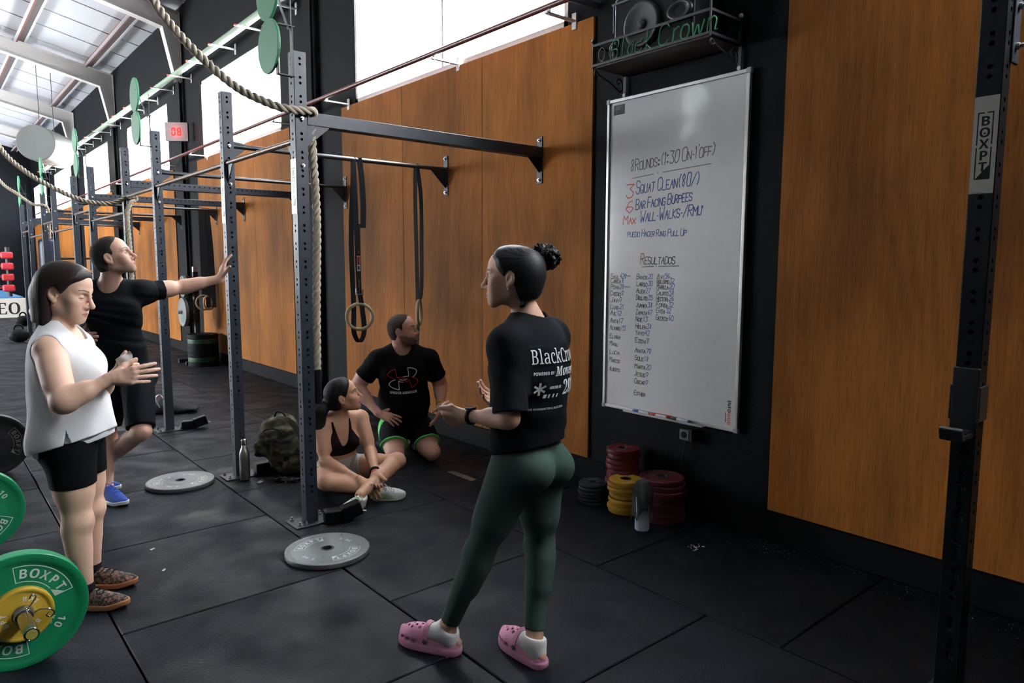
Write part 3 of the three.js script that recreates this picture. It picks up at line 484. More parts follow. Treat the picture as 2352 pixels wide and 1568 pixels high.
{
  const web = std([0.012, 0.014, 0.018], 0.7), rw = std([0.40, 0.33, 0.2], 0.6, 0, { bumpMap: grainAt(8), bumpScale: 0.0005 });
  const y0 = 2.40, z = POSTZ[1];
  { // near ring, seen round
    const x = 2.745, t = thing('gymnastic_ring', 'round wooden ring on a wide black strap, left of the two over the kneeling man', 'gymnastic ring', [0, 0, 0], 0, 'rings on the pull-up bar');
    const ax = [0.86, 0, 0.5];
    part('strap', [strapGeo([[x + 0.004, 1.36, z + 0.02], [x - 0.012, 1.9, z + 0.025], [x - 0.02, 2.3, z + 0.02], [x - 0.015, y0 + 0.021, z], [x, 2.3, z - 0.03], [x - 0.03, 1.8, z - 0.03], [x - 0.025, 1.2, z - 0.02], [x - 0.03, 1.0, z - 0.01], [x + 0.015, 0.93, z - 0.01], [x + 0.045, 1.0, z + 0.01], [x + 0.03, 1.2, z + 0.02], [x + 0.004, 1.36, z + 0.022]], 0.04, ax), strapGeo([[x + 0.03, 2.415, z + 0.018], [x + 0.042, 2.25, z + 0.03], [x + 0.05, 2.02, z + 0.032], [x + 0.045, 1.86, z + 0.03]], 0.045, ax)], web, t);
    part('ring', new THREE.TorusGeometry(0.1035, 0.0145, 14, 48).rotateY(-0.5).translate(x + 0.012, 1.142, z + 0.005), rw, t, 'round wooden ring');
    part('buckle', [at(rbox(0.056, 0.012, 0.012, 0.003).rotateY(-0.5), x + 0.004, 1.325, z + 0.028), at(rbox(0.007, 0.055, 0.01, 0.003), x - 0.02, 1.345, z + 0.015), at(rbox(0.007, 0.055, 0.01, 0.003), x + 0.028, 1.345, z + 0.042)], M.chrome, t, 'bright metal cam buckle');
    const lab = canvasTex(64, 512, (c) => { c.fillStyle = '#101216'; c.fillRect(0, 0, 64, 512); c.fillStyle = '#d8d8d8'; c.fillRect(10, 250, 44, 120); c.fillStyle = '#a02028'; c.fillRect(14, 256, 36, 66); c.fillStyle = '#101216'; c.fillRect(20, 330, 24, 30); c.fillStyle = '#c8c8c8'; c.save(); c.translate(40, 500); c.rotate(-Math.PI / 2); c.font = '22px sans-serif'; c.fillText('fitness', 0, 0); c.restore(); c.save(); c.translate(44, 235); c.rotate(-Math.PI / 2); c.font = '26px sans-serif'; c.fillText('115', 0, 0); c.restore(); for (let i = 0; i < 4; i++) c.fillRect(28, 20 + i * 38, 22, 5); });
    part('strap_label', new THREE.PlaneGeometry(0.036, 0.52).rotateY(0.5 - 1.0).translate(x + 0.0, 1.63, z + 0.029), std('#ffffff', 0.7, 0, { map: lab }), t, 'printed scale and red label on the strap');
  }
  { // second ring, seen edge-on
    const x = 3.335, t = thing('gymnastic_ring', 'wooden ring seen edge-on under a narrow strap, nearer the wall bracket', 'gymnastic ring', [0, 0, 0], 0, 'rings on the pull-up bar');
    const ax = [0.5, 0, 0.86];
    part('strap', [strapGeo([[x - 0.012, 1.25, z], [x - 0.02, 1.7, z - 0.0], [x - 0.02, 2.2, z - 0.01], [x - 0.014, y0 + 0.021, z], [x + 0.014, 2.2, z + 0.02], [x + 0.02, 1.7, z + 0.02], [x + 0.014, 1.3, z + 0.01], [x + 0.0, 1.25, z]], 0.036, ax)], web, t);
    part('strap_tail', strapGeo([[x - 0.01, 1.06, z], [x - 0.02, 0.95, z + 0.006], [x - 0.03, 0.85, z + 0.005]], 0.03, ax), web, t);
    part('ring', new THREE.TorusGeometry(0.1035, 0.0145, 14, 48).rotateY(-0.72 + Math.PI / 2).translate(x, 1.153, z), rw, t);
  }
  { // pair far along the rig
    const zf = POSTZ[5];
    for (const [x, lab] of [[3.50, 'far wooden ring of a pair hanging by the weight tree, nearer the wall'], [3.42, 'far wooden ring of a pair hanging by the weight tree, nearer the uprights']]) {
      const t = thing('gymnastic_ring', lab, 'gymnastic ring', [0, 0, 0], 0, 'far rings by the weight tree');
      part('strap', strapGeo([[x - 0.02, 1.06, zf], [x - 0.02, 1.8, zf], [x - 0.015, y0 + 0.021, zf], [x + 0.02, 1.8, zf + 0.03], [x + 0.03, 0.9, zf + 0.03]], 0.07, [0.9, 0, 0.43]), web, t);
      part('ring', new THREE.TorusGeometry(0.11, 0.0145, 10, 32).rotateY(x > 3.45 ? 0.5 : -0.3).translate(x - 0.03, 0.98, zf), rw, t);
    }
  }
}
// ---------------------------------------------------------------- hand lettering: a stroke alphabet on a 4 x 6 grid (y down)
const GL = { A: '06 20 46|13 33', B: '00 06 36 45 44 33 03|33 42 41 30 00', C: '41 30 10 01 05 16 36 45', D: '00 06 26 45 41 20 00', E: '40 00 06 46|03 33', F: '40 00 06|03 33', G: '41 30 10 01 05 16 36 45 43 23', H: '00 06|40 46|03 43', I: '20 26', J: '30 35 26 16 05', K: '00 06|40 03 46', L: '00 06 46', M: '06 00 23 40 46', N: '06 00 46 40', O: '10 30 41 45 36 16 05 01 10', P: '06 00 30 41 42 33 03', Q: '10 30 41 45 36 16 05 01 10|24 46', R: '06 00 30 41 42 33 03|13 46', S: '41 30 10 01 02 13 33 44 45 36 16 05', T: '00 40|20 26', U: '00 05 16 36 45 40', V: '00 26 40', W: '00 16 23 36 40', X: '00 46|40 06', Y: '00 23 40|23 26', Z: '00 40 06 46', 0: '10 30 41 45 36 16 05 01 10', 1: '11 20 26', 2: '01 10 30 41 42 06 46', 3: '00 40 22 33 44 45 36 16 05', 4: '30 04 44|32 36', 5: '40 00 02 32 43 45 36 06', 6: '30 11 04 15 26 35 44 33 13 04', 7: '00 40 16', 8: '20 31 32 23 14 15 26 35 34 23 12 11 20', 9: '43 13 02 01 10 30 41 43 36', ':': '22 22|25 25', '(': '30 12 14 36', ')': '10 32 34 16', '-': '13 33', '/': '40 06', '%': '40 06', "'": '20 21', '*': '22 23', '.': '26 26', '<': '26 02 01 10 21 30 41 42 26', Ñ: '06 00 46 40', a: '42 23 14 15 26 36 45 42 46', c: '42 33 13 04 05 16 36 45', k: '10 16|42 14 46', l: '20 26', r: '12 16|13 32 42', o: '22 32 43 45 36 16 05 03 12 22', w: '02 16 23 36 42', n: '02 06|03 22 33 36 46' };
const glyph = ch => (GL[ch] || '').split('|').filter(Boolean).map(s => s.split(' ').map(p => [+p[0] / 4, +p[1] / 6]));
const wide = { ' ': 0.55, ':': 0.75, '1': 0.55, I: 0.45, '(': 0.6, ')': 0.6, "'": 0.3, '-': 0.7, '*': 0.5, M: 1.15, W: 1.25, O: 1.1 };
function scrawl(c, text, x, y, h, w, color, lw, slope = 0) { // handwriting in small capitals from (x, y baseline), total width w
  const big = [...text].map((ch, i) => i === 0 || / |-|\(|\/|\d/.test(text[i - 1]) || /[\d(/)]/.test(ch)), adv = [...text].map((ch, i) => (wide[ch] || 1) * (big[i] ? 1.25 : 1)), un = w / adv.reduce((a, b) => a + b, 0); c.strokeStyle = color; c.lineWidth = lw; c.lineCap = c.lineJoin = 'round'; let X = x;
  [...text].forEach((ch, i) => { const Y = y + slope * (X - x), H = h * (big[i] ? rr(0.94, 1.08) : rr(0.66, 0.76)), gw = un * adv[i] * 0.80, lean = rr(0.04, 0.16); for (const s of glyph(ch)) { c.beginPath(); s.forEach(([a, b], k) => { const px = X + a * gw + rr(-1, 1) * H * 0.03 + (1 - b) * H * lean, py = Y - H + b * H + rr(-1, 1) * H * 0.03; k ? c.lineTo(px, py + 0.01) : c.moveTo(px, py); }); if (s.length === 2 && s[0][0] === s[1][0] && s[0][1] === s[1][1]) { c.beginPath(); c.arc(X + s[0][0] * gw, Y - H + s[0][1] * H, lw * 0.8, 0, 7); c.fillStyle = color; c.fill(); } c.stroke(); } X += un * adv[i]; });
}
// ---------------------------------------------------------------- the whiteboard and what hangs round it
{
  const zl = -3.27, zr = -2.232, yt = 2.645, yb = 0.600, x = WX, Wd = zr - zl, Hd = yt - yb, zc = (zl + zr) / 2, yc = (yt + yb) / 2;
  const wb = thing('whiteboard', 'tall whiteboard with handwritten workout and results lists in an aluminium frame', 'whiteboard');
  const tex = canvasTex(1040, 2045, (c, W, H) => {
    c.fillStyle = '#d2d1d1'; c.fillRect(0, 0, W, H);
    for (let i = 0; i < 60; i++) { c.fillStyle = `rgba(120,125,140,${rr(0.006, 0.02)})`; c.beginPath(); c.ellipse(rr(0, W), rr(0, H), rr(40, 220), rr(15, 70), rr(-0.4, 0.4), 0, 7); c.fill(); }
    const K = '#4a4038', B = '#2c3f78', R = '#b4322e', D = '#25241f', B2 = '#2b4d96';
    scrawl(c, '8ROUNDS:(1:30 ON-1\'OFF)', 185, 464, 76, 655, K, 5, -0.055); c.strokeStyle = K; c.lineWidth = 4; c.beginPath(); c.moveTo(202, 510); c.lineTo(380, 498); c.moveTo(455, 494); c.lineTo(812, 478); c.moveTo(414, 490); c.lineTo(418, 498); c.stroke();
    scrawl(c, '3', 150, 634, 82, 80, R, 6); scrawl(c, 'SQUAT CLEAN(80%)', 236, 614, 78, 500, B, 6, -0.045);
    scrawl(c, '6', 150, 734, 78, 78, R, 6); scrawl(c, 'BAR FACING BURPEES', 236, 716, 68, 450, B, 6, -0.07);
    scrawl(c, 'MAX', 132, 806, 54, 112, R, 6); scrawl(c, 'WALL-WALKS-/RMU\'', 276, 798, 72, 490, B, 6, -0.05);
    scrawl(c, '*PUEDO HACER RING PULL UP', 160, 892, 44, 492, B, 4.5, 0.01);
    scrawl(c, 'RESULTADOS', 288, 1072, 62, 285, D, 5); c.strokeStyle = D; c.lineWidth = 4; c.beginPath(); c.moveTo(300, 1090); c.lineTo(400, 1086); c.moveTo(440, 1086); c.lineTo(600, 1084); c.moveTo(418, 1082); c.lineTo(421, 1088); c.stroke();
    const cols = [[30, [['SAUL', '42<'], ['CARCA', '8'], ['POYA', '28'], ['DIEGO', '<'], ['JAVI', '<'], ['LUIS', '21'], ['AIE', '12'], ['ANTA', '17'], ['ALVARO', '15'], ['ELVIRA'], ['MANU'], ['LUCIA'], ['MARCOS'], ['ALBERTO']], [1162, 1192, 1234, 1278, 1323, 1371, 1415, 1466, 1514, 1574, 1626, 1683, 1740, 1801]],
      [258, [['BAÑOS', '20'], ['LARGO', '30'], ['ALEX', '27'], ['DOLLITO', '35'], ['JUANKA', '38'], ['ZAPATA', '67'], ['NOE', '13'], ['HELEN', '38'], ['YAYO', '42'], ['EZENI', '<'], ['ANITA', '7<'], ['SOLE', '18'], ['MARTA', '20'], ['JESUS', '<'], ['OSCAR', '<'], ['ESTHER']], [1162, 1208, 1254, 1299, 1348, 1397, 1443, 1489, 1533, 1585, 1652, 1704, 1760, 1809, 1862, 1941]],
      [428, [['AVI', '56'], ['GUILLERMO', '32'], ['MARIELA', '20'], ['CALIXTO', '58'], ['HECTOR:', '26'], ['FONS:', '32'], ['GIS:', '32'], ['GECKO:', '60']], [1157, 1187, 1223, 1262, 1299, 1338, 1377, 1424]]];
    for (const [X, L, Y] of cols) L.forEach((t, i) => { const w = Math.min(96, 17 * t[0].length + 8); scrawl(c, t[0], X, Y[i] + 8, 31, w, D, 3.6, 0.03); if (t[1]) scrawl(c, t[1], X + w + 5, Y[i] + 6, 31, 20 * t[1].length, B2, 3.6, 0.02); });
    c.strokeStyle = B2; c.lineWidth = 3; for (const yy of [1155, 1228]) { c.beginPath(); c.moveTo(150, yy); for (let i = 0; i < 8; i++) c.lineTo(156 + i * 7, yy - 8 + (i % 2) * 9); c.stroke(); }
    c.fillStyle = '#2a3034'; c.fillRect(30, 18, 96, 64); c.fillStyle = '#7e8a88'; for (let i = 0; i < 3; i++) c.fillRect(40, 26 + i * 9, 76 - i * 14, 3); c.fillRect(46, 66, 10, 8); c.fillRect(80, 68, 26, 4);
    c.save(); c.translate(985, 1880); c.rotate(Math.PI / 2); c.font = 'bold 31px sans-serif'; c.fillStyle = '#1c1c1e'; c.fillText('INFO', 0, 0); const wI = c.measureText('INFO').width; c.fillStyle = '#d85a22'; c.fillText('WOD', wI, 0); c.fillStyle = '#444'; c.fillRect(wI, 8, 60, 5); c.restore();
  });
  part('board_panel', box(0.01, Hd - 0.03, Wd - 0.03, x - 0.006, yc, zc), M.white, wb);
  const fc = part('writing_surface', new THREE.PlaneGeometry(Wd - 0.02, Hd - 0.02).rotateY(-Math.PI / 2), new THREE.MeshPhysicalMaterial({ map: tex, roughness: 0.1, clearcoat: 1, clearcoatRoughness: 0.03 }), wb, 'glossy white surface covered in marker writing'); fc.position.set(x - 0.0118, yc, zc);
  const al = std([0.5, 0.5, 0.5], 0.35, 0.6), F = 0.022;
  part('frame_rail', rbox(0.024, F, Wd, 0.004, x - 0.012, yt, zc), al, wb); part('frame_rail', rbox(0.024, F, Wd, 0.004, x - 0.012, yb, zc), al, wb); part('frame_rail', rbox(0.024, Hd, F, 0.004, x - 0.012, yc, zl), al, wb); part('frame_rail', rbox(0.024, Hd, F, 0.004, x - 0.012, yc, zr), al, wb);
  for (const y of [yt, yb]) for (const z of [zl, zr]) part('corner_cap', rbox(0.028, 0.032, 0.032, 0.006, x - 0.013, y, z), std([0.3, 0.3, 0.3], 0.5), wb);
  part('pen_tray', [box(0.055, 0.004, 0.62, x - 0.045, yb - 0.006, zl + 0.53), box(0.004, 0.012, 0.62, x - 0.071, yb - 0.002, zl + 0.53)], al, wb);
  const pen = (z, cap, barrel, lab, tail) => { const t = thing('marker', lab, 'marker pen', [x - 0.047, yb + 0.0065, zl + z]); const r = 0.0092;
    part('barrel', lathe([[0, 0], [r * 0.8, 0], [r, 0.006], [r, 0.085], [0, 0.085]], 18).rotateX(Math.PI / 2), barrel, t); part('cap', lathe([[0, 0], [r * 1.05, 0], [r * 1.05, 0.035], [r * 0.7, 0.05], [0, 0.05]], 18).rotateX(-Math.PI / 2), cap, t); if (tail) part('end_plug', lathe([[0, 0], [r, 0], [r, 0.012], [0, 0.012]], 16).rotateX(Math.PI / 2).translate(0, 0, 0.085), tail, t); return t; };
  const cb = std([0.02, 0.06, 0.28], 0.4), cr = std([0.5, 0.03, 0.035], 0.4), ck = std([0.012, 0.012, 0.014], 0.4), wh = std([0.6, 0.6, 0.6], 0.4);
  pen(0.335, cb, wh, 'white marker with a blue cap, first in the pen tray'); pen(0.475, cr, wh, 'white marker with a red cap and red end in the pen tray', cr); pen(0.64, ck, wh, 'white marker with a black cap and blue end, last in the pen tray', cb);
  const r2 = thing('marker', 'red marker lying against the board at the back of the pen tray', 'marker pen', [x - 0.028, yb + 0.008, zl + 0.505]); part('barrel', lathe([[0, 0], [0.008, 0], [0.008, 0.075], [0, 0.075]], 16).rotateX(Math.PI / 2), cr, r2); part('cap', lathe([[0, 0], [0.0082, 0], [0.006, 0.04], [0, 0.04]], 16).rotateX(-Math.PI / 2), cr, r2);
  // socket below
  const so = thing('power_socket', 'grey surface-mounted power socket under the whiteboard', 'socket', [WX, 0.518, -2.56]);
  part('socket_box', rbox(0.05, 0.074, 0.09, 0.006, -0.0255, 0, 0), std([0.045, 0.05, 0.052], 0.5), so); part('socket_plate', rbox(0.006, 0.066, 0.066, 0.003, -0.053, 0, -0.008), std([0.13, 0.14, 0.14], 0.5), so); part('socket_well', cyl(0.021, 0.021, 0.003, 0, 0, 0, 24).rotateZ(Math.PI / 2).translate(-0.0565, 0.002, -0.008), M.rubber, so);
  const ca = thing('power_cable', 'thin black cable falling from the socket under the whiteboard to the floor', 'cable'); part('cable', tube([[WX - 0.015, 0.485, -2.575], [WX - 0.012, 0.35, -2.60], [WX - 0.02, 0.15, -2.57], [WX - 0.02, 0.03, -2.50], [WX - 0.03, 0.006, -2.38]], 0.0035, 40, 8), M.plastic, ca); part('cable', tube([[WX - 0.015, 0.485, -2.545], [WX - 0.015, 0.42, -2.50], [WX - 0.018, 0.38, -2.46]], 0.003, 20, 8), M.plastic, ca);
}
{ // shelf with wire lettering
  const z0 = -3.155, z1 = -2.30, xf = WX - 0.30, y0 = 2.80, sh = thing('wall_shelf', 'black iron wall shelf with green wire lettering along its front rail', 'shelf');
  part('shelf_board', rbox(0.285, 0.022, z1 - z0 - 0.02, 0.004, WX - 0.148, y0, (z0 + z1) / 2), std([0.045, 0.022, 0.016], 0.6), sh, 'dark brown shelf board');
  const r = 0.006, rail = (y) => [box(0.012, 0.014, z1 - z0, xf, y, (z0 + z1) / 2), box(0.30, 0.014, 0.012, WX - 0.15, y, z0), box(0.30, 0.014, 0.012, WX - 0.15, y, z1)];
  part('bottom_rail', rail(y0 + 0.005), M.dull, sh); part('top_rail', rail(y0 + 0.125), M.dull, sh);
  for (const [X, z] of [[xf, z0], [xf, z1], [WX - 0.012, z0], [WX - 0.012, z1]]) { const p = part('corner_post', rod([X, y0 - 0.012, z], [X, y0 + (X === xf && z === z1 ? 0.20 : 0.145), z], 0.006, 10), M.dull, sh); part('finial', at(new THREE.SphereGeometry(0.013, 16, 12), X, y0 + (X === xf && z === z1 ? 0.208 : 0.153), z), X === xf ? M.dull : std([0.4, 0.38, 0.34], 0.5), p); }
  for (const z of [z0 + 0.005, z1 - 0.005]) { const p = part('scroll_bracket', [tube([[xf + 0.02, y0 - 0.02, z], [xf + 0.05, y0 - 0.04, z], [WX - 0.13, y0 - 0.075, z], [WX - 0.05, y0 - 0.112, z], [WX - 0.028, y0 - 0.095, z], [WX - 0.035, y0 - 0.05, z], [WX - 0.065, y0 - 0.035, z], [WX - 0.085, y0 - 0.055, z], [WX - 0.07, y0 - 0.07, z], [WX - 0.058, y0 - 0.055, z]], 0.005, 70, 8), tube([[xf + 0.02, y0 - 0.02, z], [xf + 0.01, y0 - 0.035, z], [xf + 0.03, y0 - 0.05, z], [xf + 0.045, y0 - 0.04, z], [xf + 0.035, y0 - 0.028, z]], 0.005, 30, 8), box(0.004, 0.22, 0.022, WX - 0.003, y0 - 0.03, z)], M.dull, sh); part('screw', [cyl(0.012, 0.012, 0.006, 0, 0, 0, 20).rotateZ(Math.PI / 2).translate(WX - 0.008, y0 - 0.128, z)], std([0.55, 0.54, 0.5], 0.5), p, 'round white screw head'); }
  part('ring_ornament', at(new THREE.TorusGeometry(0.032, 0.004, 8, 28).scale(0.8, 1.25, 1).rotateY(Math.PI / 2), xf, y0 + 0.06, z0 + 0.075), M.dull, sh);
  const gm = std([0.012, 0.20, 0.075], 0.5); let z = z0 + 0.155; const adv = { l: 0.045, r: 0.058, w: 0.10, n: 0.085, B: 0.062, C: 0.08, ' ': 0.03 };
  [...'Black Crown'].forEach((ch, i) => { const gw = (adv[ch] || 0.062), g = []; for (const s of glyph(ch)) g.push(tube(s.map(([a, b]) => [xf - 0.004, y0 + 0.012 + (1 - b) * 0.105, z + a * gw * 0.78 + (1 - b) * 0.014]), 0.0042, s.length * 7, 7)); if (g.length) part('letter', g, gm, sh, 'green wire letter'); z += gw + 0.006; });
}
{ // things on the shelf
  const sp = thing('loudspeaker', 'large black loudspeaker with round drivers lying on the shelf over the whiteboard', 'loudspeaker', [WX - 0.15, 2.811, -2.72]);
  part('cabinet', rbox(0.25, 0.36, 0.58, 0.02, 0, 0.18, 0), M.plastic, sh2(sp));
  part('woofer', [at(lathe([[0.02, 0.012], [0.05, 0.004], [0.10, 0.022], [0.115, 0.03], [0.128, 0.026], [0.13, 0.0]], 44).rotateZ(Math.PI / 2), -0.125, 0.155, -0.06), at(new THREE.SphereGeometry(0.032, 20, 12), -0.125, 0.155, -0.06)], std([0.02, 0.019, 0.02], 0.6), sp, 'round woofer cone');
  part('horn', at(lathe([[0.012, -0.02], [0.03, 0.0], [0.055, 0.012], [0.066, 0.018], [0.07, 0.0]], 36).rotateZ(Math.PI / 2).scale(1, 0.75, 1.2), -0.125, 0.17, 0.20), M.blackGloss, sp, 'glossy round horn');
  part('trim_bar', [box(0.006, 0.012, 0.60, -0.132, 0.325, 0), box(0.006, 0.16, 0.008, -0.132, 0.24, -0.285)], std([0.12, 0.13, 0.15], 0.3, 0.7), sp);
  const sm = thing('small_speaker', 'small round black speaker at the left of the shelf lettering', 'loudspeaker', [WX - 0.262, 2.811, -3.0]);
  part('speaker_body', at(new THREE.SphereGeometry(0.045, 24, 16).scale(0.6, 1.25, 0.9), 0, 0.056, 0), M.plastic, sm); part('speaker_rim', at(new THREE.TorusGeometry(0.036, 0.004, 8, 28).scale(0.9, 1.2, 1).rotateY(Math.PI / 2), -0.022, 0.056, 0), M.blackGloss, sm); part('speaker_stem', rod([0, 0.1, 0.0], [0, 0.32, 0.01], 0.004), std([0.3, 0.3, 0.32], 0.3, 0.8), sm);
  function sh2(q) { return q; }
  const pp = thing('wall_pipe', 'grey vertical pipe on the black wall behind the shelf', 'pipe', [WX - 0.003, 2.86, -2.50]); part('pipe', cyl(0.03, 0.03, 2.6, -0.0, 1.3, 0, 20), std([0.13, 0.15, 0.19], 0.45), pp); for (const y of [0.4, 1.5]) part('pipe_clip', at(new THREE.TorusGeometry(0.032, 0.005, 8, 24).rotateX(Math.PI / 2), 0, y, 0), M.dull, pp);
}
// ---------------------------------------------------------------- weight plates
function plateGeo(r, h, hole, lip) { // lies flat, bottom at 0
  return lathe([[hole, h * 0.15], [hole, h * 0.85], [hole + 0.012, h], [r * 0.42, h], [r * 0.46, h * 0.84], [r * 0.84, h * 0.84], [r * 0.88, h], [r - 0.004, h], [r, h - 0.004], [r, 0.004], [r - 0.004, 0], [r * 0.88, 0], [r * 0.84, h * 0.16], [r * 0.46, h * 0.16], [r * 0.42, 0], [hole + 0.012, 0], [hole, h * 0.15]], 56);
}
const plateText = (fg, lines, big = 1) => canvasTex(512, 512, c => { c.clearRect(0, 0, 512, 512); c.fillStyle = fg; c.strokeStyle = fg; c.textAlign = 'center'; c.textBaseline = 'middle';
  const arc = (txt, R, a0, px, step) => { c.font = `bold ${px}px sans-serif`; [...txt].forEach((ch, i) => { const a = a0 + (i - (txt.length - 1) / 2) * step; c.save(); c.translate(256 + Math.sin(a) * R, 256 - Math.cos(a) * R); c.rotate(a); c.fillText(ch, 0, 0); c.restore(); }); };
  for (const [txt, R, a, px, st, fr] of lines) { arc(txt, R, a, px, st); if (fr) { c.lineWidth = 4; const w = st * txt.length / 2 + 0.06; c.beginPath(); c.arc(256, 256, R + px * 0.62, a - w - Math.PI / 2, a + w - Math.PI / 2); c.stroke(); c.beginPath(); c.arc(256, 256, R - px * 0.62, a - w - Math.PI / 2, a + w * 0.55 - Math.PI / 2); c.stroke(); for (const s of [-1, 1]) { const q = a + s * w; c.beginPath(); c.moveTo(256 + Math.sin(q) * (R - px * 0.65), 256 - Math.cos(q) * (R - px * 0.65)); c.lineTo(256 + Math.sin(q) * (R + px * 0.65), 256 - Math.cos(q) * (R + px * 0.65)); c.stroke(); }
    const q = a + w, p = (A, r) => [256 + Math.sin(A) * r, 256 - Math.cos(A) * r]; c.beginPath(); c.moveTo(...p(q, R + px * 0.1)); c.lineTo(...p(q, R - px * 0.65)); c.lineTo(...p(q - st * 1.1, R - px * 0.65)); c.closePath(); c.fill(); } } });
const printMat2 = tx => new THREE.MeshStandardMaterial({ map: tx, transparent: true, roughness: 0.55 });
function plate(name, label, r, h, m, txt, group, hub) {
  const t = thing(name, label, 'weight plate', [0, 0, 0], 0, group); part('disc', plateGeo(r, h, 0.0255), m, t);
  part('hub_ring', lathe([[0.0253, h * 0.1], [0.0253, h + 0.0008], [0.036, h + 0.0008], [0.038, h * 0.9]], 40), hub || M.dull, t);
  if (txt) { const q = part('print', new THREE.RingGeometry(r * 0.30, r * 0.86, 56).rotateX(-Math.PI / 2), printMat2(txt), t, 'raised lettering'); q.position.y = h * 0.84 + 0.0012; const uv = q.geometry.attributes.uv, p = q.geometry.attributes.position; for (let i = 0; i < uv.count; i++) uv.setXY(i, 0.5 + p.getX(i) / r / 2, 0.5 - p.getZ(i) / r / 2); }
  return t;
}
{
  const gm = std([0.155, 0.168, 0.17], 0.34, 0.45, { bumpMap: grainAt(14), bumpScale: 0.0005 });
  const tx = plateText('#c6cbc8', [['BOXPT', 168, 0.35, 50, 0.24, 1], ['BOXPT', 168, 0.35 + Math.PI, 50, 0.24, 1], ['5 KG', 165, 0.35 + 1.6, 34, 0.15], ['5 KG', 165, 0.35 - 1.55, 34, 0.15]]);
  const a = plate('floor_plate', 'grey bumper plate lying flat on the mats below the nearest upright', 0.225, 0.029, gm, tx, 'grey plates on the floor'); a.position.set(1.615, 0.001, -3.455); a.rotation.y = 0.75;
  const b = copyThing(a, [1.352, 0.001, -5.26], 1.3, 'grey bumper plate lying flat on the mats by the steel bottle'); 
}
function barbell(label, cx, y, cz, ang, loads, clip) { // bar along its local z, first end towards the camera
  const t = thing('barbell', label, 'barbell', [cx, y, cz], ang);
  part('bar_shaft', rod([0, 0, -1.37], [0, 0, 0.0], 0.0125, 18), M.zinc, t);
  for (const s of [0, 1]) { const q = part('bar_sleeve', lathe([[0, 0], [0.0125, 0], [0.0385, 0.0], [0.0385, 0.018], [0.025, 0.02], [0.025, 0.30], [0.022, 0.304], [0.022, 0.30], [0.014, 0.298], [0, 0.298]], 36).rotateX(s ? -Math.PI / 2 : Math.PI / 2).translate(0, 0, s ? -1.37 : 0), M.chrome, t); if (!s) part('end_cap', cyl(0.0185, 0.0185, 0.002, 0, 0, 0, 24).rotateX(Math.PI / 2).translate(0, 0, 0.3015), canvasEnd, q, 'round end cap with a yellow sticker'); }
  return t;
}
const canvasEnd = std([0.32, 0.30, 0.06], 0.4);
{
  const green = std([0.004, 0.22, 0.085], 0.42), yel = std([0.55, 0.36, 0.03], 0.45);
  const gtx = plateText('#c9d6cf', [['BOXPT', 166, 0.62, 56, 0.26, 1], ['BOXPT', 166, 0.62 + Math.PI, 56, 0.26, 1], ['10', 168, 2.16, 44, 0.17], ['KG', 128, 2.16, 28, 0.17]]);
  const ytx = plateText('#e9e6dc', [['BPT', 150, 0.8, 62, 0.34], ['BPT', 150, 2.9, 62, 0.34], ['BPT', 150, -1.4, 62, 0.34]]);
  const bx = 0.222, by = 0.229, bz = -3.262, ang = 0.045;
  barbell('loaded barbell on the floor at the left, its chrome sleeve pointing at the camera', bx, by, bz, ang);
  const put = (name, label, r, h, m, txt, off, rot, hub, group) => { const p = plate(name, label, r, h, m, txt, group, hub); p.position.set(bx + Math.sin(ang) * off, by - (0.0), bz + Math.cos(ang) * off); p.rotation.set(0, 0, 0); p.quaternion.setFromEuler(new THREE.Euler(0, ang, 0)).multiply(new THREE.Quaternion().setFromEuler(new THREE.Euler(Math.PI / 2, 0, 0))).multiply(new THREE.Quaternion().setFromEuler(new THREE.Euler(0, rot, 0))); return p; };
  put('bumper_plate', 'big green 10 kg bumper plate on the near end of the barbell at the left', 0.2275, 0.062, green, gtx, 0.02, 0, M.zinc);
  put('change_plate', 'small yellow plate outside the green one on the near end of the barbell', 0.105, 0.03, yel, ytx, 0.083, 0.3, M.zinc);
  const cl2 = thing('spring_clip', 'chrome spring clip holding the yellow plate on the barbell sleeve', 'barbell clip', [bx + Math.sin(ang) * 0.123, by, bz + Math.cos(ang) * 0.123], ang); const coil = []; for (let i = 0; i <= 90; i++) { const a = i / 90 * Math.PI * 2 * 2.6; coil.push([Math.cos(a) * 0.0285, Math.sin(a) * 0.0285, i / 90 * 0.017]); }
  part('coil', tube(coil, 0.0032, 130, 8), M.chrome, cl2); part('handle_wire', [tube([[0.028, 0, 0], [0.05, 0.012, 0.004], [0.085, 0.004, 0.008], [0.098, -0.014, 0.008], [0.086, -0.028, 0.006], [0.072, -0.018, 0.006], [0.08, -0.006, 0.006]], 0.003, 40, 8), tube([[0.01, 0.027, 0.016], [0.03, 0.055, 0.02], [0.04, 0.075, 0.022], [0.03, 0.085, 0.022], [0.02, 0.07, 0.02]], 0.003, 30, 8)], M.chrome, cl2);
  const g2 = put('bumper_plate', 'green bumper plate on the far end of the barbell, cut by the left edge', 0.2275, 0.062, green, gtx, -1.37 - 0.02 - 0.062, 1.1, M.zinc);
  const k = plate('bumper_plate', 'black bumper plate standing further back at the left edge', 0.225, 0.07, std([0.012, 0.012, 0.013], 0.5), plateText('#6c6a62', [['BOXPT', 168, 1.5, 50, 0.24, 1], ['BOXPT', 168, -1.6, 50, 0.24, 1]])); k.quaternion.setFromEuler(new THREE.Euler(Math.PI / 2, 0, 0)); k.position.set(0.362, 0.226, -6.42);
}
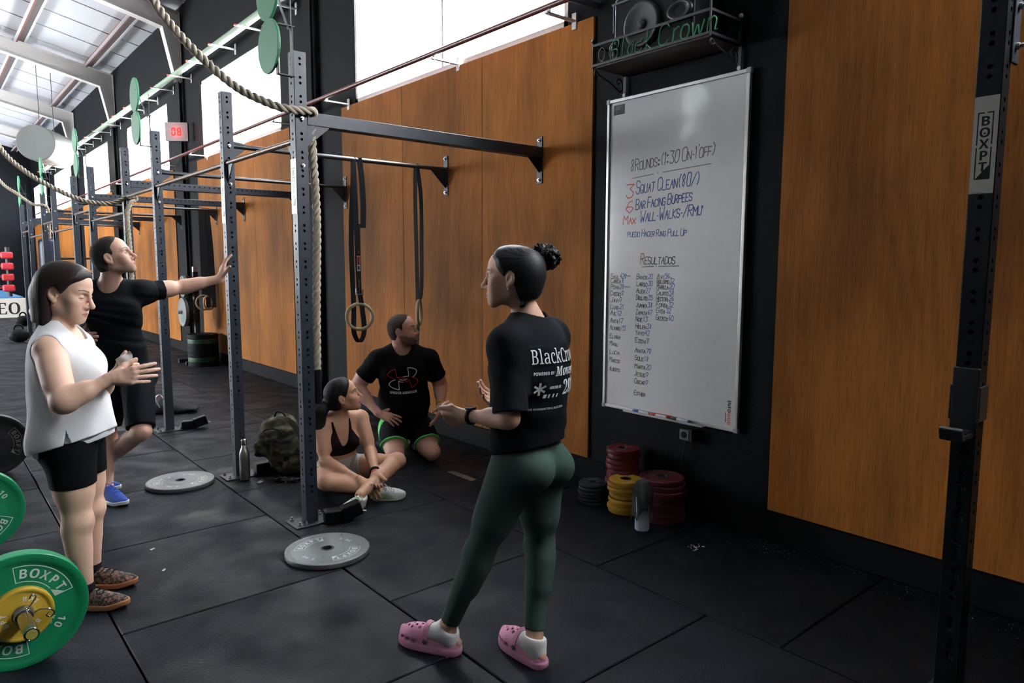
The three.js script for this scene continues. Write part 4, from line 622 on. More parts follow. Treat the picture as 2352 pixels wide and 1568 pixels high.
{ // stacks of change plates by the wall
  const stackOf = (name, n, x, z, r, h, m, top, lab, group, jig, txt) => { const proto = plate(name, lab(0), r, h, m, null, group); let y = 0.001; for (let i = n - 1; i >= 0; i--) { const p = i === n - 1 ? proto : copyThing(proto, [0, 0, 0], 0); p.userData.label = lab(i); p.position.set(x + rr(-1, 1) * jig, y, z + rr(-1, 1) * jig); p.rotation.y = rr(0, 6); y += h + 0.0006; if (i === 0 && txt) { const q = part('print', new THREE.RingGeometry(r * 0.30, r * 0.86, 56).rotateX(-Math.PI / 2), printMat2(txt), p, 'pale lettering'); q.position.y = h * 0.84 + 0.0012; q.rotation.y = -p.rotation.y - 0.7; const uv = q.geometry.attributes.uv, pp = q.geometry.attributes.position; for (let k = 0; k < uv.count; k++) uv.setXY(k, 0.5 + pp.getX(k) / r / 2, 0.5 - pp.getZ(k) / r / 2); } } return y; };
  const ord = ['top', 'second', 'third', 'fourth', 'fifth', 'sixth', 'seventh', 'eighth', 'ninth', 'tenth', 'eleventh'];
  const tt = c => plateText(c, [['BOXPT', 165, 0, 46, 0.22], ['BOXPT', 165, Math.PI, 46, 0.22]]);
  stackOf('yellow_plate', 9, 3.375, -2.852, 0.105, 0.0235, std([0.50, 0.27, 0.02], 0.45), 0, i => i ? `${ord[i]} plate from the top of the yellow stack by the wall` : 'top plate of the yellow stack by the wall', 'yellow change plates', 0.013, tt('#e8d9a8'));
  stackOf('dark_red_plate', 8, 3.455, -2.628, 0.138, 0.032, std([0.085, 0.014, 0.017], 0.45), 0, i => i ? `${ord[i]} plate from the top of the wide dark red stack` : 'top plate of the wide dark red stack by the white jug', 'dark red plates', 0.014, tt('#8d5a54'));
  stackOf('blue_plate', 6, 3.335, -3.10, 0.095, 0.0225, std([0.005, 0.017, 0.03], 0.5), 0, i => i ? `${ord[i]} plate from the top of the low dark blue stack` : 'top plate of the low dark blue stack', 'dark blue change plates', 0.007, tt('#8fa3b0'));
  stackOf('red_plate', 11, 3.495, -2.985, 0.108, 0.033, std([0.125, 0.012, 0.014], 0.42), 0, i => i ? `${ord[i]} plate from the top of the tall red stack behind the yellow one` : 'top plate of the tall red stack behind the yellow one', 'red change plates', 0.008, tt('#d8b9b4'));
  // jug with a cloth over it
  const jx = 3.20, jz = -2.575, jug = thing('plastic_jug', 'translucent white plastic jug half hidden under a grey cloth', 'jug', [jx, 0.001, jz]);
  part('jug_body', lathe([[0, 0], [0.038, 0], [0.043, 0.008], [0.043, 0.20], [0.036, 0.235], [0.022, 0.25], [0.02, 0.272]], 40), std([0.42, 0.47, 0.55], 0.4), jug); part('jug_cap', lathe([[0, 0.272], [0.023, 0.272], [0.023, 0.29], [0.02, 0.294], [0, 0.294]], 28), std([0.5, 0.5, 0.5], 0.5), jug);
  const ct = thing('cleaning_cloth', 'grey microfibre cloth draped over the white jug', 'cloth'); const N = 40, pos = [], idx = []; // a square cloth hung over the jug's top
  const out = [Math.cos(2.3), Math.sin(2.3)];
  for (let j = 0; j <= N; j++) for (let i = 0; i <= N; i++) { const u = (i / N - 0.5) * 0.40, v = (j / N - 0.5) * 0.50, rad = Math.hypot(u, v), a = Math.atan2(v, u), fall = Math.max(0, rad - 0.034), rr0 = Math.min(rad, 0.034) + Math.min(fall, 0.05) * 0.45 + 0.006 * Math.sin(a * 7 + fall * 18) * cl(fall * 18) + 0.010 * Math.sin(a * 3 + 1) * cl(fall * 10); const y = 0.306 - Math.max(0, fall - 0.004) * 0.97 - 0.008 * cl(rad / 0.034); const ca = 2.2, X = Math.cos(a + ca) * rr0, Z = Math.sin(a + ca) * rr0; pos.push(jx + X, Math.max(0.055 + 0.02 * Math.sin(a * 2 + 0.6) + 0.004 * Math.sin(a * 9), y), jz + Z); }
  for (let j = 0; j < N; j++) for (let i = 0; i < N; i++) { const a = j * (N + 1) + i; idx.push(a, a + N + 1, a + 1, a + 1, a + N + 1, a + N + 2); }
  const g = new THREE.BufferGeometry(); g.setAttribute('position', new THREE.Float32BufferAttribute(pos, 3)); g.setIndex(idx); g.computeVertexNormals(); const uv = []; for (let k = 0; k < pos.length / 3; k++) uv.push((k % (N + 1)) / N * 0.3, Math.floor(k / (N + 1)) / N * 0.4); g.setAttribute('uv', new THREE.Float32BufferAttribute(uv, 2));
  const cm = fabric([0.125, 0.145, 0.14], 0.95, { bumpScale: 0.002, side: THREE.DoubleSide, map: dataTex(128, 128, (u, v) => { const n = 0.75 + 0.45 * wrapNoise(u, v, 9, 3); return [n, n, n]; }) }); part('cloth', g, cm, ct);
}
// ---------------------------------------------------------------- the upright near the right edge
{
  const x = 2.7375, z = -0.797, t = thing('rack_upright', 'tall black drilled upright with a silver label standing at the right edge', 'rack upright');
  const up = part('upright', uprightGeo(3.2, 10), dark([0.007, 0.009, 0.012], 0.38, { bumpMap: grainAt(6), bumpScale: 0.0004 }), t); up.position.set(x, 0.008, z); part('base_plate', rbox(0.24, 0.008, 0.17, 0.003, 0, -0.004, 0), M.dull, up);
  labelPlate(t, x - S / 2, 1.957, z);
  const br = part('crossbar_plate', rbox(0.06, 0.62, 0.008, 0.004, x + 0.05, 2.53, z + S / 2 + 0.004), M.steel, t); for (const y of [2.275, 2.40]) part('plate_bolt', at(merge([cyl(0.012, 0.012, 0.01, 0, 0.005, 0, 6), cyl(0.007, 0.007, 0.02, 0, 0.012, 0, 12)]).rotateX(Math.PI / 2), x + 0.05, y, z + S / 2 + 0.008), M.zinc, br);
  part('plate_beam', rbox(0.6, S, S, 0.004, x + 0.38, 2.62, z), M.steel, t);
  const nm = canvasTex(64, 1024, c => { c.clearRect(0, 0, 64, 1024); c.fillStyle = 'rgba(120,90,60,0.6)'; c.font = 'bold 30px sans-serif'; c.textAlign = 'center'; [20, 19, 18, 17, 16, 15, 14, 13].forEach((n, i) => { c.save(); c.translate(34, 60 + i * 124); c.rotate(-0.05); c.fillText(String(n), 0, 0); c.restore(); }); });
  const np = part('hole_numbers', new THREE.PlaneGeometry(0.03, 0.84).rotateY(-Math.PI / 2), new THREE.MeshStandardMaterial({ map: nm, transparent: true, roughness: 0.6 }), t, 'worn hole numbers'); np.position.set(x - S / 2 - 0.0015, 0.52, z + 0.012);
  const j = thing('j_cup', 'black steel bar hook clamped on the upright at the right edge', 'bar hook'); const zz = z, y = 1.0, xx = x - S / 2;
  part('hook_plate', rbox(0.012, 0.235, 0.082, 0.005, xx - 0.006, y + 0.105, zz), M.blackGloss, j); part('hook_side', rbox(0.085, 0.12, 0.008, 0.003, xx + 0.030, y + 0.10, zz + S / 2 + 0.005), std([0.05, 0.055, 0.06], 0.35, 0.5), j, 'worn steel side strap'); part('hook_side', rbox(0.085, 0.12, 0.008, 0.003, xx + 0.030, y + 0.10, zz - S / 2 - 0.005), M.blackGloss, j);
  part('hook_lip', [rbox(0.115, 0.018, 0.07, 0.006, xx - 0.06, y - 0.004, zz), at(rbox(0.02, 0.045, 0.07, 0.006).rotateZ(0.3), xx - 0.117, y + 0.010, zz)], M.blackGloss, j);
  part('hook_liner', rbox(0.09, 0.008, 0.06, 0.003, xx - 0.055, y + 0.009, zz), M.rubber, j);
}
// ---------------------------------------------------------------- on the floor by the rig
{
  const st = thing('steel_bottle', 'brushed steel drinks bottle standing at the foot of the second upright', 'bottle', [1.735, 0.009, -5.045]);
  const R = 0.036, bs = std([0.40, 0.39, 0.36], 0.3, 1);
  part('bottle_body', lathe([[0, 0], [R * 0.92, 0], [R, 0.006], [R, 0.175], [R * 0.93, 0.2], [R * 0.7, 0.225], [R * 0.5, 0.24], [R * 0.48, 0.258], [0, 0.258]], 48), bs, st); part('bottle_cap', lathe([[0, 0.259], [R * 0.55, 0.259], [R * 0.57, 0.264], [R * 0.57, 0.292], [R * 0.5, 0.3], [0, 0.3]], 36), M.chrome, st);
  // camouflage rucksack
  const c = [2.06, 0, -5.10], bag = thing('backpack', 'slumped camouflage backpack on the floor between the two near uprights', 'backpack');
  const L = LRv, A = HDv; function W(a, y, b) { return [c[0] + L[0] * a + A[0] * b, y, c[2] + L[2] * a + A[2] * b]; }
  const pr = fold([ell(W(0.02, 0.20, 0), [0.175, 0.19, 0.14], [L, [0.25, 1, 0].map((q, i) => q), A].map(nrm3), 0.05), ell(W(0.06, 0.13, -0.07), [0.15, 0.13, 0.09], [L, [0, 1, 0], A], 0.05), ell(W(-0.03, 0.34, 0.02), [0.12, 0.09, 0.10], [L, [0, 1, 0], A], 0.05), cone(W(-0.11, 0.32, -0.04), W(-0.14, 0.20, -0.06), 0.06, 0.07, 0.03), ell(W(0.10, 0.20, -0.09), [0.09, 0.14, 0.06], [L, [0, 1, 0], A], 0.03)], 0.04);
  const bf = (x, y, z) => { let d = pr(x, y, z); if (d > 0.05) return d; d += 0.010 * Math.sin((x + y * 1.6 - z) * 38 + 3 * noise(x * 9, y * 9, z * 9)) * 0.6 + 0.012 * noise(x * 14, y * 14, z * 14) + 0.004 * noise(x * 40, y * 40, z * 40); return smax(d, 0.004 - y, 0.01) * 0.8; };
  const camo = (x, y, z) => { const n = noise(x * 16, y * 22, z * 16), m = noise(x * 24 + 5, y * 30, z * 24); return n > 0.22 ? [0.022, 0.023, 0.014] : m > 0.15 ? [0.105, 0.09, 0.054] : n < -0.28 ? [0.045, 0.034, 0.02] : [0.062, 0.064, 0.036]; };
  const [lo, hi] = around([W(-0.2, 0, 0), W(0.25, 0.46, 0)], 0.19); part('pack_body', finish(meshSDF(bf, lo, hi, 0.007), camo), new THREE.MeshStandardMaterial({ vertexColors: true, roughness: 0.9, bumpMap: grainAt(20), bumpScale: 0.001 }), bag);
  const wb = std([0.035, 0.033, 0.022], 0.9); part('shoulder_strap', strapGeo([W(-0.04, 0.425, -0.05), W(0.06, 0.42, -0.10), W(0.15, 0.34, -0.14), W(0.20, 0.2, -0.15), W(0.21, 0.05, -0.14)], 0.045, nrm3([L[0], 0.5, L[2]]), 0.008), wb, bag); part('grab_handle', tube([W(-0.07, 0.42, 0), W(-0.05, 0.46, -0.02), W(0.0, 0.46, -0.03), W(0.02, 0.425, -0.02)], 0.009, 24, 8), wb, bag);
  part('zip_line', tube([W(-0.15, 0.30, -0.08), W(-0.10, 0.345, -0.115), W(-0.02, 0.35, -0.12), W(0.05, 0.31, -0.15)], 0.005, 30, 6), M.rubber, bag);
  // odds and ends before it
  const sg = thing('sunglasses', 'folded sunglasses with thin dark frames on the floor before the backpack', 'sunglasses'); const gp = [1.885, 0.012, -4.87]; const gl = [0, 1].map(k => at(new THREE.TorusGeometry(0.022, 0.002, 6, 20).rotateX(1.2), gp[0] + L[0] * (k * 0.055 - 0.03), 0.028, gp[2] + L[2] * (k * 0.055 - 0.03))); part('frame', [...gl, tube([v3(gp, L, -0.055), v3(v3(gp, L, -0.06), [0, 0.02, 0], 1), v3(gp, L, 0.06)], 0.002, 12, 6), tube([v3(v3(gp, L, 0.05), [0, 0.026, 0]), v3(v3(gp, L, 0.10), [0, 0.012, 0])], 0.002, 8, 6)], M.blackGloss, sg); part('lens', [0, 1].map(k => at(new THREE.CircleGeometry(0.0215, 20).rotateX(1.2 - Math.PI / 2 + 1.57), gp[0] + L[0] * (k * 0.055 - 0.03), 0.028, gp[2] + L[2] * (k * 0.055 - 0.03))), M.blackGloss, sg);
  const wr = thing('snack_wrapper', 'crumpled dark shiny wrapper lying on the floor before the backpack', 'wrapper'); { const f = (x, y, z) => { const p = [x - 1.96, y - 0.016, z + 4.82]; const a = p[0] * L[0] + p[2] * L[2], b2 = p[0] * A[0] + p[2] * A[2]; return (Math.max(Math.abs(a) - 0.085, Math.abs(p[1]) - 0.010, Math.abs(b2) - 0.025) + 0.011 * noise(x * 45, y * 60, z * 45)) * 0.6; }; const q = around([[1.96, 0.02, -4.82]], 0.13); part('wrapper', finish(meshSDF(f, q[0], q[1], 0.005)), std([0.02, 0.02, 0.022], 0.15, 0.3), wr); }
  const cd = thing('white_card', 'small white folded card on the floor by the sunglasses', 'card', [1.80, 0.001, -4.93], 0.7); part('card', rbox(0.042, 0.006, 0.03, 0.001, 0, 0.003, 0), M.white, cd); part('card_flap', at(box(0.042, 0.001, 0.026).rotateX(-0.5), 0, 0.0125, -0.002), M.white, cd);
  const ch = thing('chalk_block', 'small yellow piece of chalk on the floor before the backpack', 'chalk', [1.965, 0.001, -4.905], 0.6); part('chalk', rbox(0.045, 0.014, 0.016, 0.004, 0, 0.007, 0), std([0.42, 0.36, 0.12], 0.8), ch);
  // black padded blocks pinned low on the uprights
  const pad = (label, x, z, turn) => { const t = thing('foot_block', label, 'block', [x, 0.001, z], turn, 'black padded blocks at the uprights'); part('pad', [rbox(0.13, 0.075, 0.085, 0.012, -0.02, 0.0405, 0), at(rbox(0.12, 0.085, 0.08, 0.010).rotateZ(0.28), 0.075, 0.062, 0.012)], dark([0.004, 0.005, 0.006], 0.35), t); part('pin', rod([0.12, 0.05, 0.01], [0.165, 0.043, 0.012], 0.006), M.zinc, t); part('pad_plate', box(0.004, 0.07, 0.075, -0.086, 0.04, 0), M.dull, t); return t; };
  pad('black padded block on the floor at the foot of the nearest upright', 1.885, -3.86, -0.25); pad('black padded block on the floor at the foot of the third upright', 1.93, -7.03, -0.15); pad('black padded block on the floor behind the steel bottle', 1.94, -5.17, 0.0);
  // water bottle and red bag
  const wbt = thing('water_bottle', 'clear plastic water bottle with a red and blue label by the red bag', 'bottle', [1.70, 0.001, -7.60]); const pet = new THREE.MeshPhysicalMaterial({ color: 0xdfe8ee, roughness: 0.08, transmission: 0.92, thickness: 0, ior: 1.45 });
  const prof = [[0, 0.004], [0.036, 0.0]]; for (let i = 0; i < 8; i++) prof.push([0.041, 0.02 + i * 0.02], [0.038, 0.03 + i * 0.02]); prof.push([0.041, 0.19], [0.041, 0.255], [0.034, 0.285], [0.018, 0.315], [0.0155, 0.335]); part('bottle_body', lathe(prof, 36), pet, wbt); part('bottle_cap', lathe([[0, 0.335], [0.018, 0.335], [0.018, 0.358], [0, 0.36]], 24), std([0.55, 0.6, 0.65], 0.4), wbt); part('bottle_label', lathe([[0.0416, 0.192], [0.0416, 0.25]], 36), std('#ffffff', 0.5, 0, { map: canvasTex(256, 64, q => { q.fillStyle = '#cfd8e2'; q.fillRect(0, 0, 256, 64); q.fillStyle = '#2b5ba8'; for (let i = 0; i < 4; i++) { q.beginPath(); q.ellipse(32 + i * 64, 46, 24, 12, -0.3, 0, 7); q.fill(); } q.fillStyle = '#c4243a'; for (let i = 0; i < 4; i++) { q.beginPath(); q.ellipse(32 + i * 64, 20, 12, 9, 0, 0, 7); q.fill(); } }) }), wbt, 'red, white and blue label');
  const rb = thing('sports_bag', 'red and black soft sports bag slumped behind the third upright', 'bag'); { const C0 = [1.99, 0.07, -7.98], f = (x, y, z) => { const p = sub3([x, y, z], C0), a = dot3(p, L), b2 = dot3(p, A); const hh = 0.125 * sstep(0.30, -0.10, a) + 0.02; return smax((Math.sqrt((a / 0.30) ** 2 + ((p[1] + 0.03) / hh) ** 2 + (b2 / 0.15) ** 2) - 1) * 0.07 + 0.006 * noise(x * 12, y * 12, z * 12), 0.004 - y, 0.008); }; const q = around([C0], 0.36); part('bag_body', finish(meshSDF(f, [q[0][0], -0.02, q[0][2]], [q[1][0], 0.3, q[1][2]], 0.011), (x, y, z) => { const a = dot3(sub3([x, y, z], C0), L); return a < -0.12 || y > 0.155 + 0.1 * Math.abs(a) ? [0.20, 0.012, 0.02] : [0.012, 0.012, 0.014]; }), new THREE.MeshStandardMaterial({ vertexColors: true, roughness: 0.8 }), rb); part('bag_strap', tube([[1.83, 0.10, -7.76], [1.80, 0.19, -7.79], [1.86, 0.21, -7.86], [1.9, 0.14, -7.82]], 0.008, 30, 6), M.zinc, rb, 'pale carrying strap'); }
  // bits on the mats
  for (const [x, z, l, r] of [[0.896, -4.116, 'tiny white paper scrap on the mat, farther of the two', 0.4], [0.872, -3.788, 'tiny white paper scrap on the mat, nearer of the two', 0.9]]) { const q = part('paper_scrap', [box(0.022, 0.003, 0.01, 0, 0.002, 0), at(box(0.009, 0.002, 0.006), 0.008, 0.004, 0.002)], M.white, null); q.position.set(x, 0.001, z); q.rotation.y = r; tag(q, l, 'paper'); }
  { const g = []; for (let i = 0; i < 16; i++) { const s = rr(0.004, 0.011); g.push(at(box(s, 0.003, s * 0.7).rotateY(rr(0, 3)), 3.222 + rr(-0.05, 0.05), 0.003, -2.213 + rr(-0.03, 0.03))); } const d = part('paper_crumbs', g, M.white, null); tag(d, 'scatter of white paper crumbs on the dark mats before the whiteboard', 'crumbs', null, 'stuff'); }
  { const g = []; for (let i = 0; i < 150; i++) { const s = rr(0.002, 0.005), zz = rr(-2.2, -0.4); g.push(at(box(s, 0.002, s).rotateY(rr(0, 3)), WX - 0.03 - Math.abs(rr(-1, 1) * rr(0, 1)) * 0.22, 0.0022, zz)); } const d = part('chalk_dust', g, std([0.16, 0.15, 0.14], 0.9), null); tag(d, 'pale chalk crumbs along the foot of the boards at the right', 'crumbs', null, 'stuff'); }
  { const q = part('wood_strip', rbox(0.05, 0.006, 0.30, 0.002, 0, 0.003, 0), std([0.10, 0.075, 0.055], 0.7), null); q.position.set(3.01, 0.001, -4.12); tag(q, 'short pale wooden strip lying on the mats behind the coach', 'strip'); }
}
// ---------------------------------------------------------------- along the wall and at the far end
{
  const bracketArm = (x, y, z, len) => [box(len, 0.012, 0.035, x, y, z), box(0.008, 0.11, 0.04, WX - 0.005, y - 0.0, z)];
  { // red-brown pipe on pale brackets before the windows
    const t = thing('wall_rail', 'red-brown pipe carried on white brackets before the windows', 'pipe'), x = WX - 0.25, y = 3.30;
    part('pipe', rod([x, y, -30], [x, y, -3.42], 0.021, 14), std([0.14, 0.03, 0.024], 0.35), t); part('pipe_end', rod([x, y, -3.42], [WX + 0.005, y - 0.0, -3.40], 0.021, 12), std([0.05, 0.06, 0.075], 0.4), t);
    for (const z of [-3.62, -5.0, -6.98, -8.4, -10.1, -11.7, -13.2, -15.2, -16.9, -18.4, -20.2, -22]) { const b = part('bracket', [...bracketArm(WX - 0.14, y - 0.045, z, 0.27), box(0.012, 0.05, 0.03, x, y - 0.03, z)], M.frameWhite, t, 'white flat bracket'); }
  }
  { // corrugated pale hose with its many brackets, under the eaves
    const t = thing('corrugated_hose', 'pale green corrugated hose running along the wall on white brackets', 'hose'), x = WX - 0.2, y = 4.62, pts = []; for (let z = -28; z < -2; z += 0.03) { const k = Math.round((z + 28) / 0.03) % 2; pts.push([k ? 0.048 : 0.037, z]); }
    part('hose', lathe(pts, 14).rotateX(Math.PI / 2).translate(x, y, 0), std([0.34, 0.44, 0.32], 0.5), t);
    for (let i = 0; i < 22; i++) { const z = -6.2 - i * 1.03; const b = part('bracket', [box(0.34, 0.016, 0.035, WX - 0.165, y - 0.056, z), box(0.012, 0.14, 0.045, WX + 0.010, y - 0.05, z)], M.frameWhite, t); part('bracket_tip', box(0.03, 0.02, 0.037, WX - 0.345, y - 0.056, z), std([0.5, 0.06, 0.04], 0.5), b, 'red bracket tip'); }
  }
  { // LED clock
    const t = thing('wall_clock', 'digital wall clock with red glowing digits between two windows', 'clock', [WX - 0.2, 3.72, -12.55], 0.95); part('clock_case', rbox(0.06, 0.30, 0.36, 0.008), M.plastic, t); part('clock_rim', [rbox(0.01, 0.30, 0.36, 0.004, -0.03, 0, 0)], std([0.2, 0.2, 0.2], 0.5), t);
    const lit = new THREE.MeshStandardMaterial({ color: 0x200000, emissive: 0xff1a10, emissiveIntensity: 1.6, roughness: 0.5 }); const seg = (g, z, on) => { const H = 0.055, W = 0.045, T = 0.013; [[0, H, 1], [0, 0, 1], [0, -H, 1], [-1, H / 2, 0], [1, H / 2, 0], [-1, -H / 2, 0], [1, -H / 2, 0]].forEach(([a, y, h], i) => { if (on[i]) g.push(h ? box(0.004, T, W, -0.037, y, z) : box(0.004, H - T, T, -0.037, y, z + a * W / 2)); }); };
    const g = []; seg(g, -0.045, [1, 0, 1, 1, 1, 1, 1]); seg(g, 0.045, [1, 1, 1, 1, 1, 1, 1]); part('lit_digits', g, lit, t, 'red LED digits'); const pl = new THREE.PointLight(0xff2010, 0.12, 3); pl.position.set(-0.09, 0, 0); t.add(pl);
    part('clock_arm', rod([0.03, -0.05, 0], [0.14, -0.12, -0.20], 0.012), M.dull, t);
  }
  { // round galvanised duct
    const t = thing('air_duct', 'large round galvanised duct with a capped end hanging under the roof', 'duct', [2.24, 4.24, -19.0]); const ax = nrm3([0.42, 0.02, -0.9]); const q = new THREE.Quaternion().setFromUnitVectors(V(0, 1, 0), V(...ax)); const gal = std([0.34, 0.34, 0.32], 0.38, 0.75);
    const body = [lathe([[0.38, 0], [0.39, 0.01], [0.39, 0.45], [0.396, 0.46], [0.39, 0.47], [0.39, 0.95], [0.396, 0.96], [0.39, 0.97], [0.39, 1.5], [0.3, 1.5]], 48)]; part('duct_shell', merge(body).applyQuaternion(q), gal, t); part('duct_cap', lathe([[0, 0.02], [0.36, 0.0], [0.385, 0.005]], 48).applyQuaternion(q), std([0.16, 0.17, 0.16], 0.55, 0.3), t, 'grey-green end cap'); for (const k of [0.3, 1.2]) part('hanger', rod([ax[0] * k, 0.3, ax[2] * k], [ax[0] * k, 1.85, ax[2] * k], 0.006), M.dull, t);
  }
  { // plates on a wall tree, and a stack of bumpers below
    const t = thing('plate_tree', 'black steel weight tree by the far boards with pegs for plates', 'weight tree', [3.38, 0, -11.75]); part('tree_post', rbox(0.075, 1.45, 0.075, 0.006, 0, 0.73, 0), M.dull, t); part('tree_foot', [rbox(0.5, 0.06, 0.06, 0.006, 0, 0.03, 0.2), rbox(0.5, 0.06, 0.06, 0.006, 0, 0.03, -0.2), rbox(0.06, 0.06, 0.46, 0.006, 0, 0.03, 0)], M.dull, t); for (const y of [0.82, 1.22]) part('peg', rod([-0.28, y, 0], [0.05, y, 0], 0.024), M.zinc, t); part('tree_cap', cyl(0.04, 0.04, 0.08, 0, 1.49, 0), M.zinc, t);
    const gp = std([0.15, 0.16, 0.15], 0.5), lab = ['outer grey plate on the lower peg of the weight tree', 'inner dark plate on the lower peg of the weight tree', 'outer grey plate on the upper peg of the weight tree', 'inner dark plate on the upper peg of the weight tree'];
    [[0.82, -0.17, 0.225, gp], [0.82, -0.11, 0.225, M.rubber], [1.22, -0.15, 0.17, gp], [1.22, -0.09, 0.17, M.rubber]].forEach(([y, dx, r, m], i) => { const p = plate('hung_plate', lab[i], r, 0.05, m, null, 'plates on the weight tree'); p.position.set(3.38 + dx, y, -11.75); p.rotation.z = Math.PI / 2; });
    const gr = std([0.006, 0.05, 0.022], 0.5), n = ['top', 'second', 'third', 'fourth', 'fifth', 'sixth', 'seventh']; let y = 0.001; for (let i = 6; i >= 0; i--) { const p = plate('bumper_plate', `${n[i]} plate from the top of the bumper stack below the weight tree`, 0.225, 0.07, i === 1 || i === 5 ? gr : M.rubber, null, 'stack of bumpers below the weight tree'); p.position.set(3.36, y, -11.42); y += 0.0705; }
  }
  { // boxing ring in the far corner
    const t = thing('boxing_ring', 'boxing ring with a blue canvas, red corner pads and white lettered apron', 'boxing ring', [0, 0, -25.2]); const x1 = 2.42, x0 = -3.6, dep = 6.6, h = 0.56;
    part('platform', box(x1 - x0, h, dep, (x0 + x1) / 2, h / 2, -dep / 2), std([0.05, 0.05, 0.055], 0.8), t); part('canvas', rbox(x1 - x0 - 0.02, 0.05, dep - 0.02, 0.02, (x0 + x1) / 2, h + 0.026, -dep / 2), std([0.03, 0.17, 0.36], 0.7), t, 'blue canvas');
    const bn = canvasTex(1536, 256, c => { c.fillStyle = '#d8d4cc'; c.fillRect(0, 0, 1536, 256); c.fillStyle = '#15171a'; c.textBaseline = 'middle'; c.textAlign = 'right'; c.font = 'bold 215px serif'; c.save(); c.translate(1485, 136); c.scale(0.92, 1); c.fillText('BOXEO', 0, 0); c.restore(); });
    const ap = part('apron', rbox(3.3, 0.57, 0.02, 0.004, x1 - 1.62, 0.287, 0.012), M.white, t, 'white apron with big black letters'); const pf = part('apron_print', new THREE.PlaneGeometry(3.28, 0.56), std('#ffffff', 0.8, 0, { map: bn }), ap); pf.position.set(x1 - 1.62, 0.287, 0.0235);
    for (const x of [x1 - 0.3, x0 + 0.3]) { const p = part('corner_post', cyl(0.06, 0.06, 1.5, x, h + 0.75, -0.35), M.dull, t); }
    for (const y of [0.30, 0.62, 0.94, 1.26]) { part('ring_rope', rod([x0 + 0.3, h + y, -0.35], [x1 - 0.3, h + y, -0.35], 0.02), y > 1 ? std([0.4, 0.4, 0.4], 0.6) : std([0.3, 0.02, 0.03], 0.6), t); part('ring_rope', rod([x1 - 0.3, h + y, -0.35], [x1 - 0.3, h + y, -dep + 0.3], 0.02), M.dull, t); part('corner_pad', [rbox(0.30, 0.2, 0.2, 0.05, x1 - 0.33, h + y, -0.25)], std(y > 0.5 && y < 0.8 ? [0.45, 0.02, 0.03] : [0.5, 0.025, 0.04], 0.5), t, 'red corner pad'); part('pad_face', [rbox(0.2, 0.14, 0.16, 0.05, x1 - 0.72, h + y - 0.05, -0.3)], M.white, t); }
  }
  // heavy bag, bike and odd weights far back
  { const t = thing('punching_bag', 'dark blue punching bag hanging behind the far uprights', 'punching bag', [2.02, 0.85, -16.29]); part('bag_body', lathe([[0, 0], [0.15, 0.0], [0.18, 0.05], [0.18, 1.15], [0.15, 1.2], [0, 1.2]], 32), std([0.012, 0.02, 0.05], 0.45), t); part('bag_chain', [0, 1, 2].map(k => rod([Math.cos(k * 2.1) * 0.15, 1.2, Math.sin(k * 2.1) * 0.15], [0, 1.45, 0], 0.008)).concat([rod([0, 1.45, 0], [0, 1.52, 0], 0.012)]), M.zinc, t); }
  { const t = thing('exercise_bike', 'dark upright exercise machine with a pale console behind the standing man', 'exercise machine', [2.75, 0, -15.6]); part('machine_frame', [rbox(0.1, 0.08, 1.2, 0.02, 0, 0.06, 0), rbox(0.5, 0.06, 0.08, 0.02, 0, 0.04, 0.55), rbox(0.5, 0.06, 0.08, 0.02, 0, 0.04, -0.55), rod([0, 0.06, 0.2], [0, 1.05, 0.32], 0.04), rod([0, 0.06, -0.2], [0, 1.35, -0.42], 0.045), rod([0, 0.75, 0.25], [0, 0.7, -0.3], 0.035)], M.steel, t); part('fan_wheel', at(new THREE.TorusGeometry(0.28, 0.03, 10, 36).rotateY(Math.PI / 2), 0, 0.5, -0.35), M.dull, t); part('seat', rbox(0.22, 0.07, 0.26, 0.03, 0, 1.08, 0.33), M.plastic, t); part('handlebar', tube([[-0.28, 1.35, -0.2], [-0.26, 1.42, -0.42], [0, 1.38, -0.46], [0.26, 1.42, -0.42], [0.28, 1.35, -0.2]], 0.018, 30, 8), M.dull, t); part('console', rbox(0.22, 0.2, 0.04, 0.01, 0, 1.55, -0.42), std([0.12, 0.16, 0.24], 0.4), t, 'pale blue console'); }
  { const t = thing('kettlebell', 'black kettlebell on the far floor left of the woman in white, nearer one', 'kettlebell', [1.52, 0, -17.2]); part('bell', at(new THREE.SphereGeometry(0.14, 24, 18).scale(1.3, 0.95, 1), 0, 0.13, 0), M.rubber, t); part('handle', at(new THREE.TorusGeometry(0.075, 0.018, 10, 24), 0, 0.27, 0), M.rubber, t); copyThing(t, [2.02, 0, -21.6], 0.4, 'black kettlebell on the far floor below the lettered apron, farther one'); }
  { const t = thing('storage_rack', 'dark steel storage shelving standing against the far boards', 'shelving', [2.9, 0, -20.5]); for (const [x, z] of [[-0.4, -1], [0.4, -1], [-0.4, 1], [0.4, 1]]) part('rack_post', rbox(0.06, 2.2, 0.06, 0.004, x, 1.1, z), M.steel, t); for (const y of [0.3, 1.0, 1.7]) part('rack_shelf', rbox(0.86, 0.04, 2.06, 0.004, 0, y, 0), M.dull, t); }
}
